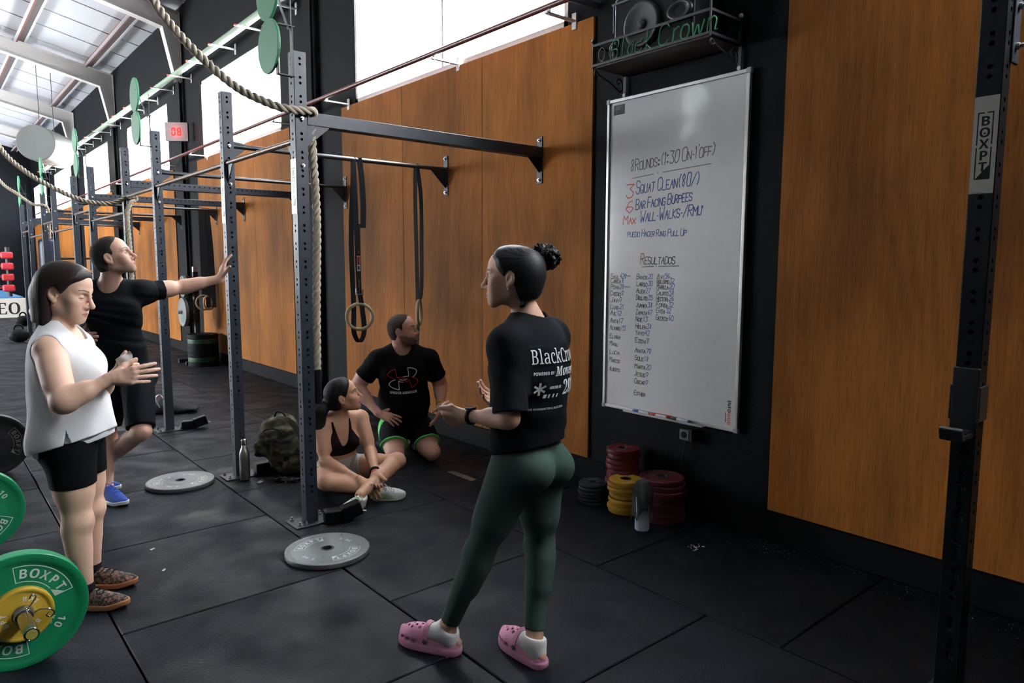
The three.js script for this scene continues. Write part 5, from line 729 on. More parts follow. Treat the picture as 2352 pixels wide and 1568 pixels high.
// ---------------------------------------------------------------- the people
function basis(J) { const U = nrm3(sub3(J.neck, J.pelvis)), L0 = sub3(J.shL, J.shR), L = nrm3(sub3(L0, scl3(U, dot3(L0, U)))), F = crs3(L, U); const HL0 = sub3(J.hipL, J.hipR), HL = nrm3(HL0), HF = nrm3(crs3(HL, J.hipUp || U)), HU = crs3(HF, HL); return { U, L, F, HL, HF, HU }; }
function bodyPrims(J, o) { // torso and limbs as round cones and ellipsoids
  const B = basis(J), { U, L, F, HL, HF, HU } = B, s = o.s ?? 1, w = o.w ?? 1, fem = o.fem, ax = [L, U, F], hx = [HL, HU, HF], at3 = (p, a = 0, b = 0, c = 0) => [0, 1, 2].map(i => p[i] + L[i] * a + U[i] * b + F[i] * c), ath = (p, a, b, c) => [0, 1, 2].map(i => p[i] + HL[i] * a + HU[i] * b + HF[i] * c);
  const M3 = t => mix3(J.pelvis, J.neck, t), sw = len3(sub3(J.shL, J.shR)) / 2, T = [], A = [], G = [];
  T.push(ell(at3(M3(0.66), 0, 0, 0.012), [0.150 * w * s, 0.165 * s, 0.108 * w * s], ax, 0.05), ell(at3(M3(0.86), 0, 0, -0.005), [sw * 0.86, 0.075 * s, 0.082 * s], ax, 0.05),
    ell(at3(M3(0.32), 0, 0, 0.012 + (o.belly || 0)), [0.128 * w * s, 0.15 * s, (0.098 + (o.belly || 0)) * w * s], ax, 0.06), ell(ath(J.pelvis, 0, 0.0, 0), [(fem ? 0.158 : 0.148) * (o.hip ?? 1) * s, 0.115 * s, 0.108 * (o.hip ?? 1) * s], hx, 0.06));
  for (const h of ['hipL', 'hipR']) T.push(ell(ath(J[h], (h === 'hipL' ? -1 : 1) * 0.006, -0.008, -0.048 * (o.glute ?? 1)), [0.082 * s * (o.hip ?? 1), 0.09 * s, 0.088 * s * (o.glute ?? 1)], hx, 0.04));
  if (o.bust) for (const q of [1, -1]) T.push(ell(at3(M3(0.64), q * 0.072 * s, 0, 0.092 * s), [0.058 * s * o.bust, 0.058 * s * o.bust, 0.052 * s * o.bust], ax, 0.035)); else for (const q of [1, -1]) T.push(ell(at3(M3(0.74), q * 0.075 * s, 0, 0.082 * s), [0.075 * s, 0.055 * s, 0.035 * s], ax, 0.05));
  for (const q of ['L', 'R']) { T.push(cone(mix3(J.neck, J.neckTop || J.head, 0.18), mix3(J.neck, J['sh' + q], 0.9), 0.042 * s, 0.048 * s, 0.05)); T.push(ball(J['sh' + q], (fem ? 0.052 : 0.062) * s, 0.05)); }
  for (const q of ['L', 'R']) {
    const ar = o.arm ?? 1, sh = J['sh' + q], el = J['el' + q], wr = J['wr' + q]; A.push(cone(sh, el, (fem ? 0.047 : 0.056) * ar * s, (fem ? 0.037 : 0.042) * ar * s, 0.03), cone(mix3(sh, el, 0.3), mix3(sh, el, 0.65), (fem ? 0.046 : 0.056) * ar * s, (fem ? 0.044 : 0.052) * ar * s, 0.03), cone(el, wr, (fem ? 0.036 : 0.042) * ar * s, (fem ? 0.0235 : 0.028) * s, 0.025), cone(mix3(el, wr, 0.12), mix3(el, wr, 0.45), (fem ? 0.039 : 0.047) * ar * s, (fem ? 0.034 : 0.040) * ar * s, 0.025));
    const lg = o.leg ?? 1, hip = J['hip' + q], kn = J['kn' + q], an = J['an' + q]; if (!an) continue; const kneeDir = nrm3(sub3(scl3(v3(hip, an), 0.5), kn)); // towards the back of the knee
    const bk = o.back ? o.back : (len3(sub3(scl3(v3(hip, an), 0.5), kn)) > 0.03 ? kneeDir : scl3(HF, -1));
    G.push(cone(hip, kn, 0.088 * lg * s, 0.056 * lg * s, 0.04), cone(mix3(hip, kn, 0.15), mix3(hip, kn, 0.6), 0.090 * lg * s, 0.076 * lg * s, 0.04), cone(kn, an, 0.054 * lg * s, 0.036 * s, 0.03), cone(v3(mix3(kn, an, 0.14), bk, 0.018), v3(mix3(kn, an, 0.42), bk, 0.012), 0.050 * lg * s, 0.045 * lg * s, 0.03), ball(v3(kn, bk, -0.012), 0.046 * lg * s, 0.03));
    if (J['toe' + q]) { const to = J['toe' + q], he = v3(an, sub3(to, an), -0.22); G.push(cone([an[0], an[1] - 0.02, an[2]], [he[0], 0.042, he[2]], 0.033 * s, 0.024 * s, 0.025), cone([an[0], an[1] - 0.03, an[2]], [an[0] + (to[0] - an[0]) * 0.85, to[1] + 0.008, an[2] + (to[2] - an[2]) * 0.85], 0.028 * s, 0.014 * s, 0.02)); }
  }
  return { T, A, G, B, at3, ath, M3 };
}
function skinColor(base, o = {}) { return (p) => base; }
function faceColor(fr, base, o) { // colours of the face that the skin itself has
  const lip = o.lip || [base[0] * 0.85, base[1] * 0.55, base[2] * 0.52], brow = o.brow || [0.03, 0.02, 0.015], shadeB = o.stubble;
  return (X, Y, Z) => {
    const [x, y, z] = fr.toL(X, Y, Z); let c = base; if (Math.abs(x) > 0.12 || y > 0.15 || y < -0.2 || Math.abs(z) > 0.16) return c;
    const ax = Math.abs(x), mixc = (k, d) => { c = mix3(c, d, cl(k)); };
    if (z > 0.02) {
      mixc(0.25 * Math.exp(-(((ax - 0.038) / 0.02) ** 2 + ((y + 0.03) / 0.018) ** 2)), [base[0] * 1.02, base[1] * 0.66, base[2] * 0.62]); mixc(0.25 * Math.exp(-((x / 0.014) ** 2 + ((y + 0.034) / 0.014) ** 2)), [base[0], base[1] * 0.7, base[2] * 0.66]);
      const ly = y > -0.0693 ? (y + 0.0693) / 0.0085 : (y + 0.0693) / 0.0115, lx = ax / 0.0235; if (z > 0.075) mixc(1.4 * (1 - sstep(0.75, 1.1, Math.hypot(lx, ly * (1 + 0.4 * lx)))), lip);
      const by = 0.0235 + 0.0065 * Math.sin(cl((ax - 0.012) / 0.04) * 2.4) + (o.browY || 0), bt = 0.0042 * (o.browT || 1) * (1 - 0.5 * cl((ax - 0.025) / 0.03)); if (ax > 0.0115 && ax < 0.0525 && z > 0.04) mixc((0.95) * (1 - sstep(0.6, 1.3, Math.abs(y - by) / bt)), brow);
      if (o.lash && z > 0.06) { const ox = (ax - 0.0318) / 0.0142; if (Math.abs(ox) < 1) { const ed = 0.0052 * (o.lids ?? 1) * (1 - ox * ox); mixc(0.85 * (1 - sstep(0.0006, 0.0022, Math.abs(y - ((o.lidY ?? 0.0005) + ed)))), [0.02, 0.014, 0.012]); } }
    }
    if (shadeB) { const jaw = sstep(-0.036, -0.056, y + 0.012 * sstep(0.05, 0.02, ax) * (z > 0.05 ? 1 : 0) - (z < 0.05 ? 0.03 * sstep(0.06, -0.0, z) * 0.6 : 0)) * sstep(-0.018, 0.008, z) * sstep(-0.155, -0.12, y) * (Math.hypot(ax / 0.024, (y + 0.0695) / 0.009) > 1 ? 1 : 0); mixc(jaw * shadeB.k * (z > 0.06 && ax < 0.03 ? shadeB.goatee ?? 1 : 1), shadeB.c); if (shadeB.moust && z > 0.08) mixc(shadeB.moust * (1 - sstep(0.7, 1.2, Math.hypot(ax / 0.026, (y + 0.0575) / 0.0065))), shadeB.c); }
    return c;
  };
}
const eyeWhite = std([0.55, 0.52, 0.5], 0.15), irisMat = std([0.03, 0.018, 0.01], 0.1);
function addEyes(person, fr, look) {
  for (const s of [1, -1]) {
    const c = fr.toW(s * 0.0318, -0.0005, 0.0702), e = part('eye', new THREE.SphereGeometry(0.0122 * fr.s, 20, 14), eyeWhite, person); e.position.set(...c);
    const g = new THREE.SphereGeometry(0.0125 * fr.s, 18, 8, 0, Math.PI * 2, 0, 0.5); g.applyQuaternion(new THREE.Quaternion().setFromUnitVectors(V(0, 1, 0), V(...nrm3(look)))); part('iris', g, irisMat, e);
  }
}
function cloth(person, name, field, pts, mat, label, cell = 0.006, margin = 0.2, color, drop) { const [lo, hi] = around(pts, margin); return part(name, finish(meshSDF(field, lo, hi, cell, { drop }), color), mat, person, label); }
const sleeves = L => { const C = L.map(q => cone(q[0], q[1], q[2], q[3]).f); return (d, x, y, z, w) => { for (let i = 0; i < L.length; i++) { let s = C[i](x, y, z); if (s > 0.12) { d = Math.min(d, s); continue; } s += w; const c = L[i][4](x, y, z); d = smin(d, smax(smax(s, c, 0.004), -Math.max(s + 0.012, -c - 0.05), 0.003), c > -0.06 ? 0.012 : 0.045); } return d; }; };
const plane = (p, n) => { const q = nrm3(n), d = dot3(p, q); return (x, y, z) => q[0] * x + q[1] * y + q[2] * z - d; }; // positive on the side of n
const folds = (amp, fr, dir) => { const d = nrm3(dir); return (x, y, z) => { const n = noise(x * 6 + 3, y * 6, z * 6 + 9), t = (x * d[0] + y * d[1] + z * d[2]) * fr + n * 2.4; return amp * (Math.sin(t) * 0.6 + Math.sin(t * 1.7 + 1.3) * 0.4) * (0.6 + 0.5 * noise(x * 4, y * 4 + 7, z * 4)); }; };
function projectPrint(person, field, o, n, right, w, h, mat, name = 'print', label, seg = 40) { // flat print laid onto a garment along -n
  const N = nrm3(n), Rr = nrm3(right), Up = nrm3(crs3(N, Rr)), g = new THREE.PlaneGeometry(w, h, seg, seg), p = g.attributes.position;
  for (let i = 0; i < p.count; i++) { let q = [0, 1, 2].map(c => o[c] + Rr[c] * p.getX(i) + Up[c] * p.getY(i) + N[c] * 0.2), t = 0; for (let k = 0; k < 60; k++) { const d = field(...q) - 0.0016; if (d < 0.0002) break; q = v3(q, N, -d * 0.8); t += d * 0.8; if (t > 0.5) break; } p.setXYZ(i, ...q); }
  g.computeVertexNormals(); return part(name, g, mat, person, label);
}
const hairMat = (c, rough = 0.42) => new THREE.MeshPhysicalMaterial({ color: new THREE.Color().setRGB(...c), roughness: rough + 0.1, specularIntensity: 0.5 });
// hair cap: skull grown by `t`, kept behind a hairline z < zl(y), with strand ridges
function hairCap(fr, o) {
  const cap = fold([ell([0, 0.030, -0.014], [0.0745, 0.084, 0.094]), ell([0, 0.044, 0.022], [0.062, 0.056, 0.062], null, 0.03), ell([0, -0.03, -0.035], [0.062, 0.06, 0.055], null, 0.03), ...(o.extra || [])], 0.03);
  const rid = o.ridge || 0.0012, P = o.line; // line: [[y, z], ...] from top to bottom
  const zl0 = y => { if (y >= P[0][0]) return P[0][1]; for (let i = 1; i < P.length; i++) if (y >= P[i][0]) { const t = (P[i - 1][0] - y) / (P[i - 1][0] - P[i][0]); return P[i - 1][1] + (P[i][1] - P[i - 1][1]) * t; } return P[P.length - 1][1]; };
  const zl = y => (zl0(y) * 2 + zl0(y + 0.006) + zl0(y - 0.006) + zl0(y + 0.011) + zl0(y - 0.011)) / 6;
  const f = (X, Y, Z) => { const [x, y, z] = fr.toL(X, Y, Z); let d = cap(x, y, z); if (d > 0.05) return (d - o.t) * fr.s * 0.9; d -= o.t * (0.12 + 0.88 * sstep(-0.002, 0.026, zl(y) - z)); if (d > 0.03) return d * fr.s * 0.9;
    const n = noise(x * 30, y * 30, z * 30), st = o.flow ? o.flow(x, y, z) : Math.atan2(x, y + 0.02) * 16; d -= rid * (Math.sin(st * 3.1 + n * 2) * 0.6 + Math.sin(st * 7.3 + n * 5) * 0.5) + (o.fuzz || 0) * noise(x * 160, y * 160, z * 160);
    d = smax(d, z - zl(y) - (o.temple || 0) * Math.exp(-(((Math.abs(x) - 0.05) / 0.018) ** 2)) * -1 + 0.003 * n, 0.008); d = smax(d, o.bottom - y, 0.006);
    if (o.ears !== false) for (const s of [1, -1]) { const ex = (x - s * 0.077) / 0.03, ey = (y + 0.008) / 0.036, ez = (z + 0.008) / 0.022; d = smax(d, (1 - Math.sqrt(ex * ex + ey * ey + ez * ez)) * 0.022, 0.005); }
    return d * fr.s * 0.85; };
  return f;
}
const SK = { A: [0.56, 0.325, 0.225], B: [0.68, 0.43, 0.315], C: [0.60, 0.355, 0.26], D: [0.56, 0.305, 0.23], E: [0.54, 0.29, 0.18] };
const headBox = (fr, cell = 0.0024) => ({ lo: fr.c.map((v, i) => v - 0.145 * fr.s), hi: fr.c.map((v, i) => v + 0.145 * fr.s), cell });
const placeHead = (fr, hf) => ({ f: (x, y, z) => { const q = [x - fr.c[0], y - fr.c[1], z - fr.c[2]]; const l = Math.hypot(...q); if (l > 0.30 * fr.s) return l - 0.16 * fr.s; return hf(...fr.toL(x, y, z)) * fr.s; }, k: 0.03, c: fr.c, r: 0.17 * fr.s });
const neckCone = (J, fr, r) => cone(J.neck, fr.toW(0, -0.045, -0.028), r * 1.08, r, 0.035);
// a low sports shoe: local frame at the heel on the floor, f along the foot
function shoeFrame(heel, toe, tilt) { const F = nrm3(sub3(toe, heel)), U0 = tilt || [0, 1, 0], L = nrm3(crs3(U0, F)), U = crs3(F, L); return { len: len3(sub3(toe, heel)), toL: (x, y, z) => { const p = [x - heel[0], y - heel[1], z - heel[2]]; return [dot3(p, L), dot3(p, U), dot3(p, F)]; }, toW: (a, b, c) => [0, 1, 2].map(i => heel[i] + L[i] * a + U[i] * b + F[i] * c) }; }
function shoePlan(z, len, w) { const t = z / len; return (0.78 + 0.22 * Math.sin(cl(t) * 3.0 - 0.6)) * w * (t < 0.12 ? Math.sqrt(cl(1 - ((0.12 - t) / 0.14) ** 2)) : t > 0.68 ? Math.sqrt(cl(1 - ((t - 0.68) / 0.335) ** 2)) : 1); }
function sneaker(person, fr, o) {
  const len = fr.len, w = o.w || 0.046, st = o.st ?? 0.026, side = o.side || 1;
  const soleF = (X, Y, Z) => { const [x, y, z] = fr.toL(X, Y, Z), hw = shoePlan(z, len, w + 0.004), ex = Math.abs(x) - hw, ez = Math.max(-z - 0.006, z - len - 0.004), top = st + 0.006 * sstep(0.1, 0, z) + 0.012 * sstep(len * 0.7, len, z), bot = 0.014 * sstep(len * 0.72, len, z); return smax(smax(ex * 0.8, ez, 0.01), smax(y - top, bot - y, 0.004), 0.005) * 0.9; };
  const upF = (X, Y, Z) => { const [x, y, z] = fr.toL(X, Y, Z), t = z / len, H = o.high ?? 0.09, hgt = t < 0.3 ? H : H - 0.004 - (H - 0.064) * sstep(0.3, 0.88, t) - 0.010 * sstep(0.8, 1, t); const hw = shoePlan(z, len, w), k = cl((y - st * 0.5) / (hgt - st * 0.5)), d1 = Math.abs(x) - hw * Math.sqrt(cl(1.02 - 0.72 * k * k)), d2 = y - hgt * Math.sqrt(cl(1 - (x / (hw * 1.15 + 1e-4)) ** 2 * 0.55)); let d = smax(smax(d1 * 0.8, d2 * 0.8, 0.012), Math.max(-z, z - len), 0.012); d = Math.max(d, st * 0.6 - y); d -= 0.0012 * Math.sin(z * 160) * sstep(0.3, 0.4, t) * sstep(0.75, 0.65, t) * sstep(0.02, 0.01, Math.abs(x)); 
    const ez = (z - len * 0.17) / (len * 0.17), ex = x / (w * 0.74), ey = (y - H - 0.004) / 0.03; d = smax(d, (1 - Math.sqrt(ez * ez + ex * ex + ey * ey)) * 0.02, 0.004); return d * 0.85; };
  const pts = [fr.toW(-w, 0, -0.01), fr.toW(w, 0.1, len + 0.01), fr.toW(w, 0, -0.01), fr.toW(-w, 0.1, len), fr.toW(0, 0.1, 0), fr.toW(0, 0, len)];
  const [lo, hi] = around(pts, 0.025), sh = part('shoe', finish(meshSDF(upF, lo, hi, 0.004), o.color), o.mat, person, o.label);
  part('sole', finish(meshSDF(soleF, lo, hi, 0.004)), o.soleMat, sh);
  const lace = []; for (let i = 0; i < 4; i++) { const z = len * (0.40 + 0.075 * i), y = (o.high ?? 0.09) - 0.003 - ((o.high ?? 0.09) - 0.064) * sstep(0.3, 0.88, 0.40 + 0.075 * i); lace.push(tube([[-0.022, y - 0.006], [-0.008, y + 0.002], [0.008, y + 0.002], [0.022, y - 0.006]].map(([a, b], k) => fr.toW(a, b, z + (k % 2 ? 0.004 : -0.004) * (i % 2 ? 1 : -1))), 0.0024, 10, 6)); }
  for (const q of [1, -1]) lace.push(tube([[0, 0, 0], [0.018, 0.012, -0.008], [0.032, -0.002, 0], [0.016, -0.01, 0.01], [0, 0, 0.002]].map(([a, b, c]) => fr.toW(q * a, (o.high ?? 0.09) + b, len * 0.38 + c)), 0.0022, 18, 6));
  part('laces', lace, o.laceMat || o.soleMat, sh); return sh;
}
// ---- the coach: black tee, green leggings, pink clogs
function clog(person, heel, toe, side) {
  const fr = shoeFrame(heel, toe), len = fr.len, w = 0.051;
  const outer = (x, y, z) => { const t = z / len, hw = shoePlan(z, len, w), hgt = 0.050 + 0.040 * sstep(0.30, 0.55, t) - 0.022 * sstep(0.68, 1, t) + 0.006 * sstep(0.15, 0, t), k = cl((y - 0.02) / Math.max(0.01, hgt - 0.02)), d1 = Math.abs(x) - hw * Math.sqrt(cl(1.02 - 0.62 * k * k * k)), cr = hgt * Math.sqrt(cl(1 - (x / (hw * 1.08 + 1e-4)) ** 2 * 0.5)); return smax(smax(d1 * 0.85, (y - cr) * 0.8, 0.024), Math.max(-z, z - len), 0.016); };
  const holes = []; for (const [a, z] of [[-0.024, 0.62], [-0.002, 0.61], [0.021, 0.62], [-0.013, 0.69], [0.010, 0.69], [-0.026, 0.75], [-0.002, 0.755], [0.022, 0.75], [-0.013, 0.82], [0.010, 0.82], [0.0, 0.885]]) holes.push([a, z * len]);
  const f = (X, Y, Z) => { const [x, y, z] = fr.toL(X, Y, Z); let d = outer(x, y, z); if (d > 0.04) return d; const t = z / len;
    const inn = Math.max(outer(x * 1.1, y - 0.004, z) + 0.009, 0.026 - y); d = smax(d, -Math.max(inn, z - len * 0.93), 0.003); // hollow
    d = smax(d, -Math.max(z - len * (0.50 + 0.05 * (1 - (x / 0.05) ** 2)), 0.052 + 0.02 * sstep(0.25, 0.5, t) * 0 - y + 0.0), 0.006); // foot opening
    for (const [a, b] of holes) d = smax(d, -Math.max(Math.hypot(x - a, z - b) - 0.0052, 0.05 - y), 0.002);
    for (const s of [1, -1]) for (const q of [0.66, 0.77, 0.87]) { const hx = (z - q * len) / 0.0105, hy = (y - 0.036) / 0.0075; d = smax(d, -Math.max((Math.hypot(hx, hy) - 1) * 0.007, s * x > 0 ? 0.01 - s * x : 1), 0.002); }
    d = smin(d, smax(smax(Math.abs(x) - shoePlan(z, len, w + 0.003), Math.abs(y - 0.013) - 0.0125, 0.006), Math.max(-z - 0.003, z - len - 0.003), 0.008), 0.003); return d * 0.85; };
  const pts = [fr.toW(-w, 0, 0), fr.toW(w, 0.1, len), fr.toW(w, 0, 0), fr.toW(-w, 0, len)], [lo, hi] = around(pts, 0.02);
  const pink = std([0.66, 0.27, 0.40], 0.5), sh = part('clog', finish(meshSDF(f, lo, hi, 0.0032)), pink, person, 'pink perforated foam clog');
  const arc = []; for (let i = 0; i <= 20; i++) { const a = (i / 20 - 0.5) * Math.PI * 1.06; arc.push(fr.toW(Math.sin(a) * 0.051, 0.045 + Math.max(-0.004, Math.cos(a)) * 0.058, len * (0.47 + 0.03 * Math.cos(a)))); }
  part('strap', strapGeo(arc, 0.02, nrm3(sub3(fr.toW(0, 0.25, 1), fr.toW(0, 0, 0))), 0.0055), pink, sh);
  for (const s of [1, -1]) { const r = part('rivet', merge([cyl(0.0105, 0.0105, 0.005, 0, 0, 0, 20), cyl(0.008, 0.006, 0.003, 0, 0.003, 0, 20)]), std([0.14, 0.14, 0.15], 0.4), sh, 'grey strap rivet'); r.position.set(...fr.toW(s * 0.0535, 0.046, len * 0.475)); r.quaternion.setFromUnitVectors(V(0, 1, 0), V(...sub3(fr.toW(s, 0, 0), fr.toW(0, 0, 0)))); }
  return fr;
}
{
  const J = { head: [1.735, 1.517, -2.056], neckTop: [1.765, 1.43, -2.04], neck: [1.80, 1.335, -2.02], chest: [1.792, 1.191, -2.020], pelvis: [1.795, 0.83, -2.018], shL: [1.648, 1.262, -1.972], elL: [1.606, 1.012, -1.908], wrL: [1.563, 0.992, -2.105], shR: [1.965, 1.269, -2.071], elR: [1.955, 0.995, -2.14], wrR: [1.925, 0.965, -2.30], hipL: [1.715, 0.795, -1.996], hipR: [1.876, 0.775, -2.041], knL: [1.625, 0.437, -2.112], anL: [1.553, 0.095, -2.235], knR: [1.868, 0.426, -2.025], anR: [1.768, 0.095, -1.945], toeL: [1.465, 0.03, -2.405], toeR: [1.776, 0.03, -2.125], hipUp: [0, 1, 0] };
  const P = thing('person', 'woman in black oversized tee, green leggings and pink clogs speaking beside the whiteboard', 'person');
  const o = { fem: true, s: 0.95, w: 1.02, hip: 1.10, glute: 1.16, leg: 1.02, bust: 0.95, back: [0.05, 0, 0.99] }, b = bodyPrims(J, o), { at3, B, M3 } = b;
  const fr = headFrame(J.head, [-0.645, -0.02, -0.77], [0.02, 1, 0.0], 0.975), hf = headField({ fem: true, jaw: 0.88, nose: 1.1, lidY: 0, lids: 0.75 });
  const hl = hand(J.wrL, [-0.42, -0.22, -0.88], [0.80, 0.55, -0.42], -1, { s: 0.95, curl: [[46, 55, 30], [50, 58, 30], [55, 58, 30], [58, 55, 30]], thumb: [0.86, 0.55, 0.05], thumb2: [1, 0.12, 0.02] });
  const hr = hand(J.wrR, [-0.62, 0.28, -0.72], [-0.5, 0.7, 0.3], 1, { s: 0.92, curl: [[25, 30, 15], [30, 30, 15], [35, 30, 20], [40, 30, 20]] });
  const body = fold([...b.T, ...b.A, ...b.G, neckCone(J, fr, 0.048), hl, hr, placeHead(fr, hf)], 0.03);
  const fc = faceColor(fr, SK.A, { brow: [0.012, 0.009, 0.008], browT: 1.15, lip: [0.40, 0.16, 0.14], lash: 1, lids: 0.75, lidY: 0 });
  part('body', meshBody(body, Object.values(J).filter(a => a !== J.hipUp), [headBox(fr), { lo: hl.lo, hi: hl.hi, cell: 0.0028 }, { lo: hr.lo, hi: hr.hi, cell: 0.0035 }], fc), skinMat, P);
  addEyes(P, fr, [-0.6, -0.05, -0.8]);
  // hair pulled back into a curly bun
  const bun = fr.toL(1.862, 1.588, -2.012), hm = hairMat([0.006, 0.006, 0.008], 0.45);
  const cap = hairCap(fr, { t: 0.010, ridge: 0.0006, line: [[0.098, 0.066], [0.082, 0.068], [0.062, 0.050], [0.045, 0.052], [0.022, 0.036], [-0.005, 0.014], [-0.02, -0.022], [-0.05, -0.03], [-0.09, -0.042]], bottom: -0.088, flow: (x, y, z) => Math.atan2(y - bun[1], z - bun[2]) * 13 + Math.abs(x) * 60, extra: [ell([0, 0.01, -0.062], [0.064, 0.085, 0.068], null, 0.03), ell([0, -0.055, -0.055], [0.05, 0.04, 0.045], null, 0.03)] });
  const curls = [ball(fr.toW(bun[0], bun[1], bun[2]), 0.050, 0.02)]; for (let i = 0; i < 60; i++) { const a = rnd() * 6.283, e = Math.acos(rr(-0.75, 1)), R = rr(0.044, 0.062), c = [bun[0] + Math.sin(e) * Math.cos(a) * R * 0.95, bun[1] + Math.cos(e) * R * 0.9, bun[2] + Math.sin(e) * Math.sin(a) * R - 0.004]; const q = fr.toW(...c), d = [rr(-1, 1), rr(-1, 1), rr(-1, 1)]; curls.push(cone(q, v3(q, nrm3(d), 0.012), rr(0.008, 0.012), 0.006, 0.006)); }
  curls.push(cone(fr.toW(0.03, -0.075, -0.062), fr.toW(0.045, -0.105, -0.055), 0.012, 0.010, 0.012), ball(fr.toW(0.048, -0.108, -0.05), 0.011, 0.006));
  const bf = fold(curls, 0.008);
  const hairF = (x, y, z) => smin(cap(x, y, z), bf(x, y, z) - 0.0015 * noise(x * 140, y * 140, z * 140), 0.02);
  const [lo, hi] = around([fr.toW(0, 0, 0), fr.toW(...bun)], 0.15); part('hair', finish(meshSDF(hairF, lo, hi, 0.0026)), hm, P, 'black hair pulled back into a curly bun');
  const wisps = []; for (let i = 0; i < 240; i++) { const a = rnd() * 6.283, e = Math.acos(rr(-0.7, 1)), R = rr(0.050, 0.061), n = [Math.sin(e) * Math.cos(a), Math.cos(e), Math.sin(e) * Math.sin(a)], c0 = [bun[0] + n[0] * R, bun[1] + n[1] * R * 0.95, bun[2] + n[2] * R - 0.004], t1 = nrm3(crs3(n, [rr(-1, 1), rr(-1, 1), rr(-1, 1)])), t2 = crs3(n, t1), L = rr(0.006, 0.011), turn = rr(3.5, 8), pts = []; for (let k = 0; k <= 9; k++) { const q = k / 9 * turn; pts.push(fr.toW(...[0, 1, 2].map(c => c0[c] + t1[c] * Math.cos(q) * L + (n[c] * 0.6 + t2[c] * 0.8) * Math.sin(q) * L + t2[c] * (k / 9 - 0.5) * 0.016))); } wisps.push(tube(pts, rr(0.0012, 0.0026), 16, 5)); }
  const ws = part('bun_curls', wisps, hm, P, 'loose black curls of the bun'); ws.userData.kind = 'stuff';
  for (const s of [1, -1]) { const e = part('earring', new THREE.TorusGeometry(0.0075, 0.0011, 8, 20), M.chrome, P, 'small hoop earring'); e.position.set(...fr.toW(s * 0.078, -0.046, -0.003)); e.rotation.y = 0.7; }
  // leggings
  const legs = fold([...b.T.slice(3), ...b.G].filter((q, i) => true).map(q => inflate(q, 0.0035)), 0.035);
  const hemN = nrm3([B.F[0] * 0.22, 1, B.F[2] * 0.22]), hem = plane([1.795, 0.862, -2.018], hemN);
  const cutL = plane(mix3(J.knL, J.anL, 0.90), sub3(J.anL, J.knL)), cutR = plane(mix3(J.knR, J.anR, 0.90), sub3(J.anR, J.knR));
  const legF = (x, y, z) => { let d = legs(x, y, z); d = smax(d, hem(x, y, z) - 0.06, 0.004); const near = (x - 1.555) ** 2 + (z + 2.2) ** 2 < (x - 1.80) ** 2 + (z + 1.96) ** 2; if (y < 0.4) d = smax(d, near ? cutL(x, y, z) : cutR(x, y, z), 0.003); const seam = near ? 0 : 0.0012; return d; };
  cloth(P, 'leggings', legF, [J.pelvis, J.hipL, J.hipR, J.knL, J.knR, J.anL, J.anR], fabric([0.047, 0.083, 0.067], 0.8, { bumpScale: 0.0004, specularIntensity: 0.3 }), 'green ankle leggings', 0.0055, 0.19);
  part('leg_seam', tube([mix3(J.hipR, J.knR, 0.35), J.knR, mix3(J.knR, J.anR, 0.5), mix3(J.knR, J.anR, 0.88)].map((p, i) => v3(p, [-0.55, 0, 0.72], [0.084, 0.056, 0.048, 0.034][i])), 0.0016, 30, 6), fabric([0.03, 0.055, 0.043]), P);
  // tee
  const sl = mix3(J.shL, J.elL, 0.93), slR = mix3(J.shR, J.elR, 0.92);
  const teeP = [...b.T.slice(0, 2).map(q => inflate(q, 0.024)), ...b.T.slice(2, 4).map(q => inflate(q, 0.018)), ...b.T.slice(4).filter((q, i) => i >= 4).map(q => inflate(q, 0.014)),
    ell(at3(M3(0.62), 0, 0, -0.02), [0.168, 0.20, 0.135], [B.L, B.U, B.F], 0.06), ell(at3(M3(0.25), 0, 0, 0.0), [0.158, 0.16, 0.135], [B.L, B.U, B.F], 0.06),
    ];
  const tee0 = fold(teeP, 0.04), fo = folds(0.0045, 55, [0.3, 0.7, 0.5]), collar = cone(v3(J.neck, B.U, -0.005), v3(J.neck, B.U, 0.2), 0.066, 0.075), cL = plane(sl, sub3(J.elL, J.shL)), cR = plane(slR, sub3(J.elR, J.shR));
  const sv = sleeves([[v3(J.shL, B.L, -0.01), v3(sl, B.F, -0.005), 0.068, 0.066, cL], [v3(J.shR, B.L, 0.01), slR, 0.068, 0.066, cR]]);
  const teeF = (x, y, z) => { let d = tee0(x, y, z); if (d > 0.4) return d; const w = fo(x, y, z) * sstep(1.32, 1.2, y); d += w; const dd = d; d = smax(d, -hem(x, y, z), 0.005); d = smax(d, -Math.max(dd + 0.012, hem(x, y, z) - 0.05), 0.003); d = sv(d, x, y, z, w); return smax(d, -collar.f(x, y, z), 0.006) * 0.9; };
  cloth(P, 'tee', teeF, [J.neck, J.shL, J.shR, J.elL, J.elR, J.pelvis], fabric([0.0042, 0.0056, 0.0078], 0.85), 'oversized black tee with a white back print', 0.0048, 0.2);
  const pr = canvasTex(1024, 900, (c) => { c.clearRect(0, 0, 1024, 900); c.fillStyle = '#dfe2e4'; c.textBaseline = 'alphabetic';
    const T = (s, x, y, f, sx = 1, sy = 1) => { c.save(); c.translate(x, y); c.scale(sx, sy); c.font = f; c.fillText(s, 0, 0); c.restore(); };
    T('BlackCrown', 10, 235, '150px serif', 1.16, 1.6); T('POWERED BY', 30, 370, 'bold 54px sans-serif', 0.85, 1.0); T('Movement', 330, 395, 'italic bold 130px serif', 1.05, 1.25);
    T('ABUSED AT', 240, 545, 'bold 46px sans-serif', 0.85, 1); T('2023', 500, 640, 'bold 240px serif', 0.95, 1.08);
    c.save(); c.translate(120, 540); for (let i = 0; i < 6; i++) { c.rotate(Math.PI / 3); c.fillRect(-13, -78, 26, 78); } c.restore();
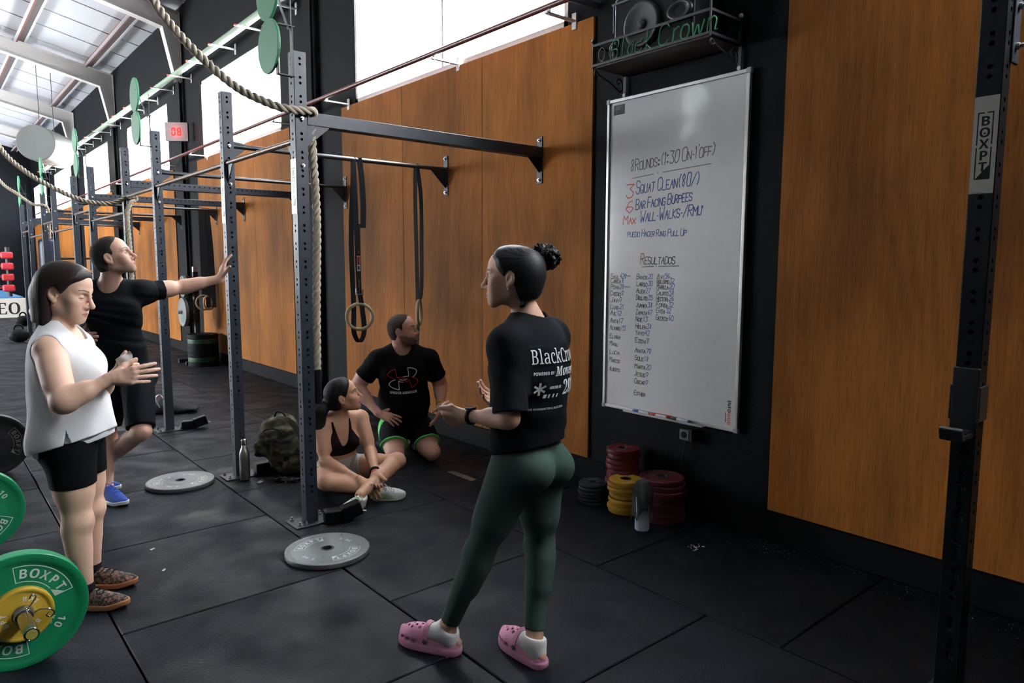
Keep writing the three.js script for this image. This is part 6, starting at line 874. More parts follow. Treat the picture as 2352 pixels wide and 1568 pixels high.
    for (let i = 0; i < 4; i++) { c.save(); c.translate(170 + i * 66, 655); c.transform(1, 0, -0.3, 1, 0, 0); c.fillRect(0, -46, i ? 24 : 40, 46); c.restore(); }
    T('THE MOVEMENT FOR ALL BLACK CROWN', 30, 800, '34px sans-serif', 0.82, 1); c.fillRect(800, 700, 110, 60); c.fillRect(820, 765, 80, 40); });
  const printMat = new THREE.MeshStandardMaterial({ map: pr, transparent: true, roughness: 0.7 });
  projectPrint(P, teeF, at3(M3(0.605), 0.005, 0, -0.12), scl3(B.F, -1), scl3(B.L, -1), 0.30, 0.275, printMat, 'back_print', 'white lettering on the back');
  // watch, socks, clogs
  { const w = mix3(J.wrL, J.elL, 0.10), d = nrm3(sub3(J.elL, J.wrL)), q = new THREE.Quaternion().setFromUnitVectors(V(0, 0, 1), V(...d)); const wt = part('watch', new THREE.TorusGeometry(0.0285, 0.004, 10, 36).scale(1, 1, 2.6).applyQuaternion(q), M.plastic, P, 'black wrist watch'); wt.position.set(...w); const fc2 = part('watch_face', rbox(0.03, 0.009, 0.034, 0.003, 0, 0.0315, 0).applyQuaternion(q), std([0.10, 0.12, 0.16], 0.1), wt); }
  const fl = clog(P, [1.578, 0.002, -2.178], [1.455, 0.002, -2.435], 1), fR = clog(P, [1.7655, 0.002, -1.882], [1.779, 0.002, -2.157], -1);
  const sockMat = fabric([0.70, 0.68, 0.66], 0.9);
  for (const [an, to, f2, kn] of [[J.anL, J.toeL, fl, J.knL], [J.anR, J.toeR, fR, J.knR]]) { const heel = f2.toW(0, 0.05, 0.045), fld = fold([cone(an, mix3(an, kn, 0.2), 0.042, 0.040, 0.02), cone([an[0], an[1] - 0.02, an[2]], heel, 0.042, 0.037, 0.02), cone([an[0], an[1] - 0.01, an[2]], f2.toW(0, 0.05, 0.17), 0.043, 0.032, 0.02)], 0.02); const up = nrm3(sub3(kn, an)), pl = plane(v3(an, up, 0.012), nrm3(v3(up, sub3(to, an), -1.1))); const sock = (x, y, z) => smax(fld(x, y, z), Math.max(pl(x, y, z) + 0.0012 * Math.sin(Math.atan2(x - an[0], z - an[2]) * 26), 0.028 - y), 0.004); cloth(P, 'sock', sock, [an, f2.toW(0, 0.05, 0.16), f2.toW(0, 0.05, 0.03)], sockMat, 'white ankle sock', 0.004, 0.06); }
}
// ---- the woman in the white top
{
  const J = { head: [0.517, 1.435, -3.718], neck: [0.474, 1.265, -3.752], neckTop: [0.49, 1.36, -3.74], chest: [0.48, 1.1, -3.748], pelvis: [0.502, 0.776, -3.73], shR: [0.424, 1.188, -3.60], elR: [0.437, 0.985, -3.432], wrR: [0.618, 1.072, -3.404], shL: [0.573, 1.172, -3.88], elL: [0.615, 0.935, -3.82], wrL: [0.668, 1.06, -3.585], hipR: [0.478, 0.762, -3.650], hipL: [0.543, 0.745, -3.815], knR: [0.487, 0.402, -3.612], anR: [0.495, 0.075, -3.595], knL: [0.569, 0.394, -3.81], anL: [0.563, 0.075, -3.825], toeR: [0.62, 0.03, -3.498], toeL: [0.70, 0.03, -3.712], hipUp: [0, 1, 0] };
  const P = thing('person', 'woman in loose white sleeveless top and black shorts looking down at her hands', 'person');
  const o = { fem: true, s: 1.0, w: 1.06, hip: 1.04, leg: 1.02, arm: 1.24, bust: 1.05, back: [-0.85, 0, -0.45] }, b = bodyPrims(J, o), { at3, B, M3 } = b;
  const fr = headFrame(J.head, [0.80, -0.26, 0.62], [0.18, 1, 0.14], 1.09), hf = headField({ fem: true, jaw: 0.98, nose: 1.6, lids: 0.30, lidY: -0.0045 });
  const hr = hand(J.wrR, [0.76, 0.10, 0.40], [0.62, -0.1, -0.78], 1, { s: 1.0, curl: [[18, 14, 6], [22, 16, 8], [24, 18, 10], [26, 22, 12]], spread: 5, thumb: [0.6, 0.6, 0.5], thumb2: [0.85, 0.4, 0.4] });
  const hl = hand(J.wrL, [0.70, 0.30, 0.62], [-0.62, 0.1, 0.75], -1, { s: 0.98, curl: [[35, 30, 20], [38, 35, 20], [40, 35, 20], [42, 35, 20]], spread: 2, thumb: [0.75, 0.7, 0.25], thumb2: [0.8, 0.6, 0.1] });
  const body = fold([...b.T, ...b.A, ...b.G, neckCone(J, fr, 0.053), hl, hr, placeHead(fr, hf)], 0.03);
  const fc0 = faceColor(fr, SK.B, { brow: [0.10, 0.06, 0.04], browT: 0.8, lip: [0.52, 0.24, 0.2], lash: 1, lids: 0.3, lidY: -0.0045 }), tat = (x, y, z) => { const d = at3(J.neck, 0, 0, 0), e = [x - d[0], y - d[1], z - d[2]], u = dot3(e, B.L), v = dot3(e, B.U), w = dot3(e, B.F); return 0; };
  part('body', meshBody(body, Object.values(J).filter(a => a !== J.hipUp), [headBox(fr), { lo: hl.lo, hi: hl.hi, cell: 0.003 }, { lo: hr.lo, hi: hr.hi, cell: 0.0028 }], fc0), skinMat, P);
  addEyes(P, fr, [0.78, -0.5, 0.5]);
  // bob
  const hm = hairMat([0.016, 0.010, 0.008], 0.42), fl = (x, y, z) => (z + 0.4 * y) * 150 + Math.abs(x) * 60;
  const cap = hairCap(fr, { t: 0.012, ridge: 0.00028, line: [[0.10, 0.078], [0.085, 0.080], [0.066, 0.070], [0.05, 0.048], [0.03, 0.038], [0.01, 0.030], [-0.004, 0.018], [-0.016, -0.016], [-0.05, -0.018], [-0.14, -0.004]], bottom: -0.142, flow: fl, extra: [ell([0, 0.0, -0.045], [0.080, 0.095, 0.068], null, 0.03), ...[1, -1].map(s => cone([s * 0.055, -0.02, -0.035], [s * 0.058, -0.135, -0.018], 0.030, 0.022, 0.02)), cone([0, -0.03, -0.075], [0, -0.115, -0.070], 0.045, 0.036, 0.03), ...[1, -1].map(s => cone([s * 0.03, -0.02, -0.07], [s * 0.042, -0.125, -0.052], 0.035, 0.026, 0.02))] });
  { const [lo, hi] = around([fr.toW(0, 0, -0.02), fr.toW(0, -0.1, -0.02)], 0.15 * 1.1); part('hair', finish(meshSDF(cap, lo, hi, 0.003)), hm, P, 'dark brown chin-length hair'); }
  { const e = part('earring', new THREE.TorusGeometry(0.0065, 0.001, 8, 20), std([0.6, 0.4, 0.15], 0.3, 1), P, 'small gold hoop earring'); e.position.set(...fr.toW(-0.077, -0.046, -0.002)); e.rotation.y = 0.5; }
  // collar bone tattoo and its script
  const tatMat = new THREE.MeshStandardMaterial({ transparent: true, roughness: 0.6, map: canvasTex(256, 96, c => { c.clearRect(0, 0, 256, 96); c.strokeStyle = 'rgba(140,40,35,0.75)'; c.lineWidth = 7; c.beginPath(); for (let i = 0; i < 9; i++) { c.moveTo(14 + i * 27, 70 - (i % 2) * 12); c.lineTo(26 + i * 27, 30 + (i % 3) * 9); c.lineTo(36 + i * 27, 62); } c.stroke(); }) });
  projectPrint(P, body, at3(J.neck, -0.062, 0.02, 0.02), nrm3(v3(v3(scl3(B.L, -0.55), B.U, 0.6), B.F, 0.35)), nrm3(v3(scl3(B.F, 1), B.U, -0.5)), 0.10, 0.036, tatMat, 'tattoo', 'red lettering tattoo by the collar');
  // top
  const teeP = [...b.T.slice(0, 2).map(q => inflate(q, 0.014)), ...b.T.slice(2, 4).map(q => inflate(q, 0.03)), ...b.T.slice(4, 6).map(q => inflate(q, 0.022)), ...b.T.slice(6, 8).map(q => inflate(q, 0.014)), ...b.T.slice(8).map(q => inflate(q, 0.008)), cone(at3(M3(0.62), 0, 0, 0.01), at3(M3(0.03), 0, -0.02, 0.012), 0.135, 0.178, 0.06)];
  const t0 = fold(teeP, 0.04), fo = folds(0.005, 34, [0.75, 0.12, 0.65]), hem = plane(at3(M3(0.0), 0, -0.02, 0), [0.02, 1, -0.04].map((q, i) => q - 0.28 * B.F[i])), scoop = ell(at3(J.neck, 0, 0.0, 0.055), [0.072, 0.085, 0.075], [B.L, B.U, B.F]), neckC = cone(v3(J.neck, B.U, -0.01), v3(J.neck, B.U, 0.25), 0.062, 0.09);
  const ah = ['L', 'R'].map(q => ell(v3(v3(J['sh' + q], B.L, q === 'L' ? 0.038 : -0.038), B.U, -0.075), [0.062, 0.150, 0.072], [B.L, B.U, B.F]));
  const topF = (x, y, z) => { let d = t0(x, y, z); if (d > 0.05) return d; d += fo(x, y, z) * sstep(1.15, 0.95, y) + 0.005 * Math.sin(Math.atan2(x - 0.5, z + 3.73) * 8 + y * 3) * sstep(0.95, 0.75, y); const dd = d; d = smax(d, -hem(x, y, z), 0.004); d = smax(d, -scoop.f(x, y, z), 0.006); d = smax(d, -neckC.f(x, y, z), 0.006); for (const a of ah) d = smax(d, -a.f(x, y, z), 0.008); d = smax(d, -Math.max(dd + 0.013, hem(x, y, z) - 0.07), 0.003);
    const sx = dot3(sub3([x, y, z], J.pelvis), B.F), sy = hem(x, y, z), sl = Math.abs(sx - 0.035) - 0.022 * (1 - sy / 0.075); if (sy < 0.06 && sy > -0.01 && dot3(sub3([x, y, z], J.pelvis), B.L) < 0) d = smax(d, -(Math.abs(sx - 0.05) - 0.014 * (1 - sy / 0.06)), 0.003); return d * 0.85; };
  cloth(P, 'top', topF, [J.neck, J.shL, J.shR, J.hipL, J.hipR, J.pelvis], fabric([0.72, 0.725, 0.74], 0.8), 'loose white sleeveless top', 0.0038, 0.2);
  const und = (x, y, z) => { const h = hem(x, y, z), d0 = t0(x, y, z) + 0.020 + 0.004 * Math.sin(Math.atan2(x - 0.5, z + 3.73) * 7); let d = smax(d0, Math.max(-h - 0.028, h - 0.10), 0.004); d = smax(d, -(d0 + 0.012), 0.002); return d * 0.85; };
  cloth(P, 'top_lining', und, [J.hipL, J.hipR, J.pelvis], fabric([0.56, 0.575, 0.6], 0.8), 'white under layer at the hem', 0.0055, 0.22);
  const legs = fold([...b.T.slice(3, 6), ...b.G].map(q => inflate(q, 0.006)), 0.03), shortF = (x, y, z) => smax(smax(legs(x, y, z), 0.572 + 0.05 * (x - 0.5) - y, 0.004), y - 0.87, 0.004);
  cloth(P, 'shorts', shortF, [J.pelvis, J.hipL, J.hipR, J.knL, J.knR], fabric([0.0036, 0.0042, 0.0055], 0.8), 'tight black shorts', 0.0055, 0.16);
  const leo = (x, y, z) => { const n = noise(x * 130, y * 130, z * 130), m = noise(x * 190 + 9, y * 190, z * 190); return n > 0.06 ? [0.012, 0.010, 0.009] : m > 0.15 ? [0.16, 0.09, 0.05] : m < -0.35 ? [0.30, 0.12, 0.10] : [0.075, 0.05, 0.032]; };
  const shoeM = new THREE.MeshStandardMaterial({ vertexColors: true, roughness: 0.75 }), gum = std([0.36, 0.14, 0.055], 0.6), sockM = fabric([0.012, 0.012, 0.014]);
  for (const [an, h, t, kn] of [[J.anR, [0.418, 0, -3.655], [0.648, 0, -3.475], J.knR], [J.anL, [0.497, 0, -3.872], [0.729, 0, -3.69], J.knL]]) { const sf = shoeFrame([h[0], 0.002, h[2]], [t[0], 0.002, t[2]]); sneaker(P, sf, { mat: shoeM, color: leo, soleMat: gum, laceMat: M.rubber, label: 'leopard patterned trainer with a gum sole', w: 0.046, high: 0.096 });
    const sk = fold([cone(v3(an, [0, 1, 0], -0.03), v3(an, [0, 1, 0], 0.06), 0.046, 0.041, 0.02)], 0.02); cloth(P, 'sock', (x, y, z) => smax(sk(x, y, z), Math.max(y - 0.118, 0.05 - y), 0.004), [an], sockM, 'black sock', 0.004, 0.08); }
  // the slip of paper between her hands
  const pg = new THREE.PlaneGeometry(0.075, 0.125, 10, 14), pp = pg.attributes.position; for (let i = 0; i < pp.count; i++) { const x = pp.getX(i), y = pp.getY(i); pp.setXYZ(i, x * (0.75 + 0.3 * Math.sin(y * 30)), y + 0.2 * x, 0.006 * Math.sin(x * 90 + y * 40) + 0.004 * Math.sin(y * 110)); } pg.computeVertexNormals();
  const paper = part('paper_slip', pg, new THREE.MeshStandardMaterial({ color: 0xf6f6f8, roughness: 0.8, side: THREE.DoubleSide }), null); paper.position.set(0.700, 1.098, -3.492); paper.rotation.set(0, -0.7, 0.35); tag(paper, 'crumpled white paper held between the hands of the woman in white', 'paper');
}
// ---- the man leaning on the rig
{
  const J = { head: [0.982, 1.612, -5.132], neck: [0.973, 1.418, -5.215], neckTop: [0.975, 1.52, -5.19], chest: [0.982, 1.181, -5.224], pelvis: [1.031, 0.835, -5.287], shL: [1.155, 1.378, -5.19], elL: [1.415, 1.405, -5.225], wrL: [1.648, 1.462, -5.15], shR: [0.806, 1.368, -5.335], elR: [0.600, 1.252, -5.53], wrR: [0.775, 1.085, -5.30], hipL: [1.098, 0.815, -5.215], hipR: [0.985, 0.805, -5.36], knL: [1.060, 0.475, -5.0], anL: [0.82, 0.12, -5.50], knR: [0.905, 0.455, -5.26], anR: [0.878, 0.105, -5.185], toeL: [0.95, 0.03, -5.38], toeR: [0.945, 0.03, -4.99], hipUp: [0, 1, 0] };
  const P = thing('person', 'man in black tee and dark shorts leaning one arm on an upright of the rig', 'person');
  const o = { s: 1.03, w: 0.98, leg: 0.98, arm: 1.0 }, b = bodyPrims(J, o), { at3, B, M3 } = b;
  const fr = headFrame(J.head, [0.86, 0.30, 0.42], [-0.3, 1, -0.05], 1.10), hf = headField({ jaw: 1.0, nose: 1.3, lids: 0.7, lidY: 0 });
  const hl = hand(J.wrL, [0.30, 0.93, -0.15], [0.95, -0.28, 0.05], -1, { s: 1.02, curl: [[8, 14, 8], [8, 14, 8], [10, 14, 8], [12, 16, 8]], spread: 6, thumb: [0.6, 0.75, 0.1] });
  const hr = hand(J.wrR, [0.62, 0.0, 0.78], [0.55, -0.05, -0.5], 1, { s: 1.02, curl: [[15, 15, 10], [18, 20, 10], [22, 22, 10], [25, 25, 10]], spread: 6, thumb: [0.5, 0.8, 0.2] });
  const body = fold([...b.T, ...b.A, ...b.G, neckCone(J, fr, 0.058), hl, hr, placeHead(fr, hf)], 0.03);
  const fc = faceColor(fr, SK.C, { brow: [0.07, 0.05, 0.04], browT: 1.0, lip: [0.36, 0.16, 0.14], lash: 1, lids: 0.7, lidY: 0, stubble: { k: 0.42, c: [0.12, 0.095, 0.085], moust: 0.55 } });
  part('body', meshBody(body, Object.values(J).filter(a => a !== J.hipUp), [headBox(fr, 0.0028), { lo: hl.lo, hi: hl.hi, cell: 0.0032 }, { lo: hr.lo, hi: hr.hi, cell: 0.004 }], fc), skinMat, P); addEyes(P, fr, [0.85, 0.35, 0.3]);
  const cap = hairCap(fr, { t: 0.0045, ridge: 0.0003, fuzz: 0.0014, line: [[0.112, 0.046], [0.10, 0.060], [0.085, 0.054], [0.068, 0.034], [0.052, 0.020], [0.03, 0.030], [0.01, 0.022], [-0.012, 0.010], [-0.02, -0.022], [-0.06, -0.035]], bottom: -0.07, extra: [ell([0, -0.005, -0.05], [0.062, 0.07, 0.055], null, 0.03)] });
  { const [lo, hi] = around([fr.c], 0.17); part('hair', finish(meshSDF(cap, lo, hi, 0.003)), hairMat([0.035, 0.028, 0.024], 0.7), P, 'short dark greying hair'); }
  const sl = mix3(J.shL, J.elL, 0.50), slR = mix3(J.shR, J.elR, 0.6);
  const tp = [...b.T.slice(0, 4).map(q => inflate(q, 0.016)), ...b.T.slice(4).map(q => inflate(q, 0.012)), ell(at3(M3(0.2)), [0.158, 0.2, 0.125], [B.L, B.U, B.F], 0.06)];
  const t0 = fold(tp, 0.04), fo = folds(0.004, 60, [0.2, 0.9, 0.2]), col = cone(at3(J.neck, 0, 0.0, 0.02), at3(J.neck, 0, 0.2, 0.03), 0.068, 0.085), cL = plane(sl, sub3(J.elL, J.shL)), cR = plane(slR, sub3(J.elR, J.shR)), hem = plane([1.0, 0.80, -5.25], [0.03, 1, 0]);
  const aL = cone(v3(J.shL, B.L, 0.02), v3(J.elL, B.L, 0.05), 0.1, 0.1), aR = cone(v3(J.shR, B.L, -0.04), v3(J.elR, B.L, -0.05), 0.1, 0.1);
  const sv = sleeves([[J.shL, sl, 0.068, 0.068, cL], [J.shR, slR, 0.068, 0.068, cR]]), tf = (x, y, z) => { let d = t0(x, y, z); if (d > 0.4) return d; const w = fo(x, y, z); d = smax(d + w, -hem(x, y, z), 0.005); d = sv(d, x, y, z, w); return smax(d, -col.f(x, y, z), 0.006) * 0.85; };
  cloth(P, 'tee', tf, [J.neck, J.shL, J.shR, J.hipL, J.hipR, J.elL, J.pelvis], fabric([0.0045, 0.006, 0.0085], 0.8), 'fitted black tee', 0.005, 0.2);
  // shorts
  const sp = [...b.T.slice(3, 6).map(q => inflate(q, 0.018)), ...['L', 'R'].flatMap(q => [cone(J['hip' + q], mix3(J['hip' + q], J['kn' + q], 0.93), 0.108, 0.088, 0.04)])], s0 = fold(sp, 0.04), fs = folds(0.004, 50, [0.7, 0.1, 0.7]);
  const nearL = (x, y, z) => { const u = cone(J.hipL, J.knL, 0, 0).f(x, y, z), v = cone(J.hipR, J.knR, 0, 0).f(x, y, z); return u < v; }, kL = plane(mix3(J.hipL, J.knL, 0.93), sub3(J.knL, J.hipL)), kR = plane(mix3(J.hipR, J.knR, 0.9), sub3(J.knR, J.hipR));
  cloth(P, 'shorts', (x, y, z) => { let d = s0(x, y, z); if (d > 0.05) return d; d += fs(x, y, z); d = smax(d, nearL(x, y, z) ? kL(x, y, z) : kR(x, y, z), 0.005); return smax(d, y - 0.93, 0.004) * 0.85; }, [J.pelvis, J.hipL, J.hipR, J.knL, J.knR], fabric([0.0052, 0.0066, 0.0098], 0.8), 'dark knee-length shorts', 0.007, 0.18);
  const blue = std([0.012, 0.06, 0.36], 0.7, 0, { bumpMap: grainAt(25), bumpScale: 0.001 }), wht = std([0.6, 0.6, 0.6], 0.6), lc = std([0.015, 0.07, 0.42], 0.8);
  sneaker(P, shoeFrame([0.855, 0.002, -5.23], [0.945, 0.002, -4.975]), { mat: blue, soleMat: wht, laceMat: lc, label: 'bright blue trainer with a white sole', w: 0.047, high: 0.115 });
  sneaker(P, shoeFrame([0.79, 0.002, -5.56], [0.99, 0.002, -5.37]), { mat: blue, soleMat: wht, laceMat: lc, label: 'bright blue trainer with a white sole', w: 0.047, high: 0.115 });
}
// ---- the man kneeling by the boards
{
  const J = { head: [2.926, 1.053, -4.795], neck: [2.95, 0.905, -4.845], neckTop: [2.94, 0.985, -4.825], chest: [2.978, 0.646, -4.843], pelvis: [3.035, 0.262, -4.96], shR: [2.788, 0.798, -4.965], elR: [2.66, 0.585, -5.09], wrR: [2.725, 0.398, -4.85], shL: [3.155, 0.795, -4.765], elL: [3.285, 0.575, -4.80], wrL: [3.185, 0.425, -4.655], hipR: [2.93, 0.225, -4.985], hipL: [3.125, 0.222, -4.895], knR: [2.785, 0.085, -4.70], anR: [2.94, 0.06, -5.05], knL: [3.05, 0.085, -4.585], anL: [3.13, 0.06, -4.95], hipUp: [0, 1, 0] };
  const P = thing('person', 'man kneeling in black tee and black shorts with bright green piping, hands on hips', 'person');
  const o = { s: 1.06, w: 1.14, arm: 1.16, leg: 1.08, belly: 0.02 }, b = bodyPrims(J, o), { at3, B, M3 } = b;
  const fr = headFrame(J.head, [0.66, 0.10, 0.75], [-0.16, 1, 0.04], 1.08), hf = headField({ jaw: 1.08, nose: 1.0, lids: 0.7, lidY: 0 });
  const hr = hand(J.wrR, [0.70, -0.34, 0.62], [0.35, -0.66, -0.5], 1, { s: 1.02, curl: [[10, 12, 8], [10, 14, 8], [12, 14, 8], [12, 16, 8]], spread: 9, thumb: [0.6, 0.8, 0.1] });
  const hl = hand(J.wrL, [-0.45, -0.82, 0.30], [-0.55, 0.1, -0.75], -1, { s: 1.0, curl: [[14, 18, 10], [16, 20, 10], [20, 22, 10], [24, 24, 10]], spread: 6, thumb: [0.7, 0.6, 0.2] });
  const body = fold([...b.T, ...b.A, ...b.G, cone(J.anR, [2.96, 0.035, -5.24], 0.042, 0.03, 0.03), cone(J.anL, [3.20, 0.035, -5.13], 0.042, 0.03, 0.03), neckCone(J, fr, 0.066), hl, hr, placeHead(fr, hf)], 0.03);
  const fc = faceColor(fr, SK.D, { brow: [0.04, 0.026, 0.02], browT: 1.2, lip: [0.30, 0.13, 0.11], lash: 1, lids: 0.7, lidY: 0, stubble: { k: 0.72, c: [0.045, 0.032, 0.027], goatee: 1.2, moust: 0.75 } });
  part('body', meshBody(body, [...Object.values(J).filter(a => a !== J.hipUp), [3.2, 0.03, -5.2]], [headBox(fr, 0.003), { lo: hl.lo, hi: hl.hi, cell: 0.0036 }, { lo: hr.lo, hi: hr.hi, cell: 0.0036 }], fc, 0.0075), skinMat, P); addEyes(P, fr, [0.9, 0.1, 0.5]);
  const cap = hairCap(fr, { t: 0.0022, ridge: 0.0002, fuzz: 0.0010, line: [[0.112, 0.046], [0.10, 0.062], [0.085, 0.060], [0.068, 0.044], [0.052, 0.028], [0.03, 0.032], [0.01, 0.022], [-0.012, 0.012], [-0.02, -0.022], [-0.06, -0.035]], bottom: -0.065, extra: [ell([0, -0.005, -0.05], [0.060, 0.07, 0.053], null, 0.03)] });
  { const [lo, hi] = around([fr.c], 0.17); part('hair', finish(meshSDF(cap, lo, hi, 0.0032)), hairMat([0.05, 0.034, 0.029], 0.8), P, 'very short dark hair'); }
  const sl = mix3(J.shL, J.elL, 0.66), slR = mix3(J.shR, J.elR, 0.62);
  const tp = [...b.T.slice(0, 4).map(q => inflate(q, 0.018)), ...b.T.slice(4).map(q => inflate(q, 0.014)), ell(at3(M3(0.3), 0, 0, 0.01), [0.212, 0.27, 0.165], [B.L, B.U, B.F], 0.06)];
  const t0 = fold(tp, 0.04), fo = folds(0.005, 45, [0.3, 0.8, 0.2]), col = cone(at3(J.neck, 0, -0.005, 0.02), at3(J.neck, 0, 0.2, 0.03), 0.074, 0.09), cL = plane(sl, sub3(J.elL, J.shL)), cR = plane(slR, sub3(J.elR, J.shR)), hem = plane([3.03, 0.285, -4.9], [0, 1, 0]);
  const aL = cone(at3(J.shL, 0.05, -0.03, 0), at3(J.elL, 0.06, -0.02, 0), 0.085, 0.12), aR = cone(at3(J.shR, -0.05, -0.03, 0), at3(J.elR, -0.06, -0.02, 0), 0.085, 0.12);
  const sv = sleeves([[v3(J.shL, B.U, -0.01), sl, 0.073, 0.080, cL], [v3(J.shR, B.U, -0.01), slR, 0.073, 0.082, cR]]), tf = (x, y, z) => { let d = t0(x, y, z); if (d > 0.4) return d; const w = fo(x, y, z); d = smax(d + w, -hem(x, y, z), 0.006); d = sv(d, x, y, z, w); return smax(d, -col.f(x, y, z), 0.006) * 0.85; };
  cloth(P, 'tee', tf, [J.neck, J.shL, J.shR, J.hipL, J.hipR, J.elL, J.elR, J.pelvis], fabric([0.0036, 0.0045, 0.006], 0.85), 'black tee with a red and white chest print', 0.007, 0.2);
  const ua = canvasTex(768, 640, c => { c.clearRect(0, 0, 768, 640); c.lineWidth = 17; c.lineJoin = 'round'; const W = '#e6e8ea', R = '#a81e2c';
    const S = (col, f) => { c.strokeStyle = col; c.beginPath(); f(); c.stroke(); };
    // two interlocking arcs, left halves red above and white below, right halves white above and red below
    S(R, () => { c.moveTo(395, 232); c.quadraticCurveTo(300, 225, 262, 250); c.lineTo(222, 60); c.quadraticCurveTo(90, 95, 40, 175); c.quadraticCurveTo(80, 240, 210, 270); });
    S(W, () => { c.moveTo(395, 232); c.quadraticCurveTo(500, 225, 530, 215); c.lineTo(510, 40); c.quadraticCurveTo(690, 50, 716, 120); c.quadraticCurveTo(700, 210, 610, 250); });
    S(W, () => { c.moveTo(395, 345); c.quadraticCurveTo(330, 345, 290, 320); c.lineTo(300, 520); c.quadraticCurveTo(130, 500, 70, 430); c.quadraticCurveTo(80, 330, 220, 290); });
    S(R, () => { c.moveTo(395, 345); c.quadraticCurveTo(500, 340, 540, 300); c.lineTo(590, 490); c.quadraticCurveTo(700, 450, 740, 370); c.quadraticCurveTo(730, 280, 610, 255); });
    S(W, () => { c.moveTo(300, 275); c.quadraticCurveTo(390, 330, 500, 275); }); S(R, () => { c.moveTo(300, 290); c.quadraticCurveTo(390, 240, 500, 290); });
    c.fillStyle = W; c.font = 'bold 80px sans-serif'; c.textAlign = 'center'; c.save(); c.translate(395, 612); c.scale(1.0, 0.9); c.fillText('UNDER ARMOUR', 0, 0); c.restore(); });
  projectPrint(P, tf, at3(M3(0.66), -0.012, 0, 0.12), B.F, B.L, 0.262, 0.235, new THREE.MeshStandardMaterial({ map: ua, transparent: true, roughness: 0.7 }), 'chest_print', 'red and white interlocking chest logo over white lettering');
  const sp = [...b.T.slice(3, 6).map(q => inflate(q, 0.014)), ...['L', 'R'].flatMap(q => [cone(J['hip' + q], v3(mix3(J['hip' + q], J['kn' + q], 0.70), [0, 1, 0], 0.0), 0.118, 0.108, 0.03)])], s0 = fold(sp, 0.03), fs = folds(0.003, 45, [0.7, 0.2, 0.7]);
  const kL = plane(mix3(J.hipL, J.knL, 0.66), v3(nrm3(sub3(J.knL, J.hipL)), [0, 1, 0], -0.35)), kR = plane(mix3(J.hipR, J.knR, 0.66), v3(nrm3(sub3(J.knR, J.hipR)), [0, 1, 0], -0.35)), lc = cone(J.hipL, J.knL, 0, 0).f, rc = cone(J.hipR, J.knR, 0, 0).f;
  const cut = (x, y, z) => lc(x, y, z) < rc(x, y, z) ? kL(x, y, z) : kR(x, y, z);
  const sf = e => (x, y, z) => { let d = s0(x, y, z) - e; if (d > 0.05) return d; d += fs(x, y, z); return smax(smax(d, cut(x, y, z) + (e ? -0.004 : 0), 0.004), Math.max(y - 0.42, 0.012 - y), 0.004) * 0.85; };
  const sp1 = [J.pelvis, J.hipL, J.hipR, J.knL, J.knR]; cloth(P, 'shorts', sf(0), sp1, fabric([0.0036, 0.0045, 0.006], 0.8), 'black shorts', 0.007, 0.17);
  const sideL = (x, y, z) => dot3(sub3([x, y, z], J.pelvis), B.HL);
  const trim = (x, y, z) => { const q = sf(0.0025)(x, y, z), c = cut(x, y, z), s = sideL(x, y, z); return smax(q, Math.min(-c - 0.006, s < -0.1 ? Math.max(Math.abs(dot3(sub3([x, y, z], J.hipR), B.HF) - 0.06 + 0.3 * (y - 0.2)) - 0.035, -s - 0.3) : 1), 0.003); };
  cloth(P, 'piping', trim, sp1, fabric([0.16, 0.78, 0.20], 0.7), 'bright green piping and side panel', 0.006, 0.17);
  { const w = mix3(J.wrL, J.elL, 0.12), d = nrm3(sub3(J.elL, J.wrL)), q = new THREE.Quaternion().setFromUnitVectors(V(0, 0, 1), V(...d)); const wt = part('watch', new THREE.TorusGeometry(0.034, 0.005, 10, 32).scale(1, 1, 2.4).applyQuaternion(q), std([0.5, 0.26, 0.02], 0.5), P, 'yellow and black wrist watch'); wt.position.set(...w); const f2 = part('watch_face', rbox(0.036, 0.012, 0.04, 0.004, 0, 0, 0), M.plastic, wt); f2.position.set(0.02, 0.004, 0.03); }
  for (const [a, t] of [[[2.94, 0.06, -5.05], [2.96, 0.03, -5.26]], [[3.13, 0.06, -4.95], [3.20, 0.03, -5.15]]]) { const f = fold([cone(a, t, 0.052, 0.036, 0.02), cone(a, v3(a, [0, 1, 0], 0.05), 0.048, 0.03, 0.02)], 0.02); cloth(P, 'shoe', (x, y, z) => Math.max(f(x, y, z), 0.004 - y, -(z * -1 - (a[2] * -1) + 0.01)), [a, t], M.rubber, 'dark shoe', 0.006, 0.08); }
}
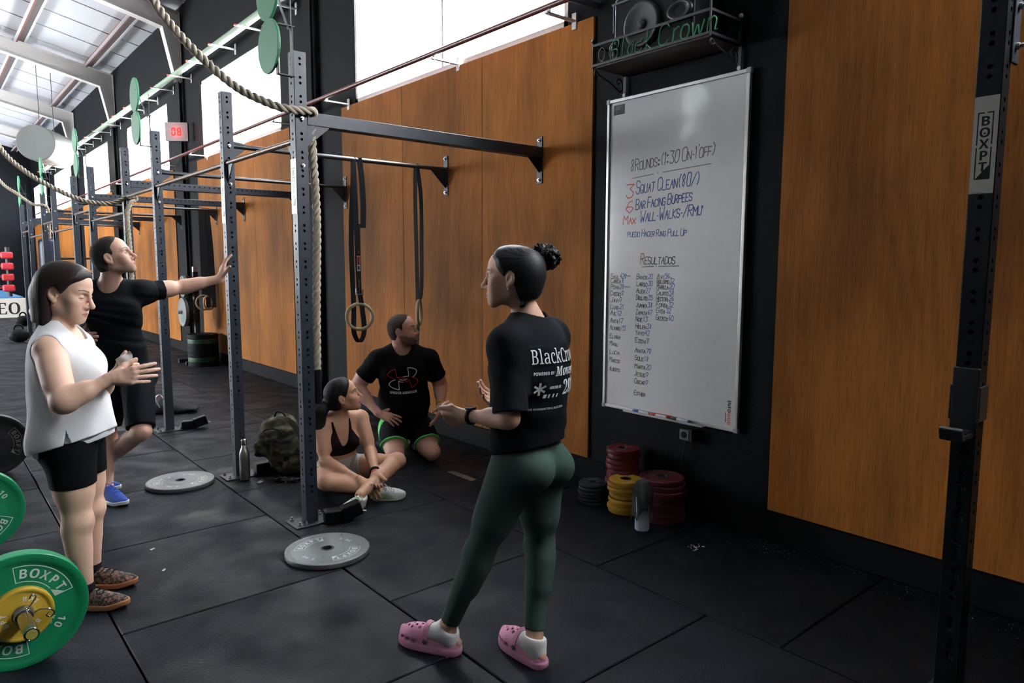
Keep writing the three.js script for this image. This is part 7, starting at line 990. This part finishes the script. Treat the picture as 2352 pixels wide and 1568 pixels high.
// ---- the woman sitting cross-legged behind the near upright
{
  const J = { head: [2.173, 0.677, -4.345], neck: [2.166, 0.512, -4.42], neckTop: [2.168, 0.59, -4.39], chest: [2.189, 0.381, -4.424], pelvis: [2.212, 0.11, -4.525], shR: [2.040, 0.488, -4.435], elR: [2.026, 0.245, -4.335], wrR: [2.157, 0.148, -4.098], shL: [2.335, 0.488, -4.405], elL: [2.333, 0.275, -4.27], wrL: [2.262, 0.175, -4.08], hipR: [2.12, 0.095, -4.525], hipL: [2.303, 0.092, -4.52], knR: [1.975, 0.145, -4.205], anR: [2.265, 0.075, -4.045], knL: [2.475, 0.205, -4.16], anL: [2.105, 0.085, -3.995], hipUp: [0, 1, -0.25] };
  const P = thing('person', 'woman in maroon sports bra and pale grey shorts sitting cross-legged with clasped hands', 'person');
  const o = { fem: true, s: 0.96, w: 0.98, hip: 1.02, glute: 0.8, bust: 1.0, leg: 1.0, arm: 1.02 }, b = bodyPrims(J, o), { at3, B, M3 } = b;
  const fr = headFrame(J.head, [0.86, 0.24, 0.45], [-0.22, 1, 0.0], 1.04), hf = headField({ fem: true, jaw: 0.92, nose: 1.2, lids: 0.95 });
  const hr = hand(J.wrR, [0.44, -0.44, 0.66], [-0.0, -0.75, -0.52], 1, { s: 0.95, curl: [[12, 14, 8], [14, 16, 8], [18, 20, 10], [22, 24, 12]], spread: 5, thumb: [0.75, 0.6, 0.2] });
  const hl = hand(J.wrL, [-0.18, -0.62, 0.62], [-0.45, 0.5, 0.45], -1, { s: 0.92, curl: [[30, 40, 20], [34, 42, 20], [38, 42, 20], [40, 42, 20]], spread: 2, thumb: [0.8, 0.5, 0.3] });
  const body = fold([...b.T, ...b.A, ...b.G, neckCone(J, fr, 0.047), hl, hr, placeHead(fr, hf)], 0.026);
  const fc = faceColor(fr, SK.E, { brow: [0.02, 0.013, 0.01], browT: 1.1, lip: [0.36, 0.13, 0.11], lash: 1, lids: 0.95 });
  part('body', meshBody(body, Object.values(J).filter(a => a !== J.hipUp), [headBox(fr, 0.0026), { lo: hl.lo, hi: hl.hi, cell: 0.003 }, { lo: hr.lo, hi: hr.hi, cell: 0.003 }], fc, 0.006), skinMat, P); addEyes(P, fr, [0.8, 0.35, 0.45]);
  const hm = hairMat([0.007, 0.006, 0.007], 0.5), cap = hairCap(fr, { t: 0.009, ridge: 0.0004, line: [[0.10, 0.062], [0.085, 0.068], [0.066, 0.056], [0.045, 0.046], [0.02, 0.034], [-0.005, 0.018], [-0.02, -0.02], [-0.06, -0.03]], bottom: -0.075, flow: (x, y, z) => Math.atan2(y + 0.02, z + 0.12) * 14 + Math.abs(x) * 50, extra: [ell([0, -0.005, -0.05], [0.064, 0.075, 0.058], null, 0.03)] });
  const tail = fold([cone(fr.toW(0, -0.02, -0.105), fr.toW(-0.02, -0.05, -0.165), 0.030, 0.048, 0.03), cone(fr.toW(-0.02, -0.05, -0.165), fr.toW(-0.03, -0.12, -0.195), 0.052, 0.045, 0.03), ball(fr.toW(-0.03, -0.135, -0.195), 0.04, 0.03)], 0.03);
  { const [lo, hi] = around([fr.c, fr.toW(-0.03, -0.2, -0.2)], 0.15); part('hair', finish(meshSDF((x, y, z) => smin(cap(x, y, z), tail(x, y, z) + 0.004 * noise(x * 60, y * 25, z * 60), 0.02), lo, hi, 0.0032)), hm, P, 'black hair tied in a full ponytail'); }
  for (const s of [1, -1]) { const e = part('earring', new THREE.SphereGeometry(0.004, 10, 8), M.chrome, P, 'small stud earring'); e.position.set(...fr.toW(s * 0.079, -0.036, -0.002)); }
  // bra with two straps to the neck and shoulders
  const trs = fold(b.T.filter((q, i) => i < 3 || i === 6 || i === 7).map(q => inflate(q, 0.006)), 0.04);
  const toS = (x, y, z) => { const p = sub3([x, y, z], M3(0.64)); return [dot3(p, B.L), dot3(p, B.U), dot3(p, B.F)]; };
  const torso = fold([...b.T].map(q => inflate(q, 0.0055)), 0.04);
  const bra = (x, y, z) => { const [l, u, f] = toS(x, y, z), d = torso(x, y, z), al = Math.abs(l); const vneck = u > -0.012 ? Math.sqrt(u + 0.012) * 0.135 : -1, outer = 0.132 - 0.62 * cl(u + 0.01, 0, 0.2); const band = Math.max(-0.085 - u, u - (f > 0 ? 0.16 : 0.16)); let m = Math.max(band, al - Math.max(outer, 0.068), vneck > 0 && f > 0 ? vneck - al : -1); return smax(smax(d, m, 0.006), -(d + 0.012), 0.002) * 0.85; };
  cloth(P, 'sports_bra', bra, [J.neck, J.shL, J.shR, M3(0.5)], fabric([0.011, 0.0045, 0.006], 0.75), 'dark maroon sports bra', 0.0045, 0.16);
  const lg = fold([...b.T.slice(2, 6), ...b.G.filter((q, i) => true)].map(q => inflate(q, 0.006)), 0.03), kp = q => plane(mix3(J['hip' + q], J['kn' + q], 0.36), sub3(J['kn' + q], J['hip' + q])), kL = kp('L'), kR = kp('R'), wst = plane(M3(0.36), B.U);
  cloth(P, 'shorts', (x, y, z) => { const d = lg(x, y, z), L = (x - J.pelvis[0]) > 0; let q = smax(d, wst(x, y, z), 0.004); q = smax(q, L ? kL(x, y, z) : kR(x, y, z), 0.004); return smax(q, (-z) < 4.22 ? 0.1 : -1, 0.004) * 0.9; }, [J.pelvis, J.hipL, J.hipR, M3(0.4), mix3(J.hipL, J.knL, 0.4), mix3(J.hipR, J.knR, 0.4)], fabric([0.46, 0.45, 0.41], 0.85), 'pale grey fitted shorts', 0.0055, 0.14);
  const shm = new THREE.MeshStandardMaterial({ vertexColors: true, roughness: 0.7 }), scol = (x, y, z) => { const n = noise(x * 22, y * 30, z * 22); return n > 0.1 ? [0.40, 0.62, 0.32] : [0.62, 0.64, 0.62]; }, wht = std([0.62, 0.64, 0.58], 0.6);
  sneaker(P, shoeFrame([2.128, 0.012, -4.01], [1.925, 0.004, -3.935], [0.0, 0.86, 0.5]), { mat: shm, color: scol, soleMat: wht, label: 'white and pale green trainer', w: 0.045, high: 0.095 });
  sneaker(P, shoeFrame([2.235, 0.012, -4.075], [2.43, 0.004, -3.98], [0.0, 0.86, 0.5]), { mat: shm, color: scol, soleMat: wht, label: 'white and pale green trainer', w: 0.045, high: 0.095 });
  const band = (p, e, t, r, th, m, lab, w = 2.2) => { const q = new THREE.Quaternion().setFromUnitVectors(V(0, 0, 1), V(...nrm3(sub3(e, p)))); const k = part('bracelet', new THREE.TorusGeometry(r, th, 8, 28).scale(1, 1, w).applyQuaternion(q), m, P, lab); k.position.set(...mix3(p, e, t)); };
  band(J.wrL, J.elL, 0.12, 0.030, 0.006, M.rubber, 'thick black wrist band', 2); band(J.wrL, J.elL, 0.03, 0.026, 0.0035, std([0.5, 0.03, 0.03], 0.6), 'red and white bracelet'); band(J.wrR, J.elR, 0.06, 0.0265, 0.002, std([0.6, 0.06, 0.03], 0.6), 'thin red thread bracelet', 1.6);
}
scene.traverse(o => { if (o.isMesh && !/pane/.test(o.name)) { o.castShadow = true; o.receiveShadow = true; } });
renderer.render(scene, camera);
